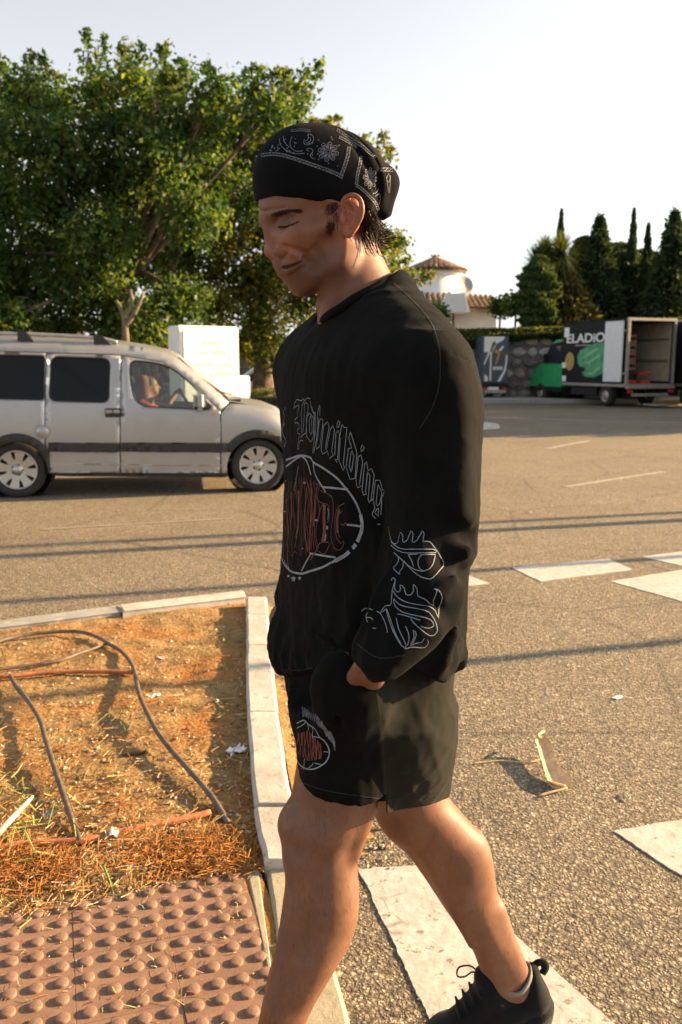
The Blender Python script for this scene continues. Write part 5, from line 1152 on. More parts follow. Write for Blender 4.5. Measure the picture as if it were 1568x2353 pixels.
person = tag(empty('person', (0.1, 1.42, 0)), 'man in black sweatshirt, shorts and patterned black headscarf walking left, hands in pockets', 'person')
PO = Vector(person.location)
def part(name, me, parent=None):
    """world-space mesh -> part of the person"""
    me.transform(Matrix.Translation(-PO)); return ob(name, me, parent or person)
def st(py, L, Rr, Y, ry, rot=0.0):
    a, b = at(L, py, Y), at(Rr, py, Y); W = abs(b.x-a.x)/2
    rx = math.sqrt(max(W*W-(ry*math.sin(rot))**2, (.3*W)**2))/math.cos(rot)
    return (a.z, (a.x+b.x)/2, Y, rx, ry, rot)
PSI = R(20)
lat = Vector((math.sin(PSI), -math.cos(PSI), 0)); fwd = Vector((-math.cos(PSI), -math.sin(PSI), 0))

# ---------------------------------------------------------------- head
s_ = (at(800.4, 515, 1.40)-at(799.4, 515, 1.40)).length*.2564     # metres per sketch pixel at the head
p0 = at(545.7+.2564*640, 258.5+.2564*1000, 1.40)
PH = R(7); cH, sH = math.cos(PH), math.sin(PH)
fh = Vector((-cH, -sH, 0)); lh = Vector((sH, -cH, 0))
def P(u, v, b=0.0):
    """sketch pixel and distance b from the head's middle plane -> head coordinates"""
    r = ray(545.7+.2564*u, 258.5+.2564*v); o = Vector((0, 0, H))-p0; t = (b-o.dot(lh))/r.dot(lh); X = o+r*t
    return (X.dot(fh), float(b), X.z)
def unP(X, Y, Z):
    """head coordinates -> sketch pixel"""
    wx = p0.x+X*fh.x+Y*lh.x; wy = p0.y+X*fh.y+Y*lh.y; wz = p0.z+Z-H
    zc = cT*wy-sT*wz; dx = FPX*wx/zc+IW/2; dy = IH/2-FPX*(sT*wy+cT*wz)/zc
    return (dx-545.7)/.2564, (dy-258.5)/.2564
def toW(V): return V[:, :1]*np.array(fh)+V[:, 1:2]*np.array(lh)+V[:, 2:3]*np.array((0, 0, 1.0))+np.array(p0)
def hW(u, v, b): q = P(u, v, b); return p0+fh*q[0]+lh*q[1]+Vector((0, 0, q[2]))
def mir(p): return (p[0], -p[1], p[2])
def tiltm(t):
    c, s = math.cos(t), math.sin(t); return [[c, 0, -s], [0, 1, 0], [s, 0, c]]
TL = tiltm(R(20))
hf = Field((-.135, -.098, -.165), (.090, .098, .075), .0015)
def both(fn, *pts, **kw):
    fn(*pts, **kw); fn(*[mir(p) if isinstance(p, tuple) and len(p) == 3 else p for p in pts], **kw)
def both_chain(pts, rs, **kw):
    hf.chain(pts, rs, **kw); hf.chain([mir(p) for p in pts], rs, **kw)
hf.ell(P(725, 640), (.089, .073, .084), k=.02)
hf.ell(P(505, 850), (.0505, .059, .060), k=.025)
hf.ell(P(660, 1040), (.066, .062, .078), k=.03, rot=TL)
hf.ell(P(640, 1270), (.048, .046, .055), k=.025, rot=TL)
hf.ell(P(520, 1330), (.026, .032, .030), k=.02)
hf.ell(P(565, 1540), (.0125, .018, .0120), k=.012)
both(hf.cone, P(890, 1300, .048), P(590, 1550, .016), .013, .0105, k=.025)
both(hf.cone, P(930, 1080, .058), P(890, 1310, .048), .012, .014, k=.03)
hf.chain([P(312, 985), P(303, 1050), P(294, 1120), P(288, 1200)], [.0056, .0050, .0058, .0068], k=.008)
hf.ell(P(287, 1252), (.0085, .0088, .0080), k=.007)
both(hf.cone, P(330, 1080, .006), P(360, 1235, .010), .006, .0085, k=.010)
both_chain([P(262, 940, .006), P(300, 922, .020), P(395, 895, .036), P(510, 898, .047)], [.0065, .0075, .0065, .0050], k=.012)
def S(u, v, off=0.0):
    """point of the near cheek under sketch pixel (u, v), pushed out by off along the side axis"""
    for b in np.arange(.095, -.02, -.0008):
        q = P(u, v, float(b)); i = np.round((np.array(q)-hf.lo)/hf.h).astype(int)
        if np.all(i >= 0) and np.all(i < hf.n) and hf.v[tuple(i)] <= 0: return P(u, v, float(b)+off)
    return P(u, v, off)
def feat(pts, rs, k=.004, op='s'):
    q = [S(*p) for p in pts]; both_chain(q, rs, k=k, op=op)
both(hf.ell, S(690, 930, .006), (.020, .0090, .022), k=.014, op='s')
both(hf.ell, S(770, 1220, .013), (.026, .016, .034), k=.014, op='s')
# eye: socket, closed lids, crease, lash line, lower lid
both(hf.ell, S(395, 1000, .004), (.023, .0125, .0112), k=.012, op='s')
both(hf.ell, S(300, 1015, .002), (.008, .006, .010), k=.008, op='s')
q = S(440, 1000, -.0065); both(hf.ell, q, (.0140, .0092, .0105), k=.004)
feat([(335, 985, 0), (375, 940, 0), (440, 925, 0), (520, 950, 0)], [.0012, .0018, .0020, .0012], .005)
feat([(350, 1010, 0), (410, 1022, 0), (480, 1000, 0), (560, 962, 0)], [.0012, .0020, .0019, .0008], .003)
feat([(390, 1065, 0), (450, 1068, 0), (530, 1030, 0)], [.0012, .0018, .001], .007)
feat([(590, 968, 0), (640, 950, 0), (690, 940, 0)], [.0008, .0014, .0006], .004); feat([(600, 990, 0), (650, 992, 0), (700, 1000, 0)], [.0008, .0014, .0006], .004); feat([(590, 1015, 0), (640, 1035, 0), (680, 1060, 0)], [.0008, .0012, .0006], .004)
# cheek lifted by the smile, cheekbone
both(hf.ell, S(545, 1150, -.012), (.024, .017, .021), k=.02)
both(hf.cone, S(560, 1075, -.008), S(840, 1010, -.008), .009, .008, k=.02)
# nose wing, nostril, crease
both(hf.ell, S(385, 1250, -.0015), (.0110, .0062, .0080), k=.005)
both(hf.ell, P(345, 1306, .0080), (.0070, .0032, .0030), k=.003, op='s')
feat([(400, 1190, 0), (440, 1225, 0), (445, 1275, 0), (405, 1308, 0)], [.0012, .0020, .0020, .0012], .004)
# lips
q = [S(580, 1322, 0), S(510, 1345, 0), S(440, 1358, 0), P(396, 1360, 0)]; both_chain(q, [.0020, .0038, .0045, .0044], k=.004)
q = [S(572, 1338, 0), S(520, 1382, 0), S(455, 1412, 0), P(420, 1420, 0)]; both_chain(q, [.0020, .0044, .0056, .0058], k=.004)
q = [S(592, 1318, 0), S(560, 1338, 0), S(500, 1368, .0005), S(440, 1384, .001), P(384, 1388, 0)]; both_chain(q, [.0012, .0020, .0024, .0022, .0016], k=.002, op='s')
for dd in (.003, .006): both_chain([(p[0]-dd*.5, p[1]-dd, p[2]) for p in q[:4]]+[(q[4][0]-dd, 0, q[4][2])], [.0012, .0020, .0022, .0020, .0012], k=.001, op='s')
# smile folds
feat([(440, 1200, 0), (520, 1235, 0), (610, 1280, 0), (665, 1350, 0), (670, 1420, 0)], [.0020, .0046, .0056, .0050, .0022], .007)
feat([(690, 1230, 0), (745, 1310, 0), (730, 1420, 0)], [.001, .0028, .001], .014)
feat([(600, 1300, 0), (618, 1345, 0), (605, 1390, 0)], [.001, .0026, .001], .008)
feat([(175, 880, 0), (300, 872, 0), (430, 850, 0)], [.0004, .0009, .0004], .004)
# neck
hf.chain([P(970, 1230), P(1000, 1450), P(1080, 1800), P(1110, 2000)], [.044, .0495, .054, .064], k=.022)
both(hf.cone, P(1010, 1190, .046), P(800, 1860, .014), .011, .010, k=.022)
hf.ell(P(770, 1740), (.010, .010, .012), k=.015)
hf.cone(P(1090, 1250), P(1225, 1600), .022, .036, k=.03)
# ears
def ear(sg):
    def E(u, v, b): q = P(u, v, b+.010); return q if sg > 0 else mir(q)
    hf.ell(E(1015, 920, .0675), (.0165, .0052, .028), k=.006)
    hf.cone(E(975, 930, .052), E(1000, 930, .062), .016, .013, k=.006)
    hf.ell(E(990, 1075, .0665), (.0075, .0040, .0080), k=.005)
    hf.chain([E(955, 905, .066), E(938, 835, .068), E(965, 768, .072), E(1030, 740, .076), E(1095, 775, .079), E(1120, 860, .080), E(1105, 950, .078), E(1060, 1030, .074), E(1015, 1095, .069), E(980, 1100, .067)],
             [.0028, .0034, .0036, .0038, .0040, .0038, .0034, .0032, .0038, .003], k=.003, n=3)
    hf.ell(E(1005, 840, .0765), (.0095, .0062, .0075), k=.003, op='s')
    hf.ell(E(985, 945, .0765), (.0085, .0085, .0125), k=.003, op='s')
    hf.chain([E(1010, 800, .0755), E(1062, 850, .0775), E(1065, 930, .0765), E(1020, 1020, .073)], [.0026, .0034, .0034, .0026], k=.004, n=3)
    hf.ell(E(948, 965, .0695), (.0045, .0040, .0062), k=.004)
ear(1); ear(-1)
Vh, Fh = hf.mesh('head', rel=2)
# colour of the skin, in head coordinates
def near(V, p, r): return np.exp(-(np.linalg.norm((V-np.array(p))/np.array(r), axis=1))**2)
base = np.array((.160, .071, .041)); Cs = np.tile(base, (len(Vh), 1))
Va = Vh.copy(); Va[:, 1] = np.abs(Va[:, 1])
def tint(w, c): 
    global Cs
    Cs = Cs*(1-w[:, None])+np.array(c)*w[:, None]
tint(.62*np.clip(near(Va, P(560, 1480, .03), (.05, .035, .032))+near(Va, P(830, 1380, .05), (.05, .03, .035)), 0, 1), (.075, .043, .032))   # stubble
tint(.35*near(Va, P(440, 1330, .008), (.018, .018, .010)), (.16, .09, .06))
for q in ((572, 1325, .028), (500, 1350, .021), (430, 1362, .010), (395, 1362, 0), (500, 1394, .02), (440, 1416, .01), (418, 1420, 0)): tint(.6*near(Va, P(*q), (.0065, .008, .0050)), (.24, .075, .055))
for q in ((310, 925), (360, 902), (420, 888), (480, 884), (530, 892)): tint(.6*near(Va, S(*q), (.007, .008, .0032)), (.05, .028, .018))
tint(.45*near(Va, P(520, 1180, .045), (.028, .02, .024)), (.42, .19, .115))
tint(.4*near(Va, P(330, 1240, .005), (.02, .016, .014)), (.42, .18, .115))
tint(.5*near(Va, P(1030, 900, .075), (.035, .018, .045)), (.44, .14, .085))
tint(.6*near(Va, S(400, 985), (.022, .016, .011)), (.11, .05, .032)); tint(.35*near(Va, S(640, 1330), (.02, .02, .03)), (.10, .05, .032))
Vw = toW(Vh)

# ---------------------------------------------------------------- legs, arms, trunk
lf = Field((-.30, .95, -.02), (.55, 1.80, .82), .0044)
LL = [(1700, 690, 880, 1.335, .085), (1780, 678, 876, 1.32, .083), (1840, 666, 864, 1.31, .077), (1884, 651, 848, 1.30, .070), (1915, 653, 829, 1.295, .064), (1950, 660, 822, 1.29, .060), (1989, 663, 821, 1.285, .058), (2047, 662, 821, 1.275, .060), (2100, 652, 818, 1.27, .0605), (2145, 643, 806, 1.262, .060), (2191, 631, 787, 1.255, .057), (2243, 616, 757, 1.245, .051), (2300, 604, 724, 1.235, .044), (2353, 593, 702, 1.225, .038), (2420, 578, 674, 1.215, .034), (2520, 553, 645, 1.20, .033), (2600, 530, 628, 1.185, .036)]
lf.loft([st(*q) for q in LL], k=.01)
RL = [(1740, 830, 1004, 1.545, .082), (1793, 842, 1011, 1.555, .080), (1835, 850, 1030, 1.56, .072), (1871, 860, 1062, 1.565, .066), (1911, 885, 1096, 1.57, .062), (1950, 928, 1120, 1.575, .060), (2002, 968, 1135, 1.58, .058), (2050, 1000, 1143, 1.585, .056), (2090, 1027, 1152, 1.587, .053), (2132, 1060, 1167, 1.59, .048), (2175, 1083, 1187, 1.592, .042), (2210, 1097, 1203, 1.594, .037), (2250, 1110, 1218, 1.596, .0345), (2285, 1118, 1230, 1.597, .036), (2330, 1115, 1235, 1.597, .037)]
lf.loft([st(*q) for q in RL], k=.01)
def A(px, py, Y): return tuple(at(px, py, Y))
# knee caps, shin edges, calf heads, tendons, ankle bones
lf.ell(A(682, 1893, 1.285), (.030, .034, .034), k=.02); lf.ell(A(676, 1962, 1.265), (.016, .018, .022), k=.02)
lf.cone(A(690, 1990, 1.25), A(630, 2330, 1.20), .016, .012, k=.03)
lf.ell(A(766, 2075, 1.26), (.030, .030, .075), k=.03); lf.cone(A(735, 1985, 1.225), A(700, 2200, 1.205), .005, .004, k=.016, op='s'); lf.ell(A(745, 1860, 1.225), (.020, .016, .040), k=.02, op='s')
lf.cone(A(850, 1850, 1.27), A(815, 1960, 1.265), .012, .010, k=.02)
lf.ell(A(930, 1890, 1.53), (.036, .034, .038), k=.025); lf.ell(A(1090, 1985, 1.565), (.024, .030, .060), k=.03)
lf.ell(A(1062, 2010, 1.550), (.022, .026, .062), k=.03); lf.cone(A(985, 1965, 1.525), A(1085, 2170, 1.555), .010, .008, k=.02)
lf.cone(A(1140, 2090, 1.58), A(1212, 2285, 1.60), .018, .0115, k=.022)
lf.ell(A(1158, 2270, 1.570), (.012, .010, .013), k=.016)
Vl, Fl = lf.mesh('legs')
tf = Field((-.30, .95, .62), (.46, 1.85, 1.60), .009)
nb = at(835, 775, 1.42); hipc = Vector((.10, 1.43, .88))
tf.chain([tuple(nb-Vector((0, 0, .03))), (.05, 1.42, 1.36), (.08, 1.425, 1.15), (.10, 1.43, 1.0), tuple(hipc)], [.06, .10, .095, .09, .085], k=.03)
tf.cone((.04, 1.35, .90), (.01, 1.335, .775), .075, .065, k=.03); tf.cone((.10, 1.49, .90), (.105, 1.53, .75), .065, .055, k=.03)
SLp = nb+lat*.19+Vector((0, 0, -.03)); SRp = nb-lat*.19+Vector((0, 0, -.03)); nb = nb+Vector((0, 0, .029))
tf.cone(tuple(nb-Vector((0, 0, .045))), tuple(SLp), .042, .045, k=.03); tf.cone(tuple(nb-Vector((0, 0, .045))), tuple(SRp), .042, .045, k=.03)
EL = at(1010, 1250, 1.19); WL = at(870, 1500, 1.12)
tf.chain([tuple(SLp), tuple(EL)], [.048, .042]); tf.chain([tuple(EL), tuple(WL)], [.040, .022])
ER = at(880, 1180, 1.70); WR = at(690, 1370, 1.56)
tf.chain([tuple(SRp), tuple(ER)], [.048, .042]); tf.chain([tuple(ER), tuple(WR)], [.042, .028])
Vt, Ft = tf.mesh('trunk')
# hands (fingers run down into the pockets)
hf2 = Field((-.16, 1.02, .70), (.30, 1.68, 1.10), .0032)
def hand(w, palm, tips, thumb, r=.0085):
    hf2.cone(tuple(w), tuple(palm), .021, .025, k=.01); hf2.ell(tuple(palm), (.036, .016, .040), k=.012)
    for j, t in enumerate(tips):
        b = palm+Vector((-.027+.018*j, 0, -.03)); mth_ = b.lerp(t, .5)+Vector((0, -.006, 0)); hf2.chain([tuple(b), tuple(mth_), tuple(t)], [r*1.1, r, r*.85], k=.003)
    hf2.chain([tuple(w+Vector((-.02, -.005, -.015))), tuple(thumb[0]), tuple(thumb[1])], [.014, .0105, .0085], k=.01)
pl = at(836, 1585, 1.245)
hand(at(886, 1475, 1.138), pl, [pl+Vector((-.045+.017*j, .040, -.085-.008*(j in (1, 2)))) for j in range(4)], (pl+Vector((-.036, .012, -.02)), pl+Vector((-.040, .035, -.055))))
pr = at(662, 1425, 1.55)
hand(at(690, 1372, 1.56), pr, [pr+Vector((-.01+.012*j, .005, -.09)) for j in range(4)], (pr+Vector((-.018, -.012, -.01)), pr+Vector((-.014, -.012, -.05))))
Vd, Fd = hf2.mesh('hands')
n1, n2, n3 = len(Vw), len(Vl), len(Vt)
bV = np.concatenate([Vw, Vl, Vt, Vd]); bF = np.concatenate([Fh, Fl+n1, Ft+n1+n2, Fd+n1+n2+n3])
bme = fastmesh('body', bV, bF, M_skin, True)
legc = np.tile(np.array((.165, .082, .047)), (len(bV)-n1, 1)); set_col(bme, np.concatenate([Cs, legc]))
body = part('body', bme); body['label'] = 'tanned skin of face, neck, legs and hands'

# ---------------------------------------------------------------- sweatshirt
sf = Field((-.22, .98, .74), (.45, 1.84, 1.64), .0042)
TS_ = [(690, 770, 950, 1.42, .10), (715, 745, 975, 1.42, .15), (750, 712, 1000, 1.425, .19), (790, 678, 1020, 1.43, .215), (840, 651, 1035, 1.43, .232), (900, 643, 1045, 1.43, .24), (1000, 646, 1050, 1.43, .235), (1100, 652, 1054, 1.43, .23), (1200, 651, 1055, 1.43, .23), (1290, 648, 1052, 1.43, .23), (1350, 645, 1050, 1.43, .228), (1420, 638, 1052, 1.43, .225), (1470, 630, 1054, 1.43, .225), (1520, 630, 1050, 1.43, .22), (1560, 644, 1034, 1.43, .205), (1590, 660, 1012, 1.43, .195)]
def tfold(a, z): return .010*np.sin(3*a+z*9+1.0)*np.sin(z*13+a)+.008*np.sin(5*a-z*17)*np.clip((1.15-z)*2.5, 0, 1)+.016*np.sin(a*7+z*30)*np.clip((1.0-z)*5, 0, 1)
sf.loft([st(*q, PSI) for q in TS_], k=.02, n=2.3, fold=tfold)
sf.cone(tuple(nb+Vector((.02, 0, -.035))), tuple(SLp+Vector((.004, 0, -.034))), .056, .070, k=.05)
sf.cone(tuple(nb+Vector((0, 0, -.035))), tuple(SRp+Vector((0, 0, -.02))), .060, .078, k=.06)
sf.cone(tuple(hW(1335, 1590, -.01)), tuple(SLp+Vector((0, 0, -.03))), .036, .066, k=.035); sf.cone(tuple(hW(1335, 1590, .01)), tuple(SRp+Vector((0, 0, -.03))), .036, .066, k=.035)
SLV = [(760, 905, 1050, 1.245, .07), (800, 885, 1080, 1.235, .084), (850, 872, 1098, 1.23, .092), (930, 872, 1111, 1.225, .093), (1010, 878, 1107, 1.22, .090), (1100, 888, 1104, 1.21, .086), (1200, 890, 1098, 1.195, .082), (1290, 874, 1088, 1.175, .079), (1370, 850, 1067, 1.155, .075), (1440, 826, 1030, 1.14, .070), (1490, 813, 985, 1.128, .064), (1525, 818, 940, 1.122, .056), (1552, 846, 903, 1.118, .042)]
def sfold(a, z): return .018*np.sin(2*a+z*22)*np.exp(-((z-1.08)/.11)**2)+.014*np.sin(4*a-z*34)*np.exp(-((z-.98)/.10)**2)+.010*np.sin(3*a+z*8)
sf.loft([st(*q) for q in SLV], k=.012, n=2.2, fold=sfold)
# far sleeve with its bunched cuff
sf.cone(tuple(SRp+Vector((0, 0, -.03))), tuple(ER), .085, .075, k=.03); sf.cone(tuple(ER), tuple(at(700, 1360, 1.565)), .075, .050, k=.03)
sf.ell(tuple(at(664, 1372, 1.555)), (.030, .034, .026), k=.012); sf.ell(tuple(at(668, 1400, 1.55)), (.026, .03, .012), k=.006)
sf.ell(tuple(at(672, 1487, 1.45)), (.040, .07, .06), k=.03)
# cloth folds: grooves and ridges
def fold(pts, rs, op='s', k=.02): sf.chain([A(*p) for p in pts], rs, k=k, op=op)
fold([(884, 800, 1.158), (872, 900, 1.135), (880, 1020, 1.13), (886, 1150, 1.125)], [.006, .012, .013, .006], k=.035)
fold([(919, 669, 1.30), (975, 712, 1.20), (1003, 760, 1.158), (1010, 820, 1.142), (1015, 880, 1.135)], [.0016, .0018, .0018, .0018, .001], k=.004)
fold([(1036, 810, 1.148), (1070, 838, 1.175), (1094, 868, 1.20)], [.0012, .0022, .0012], k=.005)
fold([(1045, 900, 1.150), (1052, 1030, 1.145), (1046, 1180, 1.135), (1040, 1300, 1.12)], [.004, .008, .008, .004], 'u', .03)
fold([(985, 1230, 1.112), (1040, 1290, 1.118), (1080, 1330, 1.15)], [.004, .009, .005], 's', .025)
fold([(960, 1180, 1.112), (1030, 1215, 1.118), (1085, 1235, 1.15)], [.003, .007, .004], 's', .025)
fold([(900, 1290, 1.098), (960, 1370, 1.088), (1040, 1410, 1.10)], [.003, .007, .004], 's', .025)
fold([(700, 800, 1.26), (740, 960, 1.22), (750, 1080, 1.215)], [.003, .008, .003], 's', .03)
fold([(800, 1000, 1.19), (815, 1150, 1.188), (800, 1330, 1.19)], [.003, .007, .003], 's', .03)
fold([(690, 1380, 1.27), (740, 1420, 1.21), (800, 1470, 1.185)], [.004, .010, .005], 's', .03)
fold([(680, 1470, 1.27), (730, 1510, 1.22), (790, 1520, 1.19)], [.004, .009, .005], 's', .025)
fold([(700, 1440, 1.24), (760, 1475, 1.20), (800, 1505, 1.18)], [.004, .008, .004], 'u', .03)
fold([(1040, 1420, 1.24), (1010, 1470, 1.20), (960, 1500, 1.17)], [.004, .009, .005], 's', .02)
fold([(1050, 1450, 1.24), (1022, 1520, 1.23), (1005, 1560, 1.24)], [.004, .007, .004], 'u', .02)
wr = np.random.default_rng(5)
def wrinkle(F_, amp, lo=None, hi=None, sc=1.0, seed=0, nk=7, zs=.55):
    g_ = np.random.default_rng(seed); sl, P_ = F_.win(F_.lo if lo is None else lo, F_.lo+F_.h*F_.n if hi is None else hi); acc = 0
    w1 = .9*np.sin(P_[0]*9*sc+P_[2]*7*sc+seed)+.7*np.sin(P_[1]*11*sc-P_[2]*8*sc)
    for _ in range(nk):
        k = g_.normal(size=3)*np.array((1, 1, zs)); k = k/np.linalg.norm(k)*g_.uniform(24, 52)*sc; c = 1-np.abs(np.sin(P_[0]*k[0]+P_[1]*k[1]+P_[2]*k[2]+g_.uniform(0, 6)+w1)); acc = acc+c**3
    F_.v[sl] = F_.v[sl]-amp(*P_)*(acc/nk*2.2-.55)
wrinkle(sf, lambda X, Y, Z: .0020+.0015*np.clip((1.3-Z)/.2, 0, 1)+.009*np.exp(-((Z-1.10)/.10)**2)*np.clip((1.33-Y)/.05, 0, 1)+.006*np.clip((1.02-Z)/.10, 0, 1), seed=3)
wrinkle(sf, lambda X, Y, Z: .0016+.003*np.clip((1.05-Z)/.10, 0, 1), sc=2.2, seed=9)
# hem outline
hx = [640, 655, 700, 760, 800, 830, 900, 945, 985, 1020, 1060]; hy = [1560, 1566, 1560, 1540, 1520, 1516, 1530, 1512, 1542, 1568, 1540]
hX = [at(x, y, 1.26).x for x, y in zip(hx, hy)]; hZ = [at(x, y, 1.26).z for x, y in zip(hx, hy)]
def hem(X, Y, Z):
    zn = np.interp(X[:, 0, 0], hX, hZ)[:, None, None]; t = np.clip((Y-1.30)/.2, 0, 1); z0 = zn*(1-t)+(.842+.012*np.sin(X*40+Y*30))*t
    arm = np.clip((1.175-Y)/.02, 0, 1)
    return (Z-(z0-arm*.06))
sf.func(hem, hi=(.45, 1.84, 1.02), k=.004, op='s') if False else sf.func(lambda X, Y, Z: -hem(X, Y, Z), hi=(.45, 1.84, 1.0), k=.004, op='x')
# neck opening
nx_ = [P(770, 1850), P(1385, 1478)]
q0, q1 = hW(772, 1862, .0), hW(1382, 1480, .0); mid = (q0+q1)/2; ax = (q1-q0).normalized(); nrm = Vector((0, 1, 0)).cross(ax); nrm = nrm if nrm.z > 0 else -nrm; rad = (q1-q0).length/2
def neckcut(X, Y, Z):
    dx, dy, dzz = X-mid.x, Y-mid.y, Z-mid.z
    a = dx*ax.x+dzz*ax.z; n_ = dx*nrm.x+dzz*nrm.z; b = dy
    return np.maximum(np.sqrt((a/1.0)**2+(b/1.02)**2)-rad*1.0, -n_-.012)
sf.func(neckcut, (-.2, 1.2, 1.42), (.3, 1.7, 1.64), k=.006)
def above(X, Y, Z):  # cloth only below the collar plane around the neck
    n_ = (X-mid.x)*nrm.x+(Z-mid.z)*nrm.z; a = (X-mid.x)*ax.x+(Z-mid.z)*ax.z
    return np.maximum(-(n_-.004), np.sqrt(a**2+(Y-mid.y)**2)-rad*1.25)
sf.func(above, (-.2, 1.2, 1.42), (.3, 1.7, 1.64), k=.012)
Vs, Fs = sf.mesh('shirt', rel=2)
shirt_bvh = BVHTree.FromPolygons(Vs.tolist(), Fs.tolist())
shirt = part('sweatshirt', fastmesh('sweatshirt', Vs, Fs, M_shirt, True)); shirt['label'] = 'oversized washed black long-sleeved sweatshirt with outlined lettering'
# ribbed collar
CP = []
for i in range(73):
    t = 2*math.pi*i/72; w = mid+ax*math.cos(t)*rad*1.015+Vector((0, 1, 0))*math.sin(t)*rad*1.035
    hit = shirt_bvh.find_nearest(w-nrm*.004); kb = .25+.5*max(0, math.cos(t))**.5; CP.append((hit[0] if hit[0] else w)*kb+(w+nrm*.001)*(1-kb))
CP = [(CP[i-1]+CP[i]*2+CP[(i+1) % 72])/4 for i in range(72)]; CP.append(CP[0]); cm = MB().tube([p-PO for p in CP], .0090, 10, cap=False, flat=.75); cm.build('collar', M_shirt, shirt, True)

# ---------------------------------------------------------------- shorts
qf = Field((-.20, 1.02, .50), (.40, 1.76, 1.02), .0042)
qf.loft([st(*q, PSI) for q in [(1440, 655, 1030, 1.43, .19), (1500, 655, 1028, 1.43, .195), (1560, 653, 1022, 1.43, .20), (1610, 660, 1018, 1.43, .20), (1660, 672, 1016, 1.43, .19), (1710, 700, 1012, 1.44, .17), (1780, 760, 1000, 1.46, .12)]], k=.02, n=2.3)
def lfold(a, z): return .012*np.sin(3*a+z*20)+.01*np.sin(5*a-z*26+1)
qf.loft([st(*q) for q in [(1590, 662, 880, 1.345, .125), (1640, 668, 880, 1.335, .125), (1690, 680, 882, 1.325, .12), (1730, 682, 884, 1.32, .12), (1800, 671, 888, 1.31, .118), (1870, 668, 889, 1.305, .118)]], k=.02, n=2.3, fold=lfold)
qf.loft([st(*q) for q in [(1590, 780, 1021, 1.46, .19), (1660, 790, 1019, 1.475, .185), (1730, 800, 1017, 1.49, .175), (1800, 812, 1014, 1.50, .165), (1890, 825, 1010, 1.505, .158)]], k=.06, n=2.3, fold=lfold)
qf.ell(tuple(at(802, 1590, 1.232)), (.062, .050, .066), k=.045)             # the hand in the pocket
def qfold(pts, rs, op='s', k=.012): qf.chain([A(*p) for p in pts], rs, k=k, op=op)
qfold([(812, 1508, 1.17), (838, 1560, 1.165), (866, 1585, 1.165)], [.005, .007, .004], 's', .008)   # pocket mouth
qfold([(700, 1600, 1.24), (690, 1650, 1.22), (676, 1700, 1.23)], [.004, .010, .006], 's', .02)
qfold([(672, 1716, 1.25), (688, 1722, 1.225), (720, 1722, 1.205)], [.008, .008, .003], 's', .012)
qfold([(780, 1640, 1.20), (770, 1720, 1.195), (790, 1820, 1.19)], [.002, .006, .003], 's', .02)
qfold([(862, 1580, 1.26), (874, 1650, 1.30), (881, 1740, 1.305), (884, 1840, 1.30)], [.004, .006, .006, .005], 'u', .010)   # side seam ridge
qfold([(930, 1590, 1.30), (950, 1680, 1.42), (960, 1780, 1.44)], [.003, .006, .003], 's', .02)
wrinkle(qf, lambda X, Y, Z: .0030+0*Z, seed=13, zs=.35); wrinkle(qf, lambda X, Y, Z: .0014+0*Z, sc=2.2, seed=14)
# hems
zl = at(780, 1846, 1.20).z; zr = at(950, 1846, 1.36).z
def lhem(X, Y, Z): return np.where((FPX*X/(cT*Y-sT*(Z-H)) < 888-784) & (Y < 1.425), Z-(zl-(X+.03)*.16+(Y-1.2)*.12), Z-(zr+(X-.11)*.10+(1.355-Y)*.42))
qf.func(lambda X, Y, Z: -lhem(X, Y, Z), hi=(.4, 1.76, .86), k=.003, op='x')
def inner(rows, grow=.86):
    out = []
    for q in rows:
        z, cx, cy, rx, ry, ro = st(*q); out.append((z, cx, cy, rx*grow, ry*grow, ro))
    return out
qf.loft(inner([(1815, 671, 887, 1.307, .118), (1885, 668, 889, 1.303, .118)], .94), k=.004, op='s', zcap=True)
qf.loft(inner([(1800, 815, 1013, 1.50, .164), (1890, 825, 1010, 1.505, .158)], .94), k=.004, op='s', zcap=True)
Vq, Fq = qf.mesh('shorts', rel=2)
short_bvh = BVHTree.FromPolygons(Vq.tolist(), Fq.tolist())
# sunlit olive tone painted into the black shorts' back, cut along the side seam
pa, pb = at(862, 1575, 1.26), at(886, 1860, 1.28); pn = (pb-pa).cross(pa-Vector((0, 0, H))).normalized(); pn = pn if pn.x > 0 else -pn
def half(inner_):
    me = fastmesh('shorts' if inner_ else 'sunlit_back', Vq, Fq, M_short if inner_ else M_short_sun, True); bm = bmesh.new(); bm.from_mesh(me)
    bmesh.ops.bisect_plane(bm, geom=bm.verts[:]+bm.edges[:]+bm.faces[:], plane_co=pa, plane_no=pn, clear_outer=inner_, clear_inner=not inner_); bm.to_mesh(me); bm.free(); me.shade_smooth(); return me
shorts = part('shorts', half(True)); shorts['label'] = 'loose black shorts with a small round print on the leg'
bp = part('sunlit_back', half(False), shorts); bp['label'] = 'back of the black shorts with the sunlit olive tone in its colour'

# ---------------------------------------------------------------- headscarf
kf = Field((-.165, -.105, -.03), (.105, .105, .17), .0022)
kf.ell(P(660, 610), (.0840, .0775, .0825), k=.02)
kf.ell(P(490, 640), (.0535, .0680, .064), k=.03)
kf.ell(P(900, 600), (.071, .072, .066), k=.03)
kf.ell(P(1080, 700), (.042, .060, .055), k=.03)
# knotted tail at the back
kf.ell(P(1340, 640), (.0165, .030, .026), k=.015); kf.cone(P(1350, 640, .01), P(1335, 900, .008), .0155, .007, k=.014); kf.ell(P(1300, 850), (.012, .02, .024), k=.012)
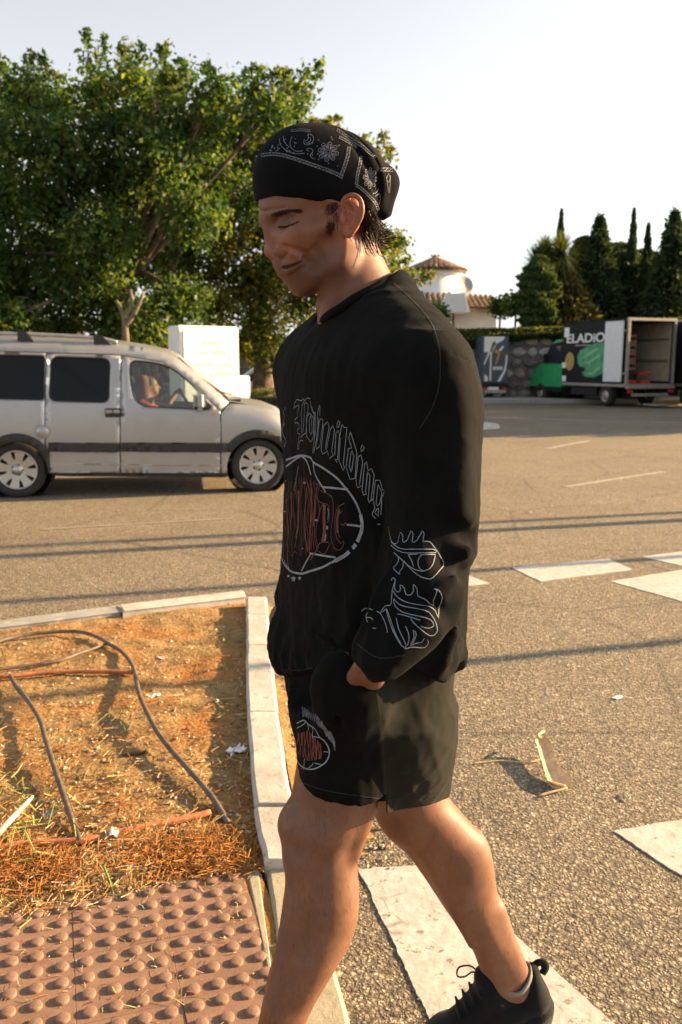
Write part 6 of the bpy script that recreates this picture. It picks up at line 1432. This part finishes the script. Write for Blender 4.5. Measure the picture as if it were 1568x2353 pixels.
# folds of the tied cloth
for pts, rs in (([P(860, 128, .0), P(1050, 260, .040), P(1230, 470, .050), P(1280, 700, .045), P(1270, 900, .035)], [.002, .005, .0065, .0065, .004]),
                ([P(1000, 215, .055), P(1130, 420, .066), P(1230, 640, .058)], [.001, .0022, .0014]),
                ([P(1180, 560, .062), P(1240, 740, .052), P(1260, 880, .04)], [.001, .0028, .0018])): kf.chain(pts, rs, k=.010, op='s')
for pts, rs in (([P(830, 150, .030), P(1000, 215, .046), P(1150, 360, .056), P(1250, 500, .056)], [.0015, .003, .0035, .002]),
                ([P(1290, 480, .03), P(1320, 640, .03), P(1300, 860, .022)], [.002, .004, .002])): kf.chain(pts, rs, k=.010)
# lower edge of the cloth: forehead, over the ear, to the nape
bu = [100, 165, 330, 560, 760, 900, 1000, 1130, 1270, 1330, 1450]; bv = [795, 790, 745, 772, 806, 822, 830, 858, 940, 955, 900]
def brim(X, Y, Z):
    u, v = unP(X, np.abs(Y), Z)
    return (v-np.interp(u, bu, bv))*s_
kf.func(brim, k=.003, op='x')
Vk, Fk = kf.mesh('scarf', rel=2); Vk = toW(Vk)
scarf_bvh = BVHTree.FromPolygons(Vk.tolist(), Fk.tolist())
scarf = part('headscarf', fastmesh('headscarf', Vk, Fk, M_scarf, True)); scarf['label'] = 'black paisley bandana tied at the back of the head'

# ---------------------------------------------------------------- hair
head_bvh = BVHTree.FromPolygons(Vw.tolist(), Fh.tolist())
hr = random.Random(21); hm = MB()
def strand(pts, r0, n=5): hm.tube([p-PO for p in cat(pts, 3)], list(np.linspace(r0, r0*.25, 3*(len(pts)-1)+1)), n, cap=False)
ends = [(1400, 1075), (1425, 1135), (1390, 1165), (1340, 1050), (1375, 1215), (1310, 1285), (1250, 1270), (1290, 1200), (1240, 1180), (1330, 1240), (1360, 1110), (1200, 1290)]
for i in range(230):
    b = hr.uniform(-.055, .055); u0 = hr.uniform(1120, 1270)-abs(b)*900; v0 = hr.uniform(870, 960); e = hr.choice(ends); t = hr.uniform(.55, 1.05)
    eu = u0+(e[0]-u0)*t+hr.gauss(0, 14); ev = v0+(e[1]-v0)*t+hr.gauss(0, 14); m1 = (u0+(eu-u0)*.30-18, v0+(ev-v0)*.45); m2 = (u0+(eu-u0)*.62+hr.gauss(0, 8), v0+(ev-v0)*.86+28)
    fl = hr.uniform(-6, 30) if e[0] > 1330 else -hr.uniform(0, 40)
    strand([hW(u0, v0, b), hW(*m1, b*1.02), hW(*m2, b), hW(eu, ev-fl, b*.95)], hr.uniform(.0007, .0016))
for i in range(60):
    b = .05+hr.uniform(0, .012); u0 = hr.uniform(1120, 1230); v0 = hr.uniform(880, 960); strand([hW(u0, v0, b), hW(u0+30, v0+60, b+.003), hW(u0+60+hr.gauss(0, 20), v0+110+hr.gauss(0, 30), b)], hr.uniform(.0006, .0012))
def onhead(u, v, b0=.12):
    h_ = head_bvh.ray_cast(Vector((0, 0, H)), ray(545.7+.2564*u, 258.5+.2564*v).normalized()); return (h_[0], h_[1]) if h_[0] else (None, None)
for i in range(330):     # sideburn and temple
    v = hr.uniform(800, 1075); c = np.interp(v, [800, 900, 1000, 1075], [850, 868, 845, 825]); w = np.interp(v, [800, 900, 1000, 1075], [70, 48, 34, 20]); u = c+hr.gauss(0, w*.68)
    p, nn = onhead(u, v)
    if p is None: continue
    q = hW(u, v, 0); d = (Vector((0, 0, -1))+fh*hr.uniform(-.3, .35)).normalized()
    strand([p, p+d*.004+nn*.0012, p+d*hr.uniform(.007, .012)+nn*.0008], hr.uniform(.00016, .0003), 4)
for i in range(420):     # eyebrow
    t = hr.random(); u = 300+245*t; v = 925-42*math.sin(t*2.2)+hr.uniform(-15, 15)*(1-.5*t)
    p, nn = onhead(u, v)
    if p is None: continue
    d = (-fh*hr.uniform(.6, 1)+Vector((0, 0, hr.uniform(-.1, .4)))).normalized(); strand([p, p+d*.0035+nn*.0016, p+d*.0075+nn*.0010], .00042, 4)
for i in range(140):      # lashes
    t = hr.random(); u = 375+185*t; v = np.interp(t, [0, .4, 1], [1018, 1020, 968])
    p, nn = onhead(u, v)
    if p is None: continue
    d = (fh*.5+Vector((0, 0, -.8))+nn*.6).normalized(); strand([p, p+d*.003, p+d*.0055+Vector((0, 0, .001))], .00045, 4)
lh_ = MB(); leg_bvh = BVHTree.FromPolygons(Vl.tolist(), Fl.tolist())
for i in range(1500):    # fine leg hair
    px, py = hr.choice(((hr.uniform(600, 860), hr.uniform(1850, 2353)), (hr.uniform(870, 1220), hr.uniform(1860, 2240))))
    h_ = leg_bvh.ray_cast(Vector((0, 0, H)), ray(px, py).normalized())
    if h_[0] is None: continue
    d = (Vector((hr.uniform(-.5, .5), hr.uniform(-.3, .3), -1))+h_[1]*.35).normalized(); L = hr.uniform(.006, .014); lh_.tube([h_[0]-PO, h_[0]+d*L*.5+h_[1]*.001-PO, h_[0]+d*L-PO], [.00010, .00009, .00004], 3, cap=False)
o = lh_.build('leg_hair', M_hair, person); o['kind'] = 'stuff'
hair = hm.build('hair', M_hair, person, True); hair['label'] = 'dark brown curls below the headscarf, sideburn and brows'
tm = MB(); 
for j in range(-3, 4): tm.box(hW(405+abs(j)*11, 1381-abs(j)*4, j*.0062)-PO, (.005, .0058, .0105), PH)
tm.build('teeth', M_teeth, person, bevel=.001)

# ---------------------------------------------------------------- shoes
def shoe(ankle, ang, pitch, nm='shoe'):
    """local: x = towards the toe, origin at the ankle joint"""
    F_ = Field((-.10, -.06, -.115), (.235, .06, .075), .003)
    F_.loft([(-.10, .065, 0, .135, .043, 0), (-.085, .065, 0, .138, .045, 0), (-.07, .063, 0, .135, .044, 0)], k=.004, n=2.6)
    F_.cone((-.035, 0, -.045), (.02, 0, -.05), .036, .034, k=.03); F_.cone((.02, 0, -.045), (.15, 0, -.068), .036, .026, k=.03); F_.ell((.15, 0, -.068), (.055, .043, .026), k=.02)
    F_.cone((-.045, 0, -.04), (-.052, 0, .012), .030, .018, k=.02); F_.cone((.035, 0, -.02), (.045, 0, .035), .028, .022, k=.025); F_.cone((.045, 0, .0), (.12, 0, -.045), .028, .024, k=.02)
    F_.ell((-.010, 0, .060), (.044, .030, .062), k=.008, op='s')
    for x, z in ((.06, .012), (.078, .001), (.096, -.010), (.114, -.021)): F_.cone((x, -.022, z+.008), (x+.006, .022, z+.008), .0036, .0036, k=.003)
    F_.func(lambda X, Y, Z: np.where(np.abs(Z+.078-X*0) < .0016, np.abs(Z+.078)-.0016, .01)+np.clip(.0-np.abs(Y)*0, 0, 0), lo=(-.1, -.06, -.085), hi=(.235, .06, -.07), k=.001, op='s') if False else None
    V, F = F_.mesh(nm); V[:, 1] *= 1.28; fc = V[F].mean(1); so = fc[:, 2] < -.079
    Mx = Matrix.Translation(ankle-PO)@Matrix.Rotation(ang, 4, 'Z')@Matrix.Rotation(pitch, 4, 'Y')
    o = ob(nm, fastmesh(nm, V, F[~so], M_shoe, True), person); o.matrix_local = Mx
    ob('sole', fastmesh('sole', V, F[so], M_sole, True), o)
    MB().tube(cat([(-.060, -.004, .016), (-.070, -.004, .024), (-.082, -.004, .020), (-.084, -.004, .006), (-.074, -.004, -.004)], 4), .0035, 8, flat=2.6).build('pull_tab', M_shoe, o, True)
    MB().tube(cat([(.052, -.016, .034), (.066, -.026, .050), (.090, -.034, .048), (.098, -.034, .030), (.084, -.030, .026), (.066, -.024, .036), (.056, -.016, .034)], 4), .0019, 6).build('lace', M_shoe, o, True)
    sk = [(-.010+.043*math.cos(t), .0375*math.sin(t), .004+.020*abs(math.cos(t))**1.5) for t in np.linspace(0, 2*math.pi, 33)]
    MB().tube(sk, .0038, 8, cap=False, flat=1.8).build('lining', M_sock, o, True)
    return o
shoe(at(1170, 2262, 1.597), math.pi+R(6), R(16))
ank = at(572, 2600, 1.19); shoe(Vector((ank.x, ank.y, .115)), math.pi+R(20), R(-6))
# ================================================================== PRINTS ON THE CLOTHES
M_pr = pm('print_white_ink', (.13, .155, .19), (.22, .25, .29), 90, .75); M_prd = pm('print_red_ink', (.085, .020, .015), (.14, .036, .024), 70, .8); M_pb = pm('bandana_print', (.075, .085, .105), (.15, .16, .18), 120, .85); M_seam = cloth_mat('seam_thread', (.016, .016, .016), (.026, .026, .025), 1500, sheen=.05)
CAMP = Vector((0, 0, H))
def cast(bvh, tx, ty, off=.0011):
    """photograph pixel -> point on the cloth surface (and its normal)"""
    d = ray(tx*.57436, ty*.57436).normalized(); h_ = bvh.ray_cast(CAMP, d)
    if h_[0] is None: return None
    n = h_[1] if h_[1].dot(d) < 0 else -h_[1]
    return h_[0]+n*off, n
def ribbon(mb, bvh, pts, w, closed=False, smooth=3, off=.0011, fill=False):
    """thin inked line lying on the cloth; w in metres (or list)"""
    P2 = [Vector((x, y, 0)) for x, y in pts]+([Vector((*pts[0], 0))] if closed else []); P2 = cat(P2, smooth) if smooth > 1 else P2
    D2 = []
    for i in range(len(P2)-1):
        k = max(1, int((P2[i+1]-P2[i]).length/9)); D2 += [P2[i].lerp(P2[i+1], t/k) for t in range(k)]
    D2.append(P2[-1]); run = []
    def flush():
        if len(run) > 1:
            V = []
            for i, (p, n) in enumerate(run):
                t = (run[min(i+1, len(run)-1)][0]-run[max(i-1, 0)][0]); s = n.cross(t)
                s = s.normalized()*w*.5 if s.length > 1e-9 else Vector((0, 0, 0)); V += [p-s-PO, p+s-PO]
            mb.add(V, [(2*i, 2*i+1, 2*i+3, 2*i+2) for i in range(len(run)-1)])
        run.clear()
    for q in D2:
        h_ = cast(bvh, q.x, q.y, off)
        if h_ is None or (run and (h_[0]-run[-1][0]).length > .03): flush()
        if h_ is not None: run.append(h_)
    flush()
def inked(name, parent, bvh, lines, tf_, w, m, smooth=3, off=.0011, label=None):
    if name in ('ball_seam', 'ball_mark') and len(lines) > 1:
        for L in lines: inked(name, parent, bvh, [L], tf_, w, m, smooth, off)
        return None
    mb = MB()
    for L in lines: ribbon(mb, bvh, [tf_(*p) for p in L], w, smooth=smooth, off=off)
    if not mb.v: return None
    o = ob(name, mesh(name, mb.v, mb.f, m), parent)
    if label: o['label'] = label
    return o
def cA(u, v): return 1080+.34*u, 1560+.34*v
def cB(u, v): return 1400+.306*u, 2080+.306*v
def cC(u, v): return 1120+.1913*u, 2750+.1913*v
def cD(u, v): return 1020+.3827*u, 480+.3827*v
letters = [
 [[(410, 105), (375, 128), (325, 112), (300, 160), (288, 215), (330, 185), (358, 185), (340, 230), (335, 320), (305, 345), (300, 390), (335, 385), (352, 410), (350, 450), (330, 470), (340, 515), (358, 520), (345, 600), (332, 690), (348, 695), (352, 620), (375, 590), (400, 600)], [(480, 105), (450, 92), (415, 130), (385, 190), (378, 300), (385, 420), (378, 520), (372, 560), (400, 525), (430, 510), (440, 420), (445, 300), (455, 250), (458, 170), (432, 145), (415, 170), (412, 300), (405, 420), (395, 500)]],
 [[(470, 270), (440, 330), (440, 540), (488, 615), (520, 560), (522, 330), (490, 290), (470, 270)], [(485, 310), (472, 350), (475, 490), (492, 528), (505, 490), (500, 340), (485, 310)]],
 [[(487, 130), (490, 200), (520, 270), (545, 265), (548, 440), (540, 540)], [(500, 190), (530, 300), (532, 420), (528, 520)]],
 [[(540, 265), (530, 400), (535, 560), (512, 735), (525, 740), (560, 560), (575, 420), (570, 270), (590, 180), (598, 190), (596, 300)]],
 [[(585, 330), (580, 400), (552, 640), (555, 695), (598, 660), (630, 420), (632, 350), (608, 335), (585, 390), (575, 520), (570, 610)]],
 [[(640, 420), (612, 700), (630, 755), (690, 715), (695, 775)], [(640, 425), (685, 372), (705, 435), (660, 690), (672, 700), (720, 460), (750, 420), (768, 470), (735, 720), (752, 770), (710, 805)]],
 [[(800, 400), (815, 360), (835, 380), (815, 440), (800, 445), (800, 400)], [(770, 770), (785, 510), (810, 475), (828, 520), (805, 820), (770, 815), (800, 850)]],
 [[(830, 540), (855, 405), (880, 440), (915, 440), (870, 880), (890, 905), (870, 945), (820, 830), (835, 560)]],
 [[(935, 570), (955, 490), (1030, 740), (1010, 1040), (950, 1050), (905, 910), (930, 690), (970, 680), (935, 570)], [(960, 740), (940, 900), (965, 970), (995, 780), (975, 710), (960, 740)]],
 [[(1075, 690), (1095, 645), (1118, 680), (1085, 730), (1075, 690)], [(1020, 1040), (1045, 790), (1075, 760), (1098, 840), (1060, 1110), (1080, 1130), (1035, 1150), (1018, 1040)]],
 [[(1090, 1170), (1120, 870), (1145, 845), (1160, 950), (1200, 925), (1235, 1000), (1195, 1290), (1215, 1285), (1170, 1320), (1160, 1280), (1185, 1010), (1155, 960), (1130, 1200), (1140, 1220), (1105, 1235), (1090, 1170)]],
 [[(1245, 1060), (1300, 1060), (1330, 1170), (1355, 1175), (1345, 1250), (1325, 1230), (1310, 1470)], [(1245, 1060), (1220, 1290), (1240, 1390), (1205, 1465), (1245, 1510)], [(1275, 1120), (1255, 1340), (1270, 1365), (1300, 1330), (1325, 1200), (1275, 1110)], [(1270, 1390), (1240, 1440), (1280, 1485), (1282, 1385)]],
 [[(190, 205), (165, 270), (180, 300), (160, 420), (180, 390), (150, 480), (170, 540), (200, 600), (180, 670), (160, 600)]]]
for L in letters: inked('letter', shirt, shirt_bvh, L, cA, .0011, M_pr, smooth=1)
ring = [[(100, 900), (165, 842), (270, 800), (370, 772), (480, 792), (522, 852), (640, 922), (790, 1032), (880, 1132), (960, 1232), (1030, 1350), (1075, 1470)], [(770, 2008), (640, 2080), (480, 2132), (390, 2160), (300, 2150), (235, 2120), (170, 2040), (140, 1960)]]
inked('ball_outline', shirt, shirt_bvh, ring, cA, .0034, M_pr, smooth=3, label='pale blue ball outline on the chest')
inked('ball_outline', shirt, shirt_bvh, [[(1073, 1465), (1090, 1560), (1085, 1650), (1055, 1740), (1035, 1785)], [(1015, 1812), (1000, 1840), (975, 1862)], [(940, 1900), (880, 1950), (770, 2010)]], cA, .0058, M_pr)
inked('ball_seam', shirt, shirt_bvh, [[(120, 960), (165, 930), (270, 845), (370, 778)], [(375, 775), (430, 820), (465, 900), (490, 1000)], [(520, 850), (530, 960), (580, 1070), (640, 1160), (665, 1205)], [(620, 1140), (740, 1152), (880, 1165), (925, 1170)], [(910, 1585), (1000, 1593), (1075, 1605)], [(475, 1920), (640, 1950), (780, 1970)], [(490, 1930), (430, 2030), (380, 2130)], [(530, 1528), (568, 1535)], [(405, 1092), (430, 1094)]], cA, .0030, M_pr)
inked('ball_seam', shirt, shirt_bvh, [[(345, 900), (325, 1000), (310, 1100), (300, 1190)], [(170, 1810), (170, 1990), (240, 2110)], [(215, 1810), (215, 1990), (230, 2090)], [(160, 1070), (200, 1070)], [(165, 1430), (200, 1430)], [(690, 1390), (697, 1450), (690, 1525)], [(1275, 1577), (1300, 1580)], [(385, 1862), (402, 1866)]], cA, .0014, M_pr)
inked('ball_mark', shirt, shirt_bvh, [[(662, 1690), (660, 1730), (650, 1772)], [(684, 1600), (680, 1640)]], cA, .0042, M_pr)
def star(cx, cy, r, w): return [[(cx+r*(1 if k % 2 == 0 else .42)*math.sin(k*math.pi/5), cy-r*(1 if k % 2 == 0 else .42)*math.cos(k*math.pi/5)) for k in range(11)], [(cx-r*.4, cy), (cx+r*.4, cy)], [(cx, cy-r*.5), (cx, cy+r*.4)]]
for cx, cy, r in ((285, 2222, 30), (358, 2215, 19), (226, 2192, 15)): inked('star', shirt, shirt_bvh, star(cx, cy, r, 1), cA, .0018, M_pr, smooth=1)
red = [[(600, 1110), (575, 1210), (580, 1300), (640, 1335), (690, 1350), (710, 1420), (705, 1530), (680, 1560)], [(600, 1180), (660, 1210), (730, 1250), (755, 1340), (750, 1500), (730, 1650), (735, 1760), (770, 1860), (830, 1880), (875, 1810), (860, 1770)], [(890, 1335), (820, 1370), (780, 1470), (775, 1600), (790, 1720), (830, 1800), (850, 1790)], [(860, 1420), (800, 1500), (800, 1640), (830, 1740)], [(905, 1560), (870, 1590), (840, 1570)], [(575, 1550), (605, 1400), (640, 1340)], [(490, 2000), (560, 1880), (600, 1800), (700, 1790)], [(490, 1990), (560, 1890), (650, 1930), (720, 1800)], [(520, 1080), (560, 1110), (600, 1110)], [(240, 1900), (270, 1960), (300, 1900), (330, 1930)]]
rr0 = random.Random(31)
for x in (170, 195, 215, 240, 262, 285, 302, 330, 352, 372, 398, 420, 440, 458, 478, 500, 520, 545, 570):
    t0 = np.interp(x, [165, 300, 480, 600], [1085, 1015, 1010, 1120])+rr0.uniform(0, 60); t1 = np.interp(x, [165, 260, 440, 490, 600], [1800, 1960, 1960, 1990, 1880])-rr0.uniform(0, 120); red.append([(x+rr0.uniform(-10, 10)+16*math.sin(k*1.3+x), t0+(t1-t0)*k/7) for k in range(8)])
for L in red: inked('letter_stroke', shirt, shirt_bvh, [L], cA, .0012, M_prd, off=.0014)
for a_, b_, w in (([(345, 1185), (348, 1400), (340, 1600), (318, 1750)], 0, .0062), ([(650, 1350), (645, 1500), (650, 1650), (630, 1790)], 0, .0070), ([(500, 1150), (495, 1400), (485, 1650), (470, 1880)], 0, .0046), ([(440, 1150), (425, 1400), (425, 1700), (455, 1900)], 0, .0034), ([(260, 1200), (262, 1400), (255, 1650)], 0, .0040), ([(205, 1250), (215, 1500), (225, 1700)], 0, .0036), ([(825, 1400), (800, 1520), (805, 1680)], 0, .0040), ([(565, 1130), (540, 1350), (520, 1600)], 0, .0028)): inked('letter_fill', shirt, shirt_bvh, [a_], cA, w, M_prd, off=.0012)
sleeve = [[[(515, 95), (530, 190), (550, 275), (590, 315), (640, 290), (665, 165), (700, 210), (700, 290), (760, 260), (800, 145), (830, 190), (820, 290), (880, 270), (945, 150), (972, 190), (955, 290), (1050, 290), (1220, 550), (1180, 650), (1080, 760), (1000, 770), (880, 710), (780, 620), (710, 535), (700, 620), (655, 680), (655, 715), (575, 635), (600, 600), (640, 540), (635, 480), (585, 430)], [(550, 290), (620, 350), (720, 385), (1085, 385), (1115, 430), (960, 432), (760, 435), (650, 410), (590, 370), (545, 330)], [(770, 455), (880, 450)], [(920, 455), (1115, 455)], [(770, 460), (810, 530), (835, 610)], [(940, 460), (900, 510), (895, 580), (920, 640), (965, 670)], [(1110, 470), (1090, 560), (1040, 640), (965, 670)], [(640, 480), (760, 590), (860, 650), (960, 672)]],
 [[(550, 800), (560, 765), (590, 770), (600, 800), (590, 870), (600, 920), (640, 945), (665, 910), (660, 855), (710, 890), (730, 970), (790, 980), (830, 930), (830, 845), (880, 900), (890, 995), (990, 1035), (1090, 1130), (1095, 1050), (1140, 930), (1100, 905), (1160, 920), (1205, 1000), (1190, 1080), (1160, 1150), (1150, 1280), (1110, 1190), (1050, 1145), (990, 1130), (800, 1095), (680, 1050), (610, 990), (575, 930)], [(580, 1030), (640, 1100), (750, 1140), (990, 1190), (1060, 1240), (1120, 1340), (1140, 1450), (1090, 1505), (1030, 1505), (940, 1440), (840, 1350), (800, 1290)], [(575, 1040), (600, 1130), (680, 1200), (800, 1240), (990, 1280), (1060, 1310), (1095, 1380), (1020, 1415), (930, 1390)], [(600, 800), (560, 930), (550, 1080), (530, 1120), (470, 1125), (405, 1220), (480, 1165)], [(480, 1165), (520, 1310), (570, 1460), (660, 1620), (720, 1675)], [(490, 1165), (540, 1310), (590, 1470), (670, 1620)], [(405, 1220), (460, 1320), (490, 1420), (500, 1475)], [(610, 1285), (640, 1420), (700, 1550), (735, 1640), (720, 1690), (790, 1660), (900, 1665), (980, 1660), (1025, 1600), (1010, 1560)], [(730, 1390), (770, 1480), (770, 1580), (750, 1640)], [(830, 1440), (840, 1530), (790, 1620)], [(850, 1450), (870, 1500), (830, 1590), (790, 1640)], [(970, 1540), (940, 1590), (860, 1610), (790, 1640)], [(620, 1230), (700, 1245), (920, 1310)]],
 [[(160, 1195), (200, 1155), (260, 1160), (300, 1175)], [(240, 1215), (220, 1260), (240, 1340)], [(230, 1275), (280, 1280), (310, 1310)], [(360, 1195), (405, 1220)], [(300, 1415), (350, 1420)]]]
for L in sleeve: inked('sleeve_letter', shirt, shirt_bvh, L, cB, .0011, M_pr, smooth=2)
# small print on the shorts
inked('ball_outline', shorts, short_bvh, [[(370, 750), (480, 690), (540, 700), (620, 780), (690, 820), (760, 880), (830, 1020), (930, 1110), (1000, 1210), (1035, 1310), (1035, 1400), (1000, 1500), (950, 1570), (860, 1640), (740, 1700), (620, 1710), (520, 1680), (430, 1610), (370, 1520)]], cC, .0020, M_pr)
inked('ball_seam', shorts, short_bvh, [[(370, 850), (460, 800), (530, 750), (545, 710)], [(580, 740), (615, 850), (600, 895)], [(690, 820), (705, 900), (690, 1000), (715, 1070)], [(700, 1020), (840, 1045)], [(920, 1335), (1020, 1345)], [(530, 1490), (515, 1650)], [(710, 1570), (690, 1620), (600, 1690)], [(740, 1580), (880, 1615)], [(430, 1600), (440, 1650)], [(470, 1660), (478, 1710)], [(500, 1680), (510, 1730)]], cC, .0014, M_pr)
zz_ = []; cp_ = [(470, 500), (620, 560), (780, 650), (900, 800), (1000, 950), (1100, 1060), (1150, 1200)]
for i in range(46):
    t = i/45*(len(cp_)-1); k = min(int(t), len(cp_)-2); f = t-k; x = cp_[k][0]+(cp_[k+1][0]-cp_[k][0])*f; y = cp_[k][1]+(cp_[k+1][1]-cp_[k][1])*f; zz_.append((x+rr0.uniform(-6, 6), y+(95 if i % 2 else -85)+rr0.uniform(-20, 20)))
inked('lettering', shorts, short_bvh, [zz_, [(x+12, y+10) for x, y in zz_[::-1]]], cC, .0007, M_pb, smooth=1)
for x in range(385, 880, 34): inked('letter_stroke', shorts, short_bvh, [[(x+rr0.uniform(-12, 12)+10*math.sin(k+x), np.interp(x, [380, 600, 880], [960, 900, 1190])+k/5*np.interp(x, [380, 600, 880], [420, 640, 300])) for k in range(6)]], cC, .0020, M_prd, off=.0009)
# bandana print
def border(path, w, name='print_border'):
    P2 = cat([Vector((x, y, 0)) for x, y in path], 8); A_, B_, Z_ = [], [], []
    for i, p in enumerate(P2):
        t = (P2[min(i+1, len(P2)-1)]-P2[max(i-1, 0)]).normalized(); s = Vector((-t.y, t.x, 0))*w; A_.append((p+s)[:2]); B_.append((p-s)[:2])
    L = sum((P2[i+1]-P2[i]).length for i in range(len(P2)-1)); n = max(4, int(L/(w*1.15)))
    for i in range(n+1):
        t = i/n*(len(P2)-1); k = min(int(t), len(P2)-2); p = P2[k].lerp(P2[k+1], t-k); tt = (P2[k+1]-P2[k]).normalized(); s = Vector((-tt.y, tt.x, 0))*w*.8*(1 if i % 2 else -1); Z_.append((p+s)[:2])
    inked(name, scarf, scarf_bvh, [A_, B_, Z_], cD, .0009, M_pb, smooth=1, off=.0008)
for pth, w in (([(70, 372), (180, 358), (300, 373), (450, 418), (600, 468), (750, 522), (850, 562), (920, 600)], 15), ([(905, 570), (940, 480), (970, 380), (985, 285)], 15), ([(1062, 675), (1072, 580), (1098, 460), (1108, 380)], 13), ([(1062, 682), (1130, 730), (1200, 800), (1260, 870), (1290, 940)], 12), ([(860, 105), (980, 185), (1110, 268), (1200, 345), (1265, 392)], 13), ([(880, 180), (990, 240), (1065, 285)], 12), ([(1305, 520), (1370, 520), (1440, 528)], 16), ([(380, 118), (480, 108), (580, 118)], 11)): border(pth, w)
def flower(cx, cy, rx, ry, n, rot, sc_=1):
    Ls = [[(cx+rx*.16*math.cos(t), cy+ry*.16*math.sin(t)) for t in np.linspace(0, 6.283, 11)], [(cx+rx*.30*math.cos(t), cy+ry*.30*math.sin(t)) for t in np.linspace(0, 6.283, 13)]]
    for k in range(n):
        a = rot+k*2*math.pi/n
        for f in (1, .66):
            Lp = []
            for s in np.linspace(-1, 1, 9): rr_q = .36+(1-s*s)**.5*.62*f; aa = a+s*(.36 if f == 1 else .2); Lp.append((cx+rx*rr_q*math.cos(aa), cy+ry*rr_q*math.sin(aa)))
            Ls.append(Lp)
    return Ls
inked('print_flower', scarf, scarf_bvh, flower(768, 335, 110, 105, 8, .2), cD, .0009, M_pb, smooth=1, off=.0008); inked('print_flower', scarf, scarf_bvh, flower(1203, 608, 74, 112, 8, .1), cD, .0010, M_pb, smooth=1, off=.0008)
inked('print_paisley', scarf, scarf_bvh, [[(555, 150), (605, 170), (612, 220), (570, 262), (520, 255), (515, 225), (550, 215), (560, 185), (555, 150)], [(575, 185), (585, 215), (555, 245), (535, 240)], [(390, 180), (370, 240), (385, 300), (440, 330), (500, 325)], [(260, 200), (270, 260), (330, 320), (420, 355), (520, 350)], [(300, 170), (310, 230), (360, 290)], [(540, 320), (560, 300), (600, 310), (605, 340), (580, 370), (600, 400), (630, 410)], [(1390, 560), (1410, 600), (1400, 650), (1375, 620), (1390, 575)], [(1370, 590), (1385, 680), (1400, 760), (1410, 690), (1415, 580)], [(1230, 770), (1265, 760), (1290, 720)], [(1255, 800), (1300, 770), (1310, 830), (1295, 880)]], cD, .0010, M_pb, off=.0008)
for k in range(52):
    x = rr0.uniform(150, 900); y = rr0.uniform(np.interp(x, [150, 500, 900], [270, 120, 190]), np.interp(x, [150, 500, 900], [345, 390, 520])-20)
    if math.hypot(x-768, y-335) < 112: continue
    inked('print_dot', scarf, scarf_bvh, [[(x-6, y), (x+rr0.uniform(2, 8), y+rr0.uniform(-8, 8))]], cD, .0018, M_pb, smooth=1, off=.0008)
# seams and hems
def seam(name, parent, bvh, path, w=.0016): inked(name, parent, bvh, [[(x/.57436, y/.57436) for x, y in path]], lambda a, b: (a, b), w, M_seam, smooth=4, off=.0006)
seam('shoulder_seam', shirt, shirt_bvh, [(905, 650), (950, 692), (990, 740), (1008, 790), (1012, 840), (1008, 890), (992, 940), (965, 985)]); seam('cuff_seam', shirt, shirt_bvh, [(820, 1478), (870, 1512), (930, 1505)], .0018)
seam('hem_stitch', shorts, short_bvh, [(674, 1785), (720, 1808), (780, 1822), (850, 1832), (884, 1836)]); seam('hem_stitch', shorts, short_bvh, [(892, 1838), (950, 1830), (1006, 1816)])
seam('side_seam', shorts, short_bvh, [(866, 1592), (876, 1660), (883, 1750), (886, 1840)]); seam('hem_stitch', shirt, shirt_bvh, [(655, 1540), (690, 1540), (720, 1534)])
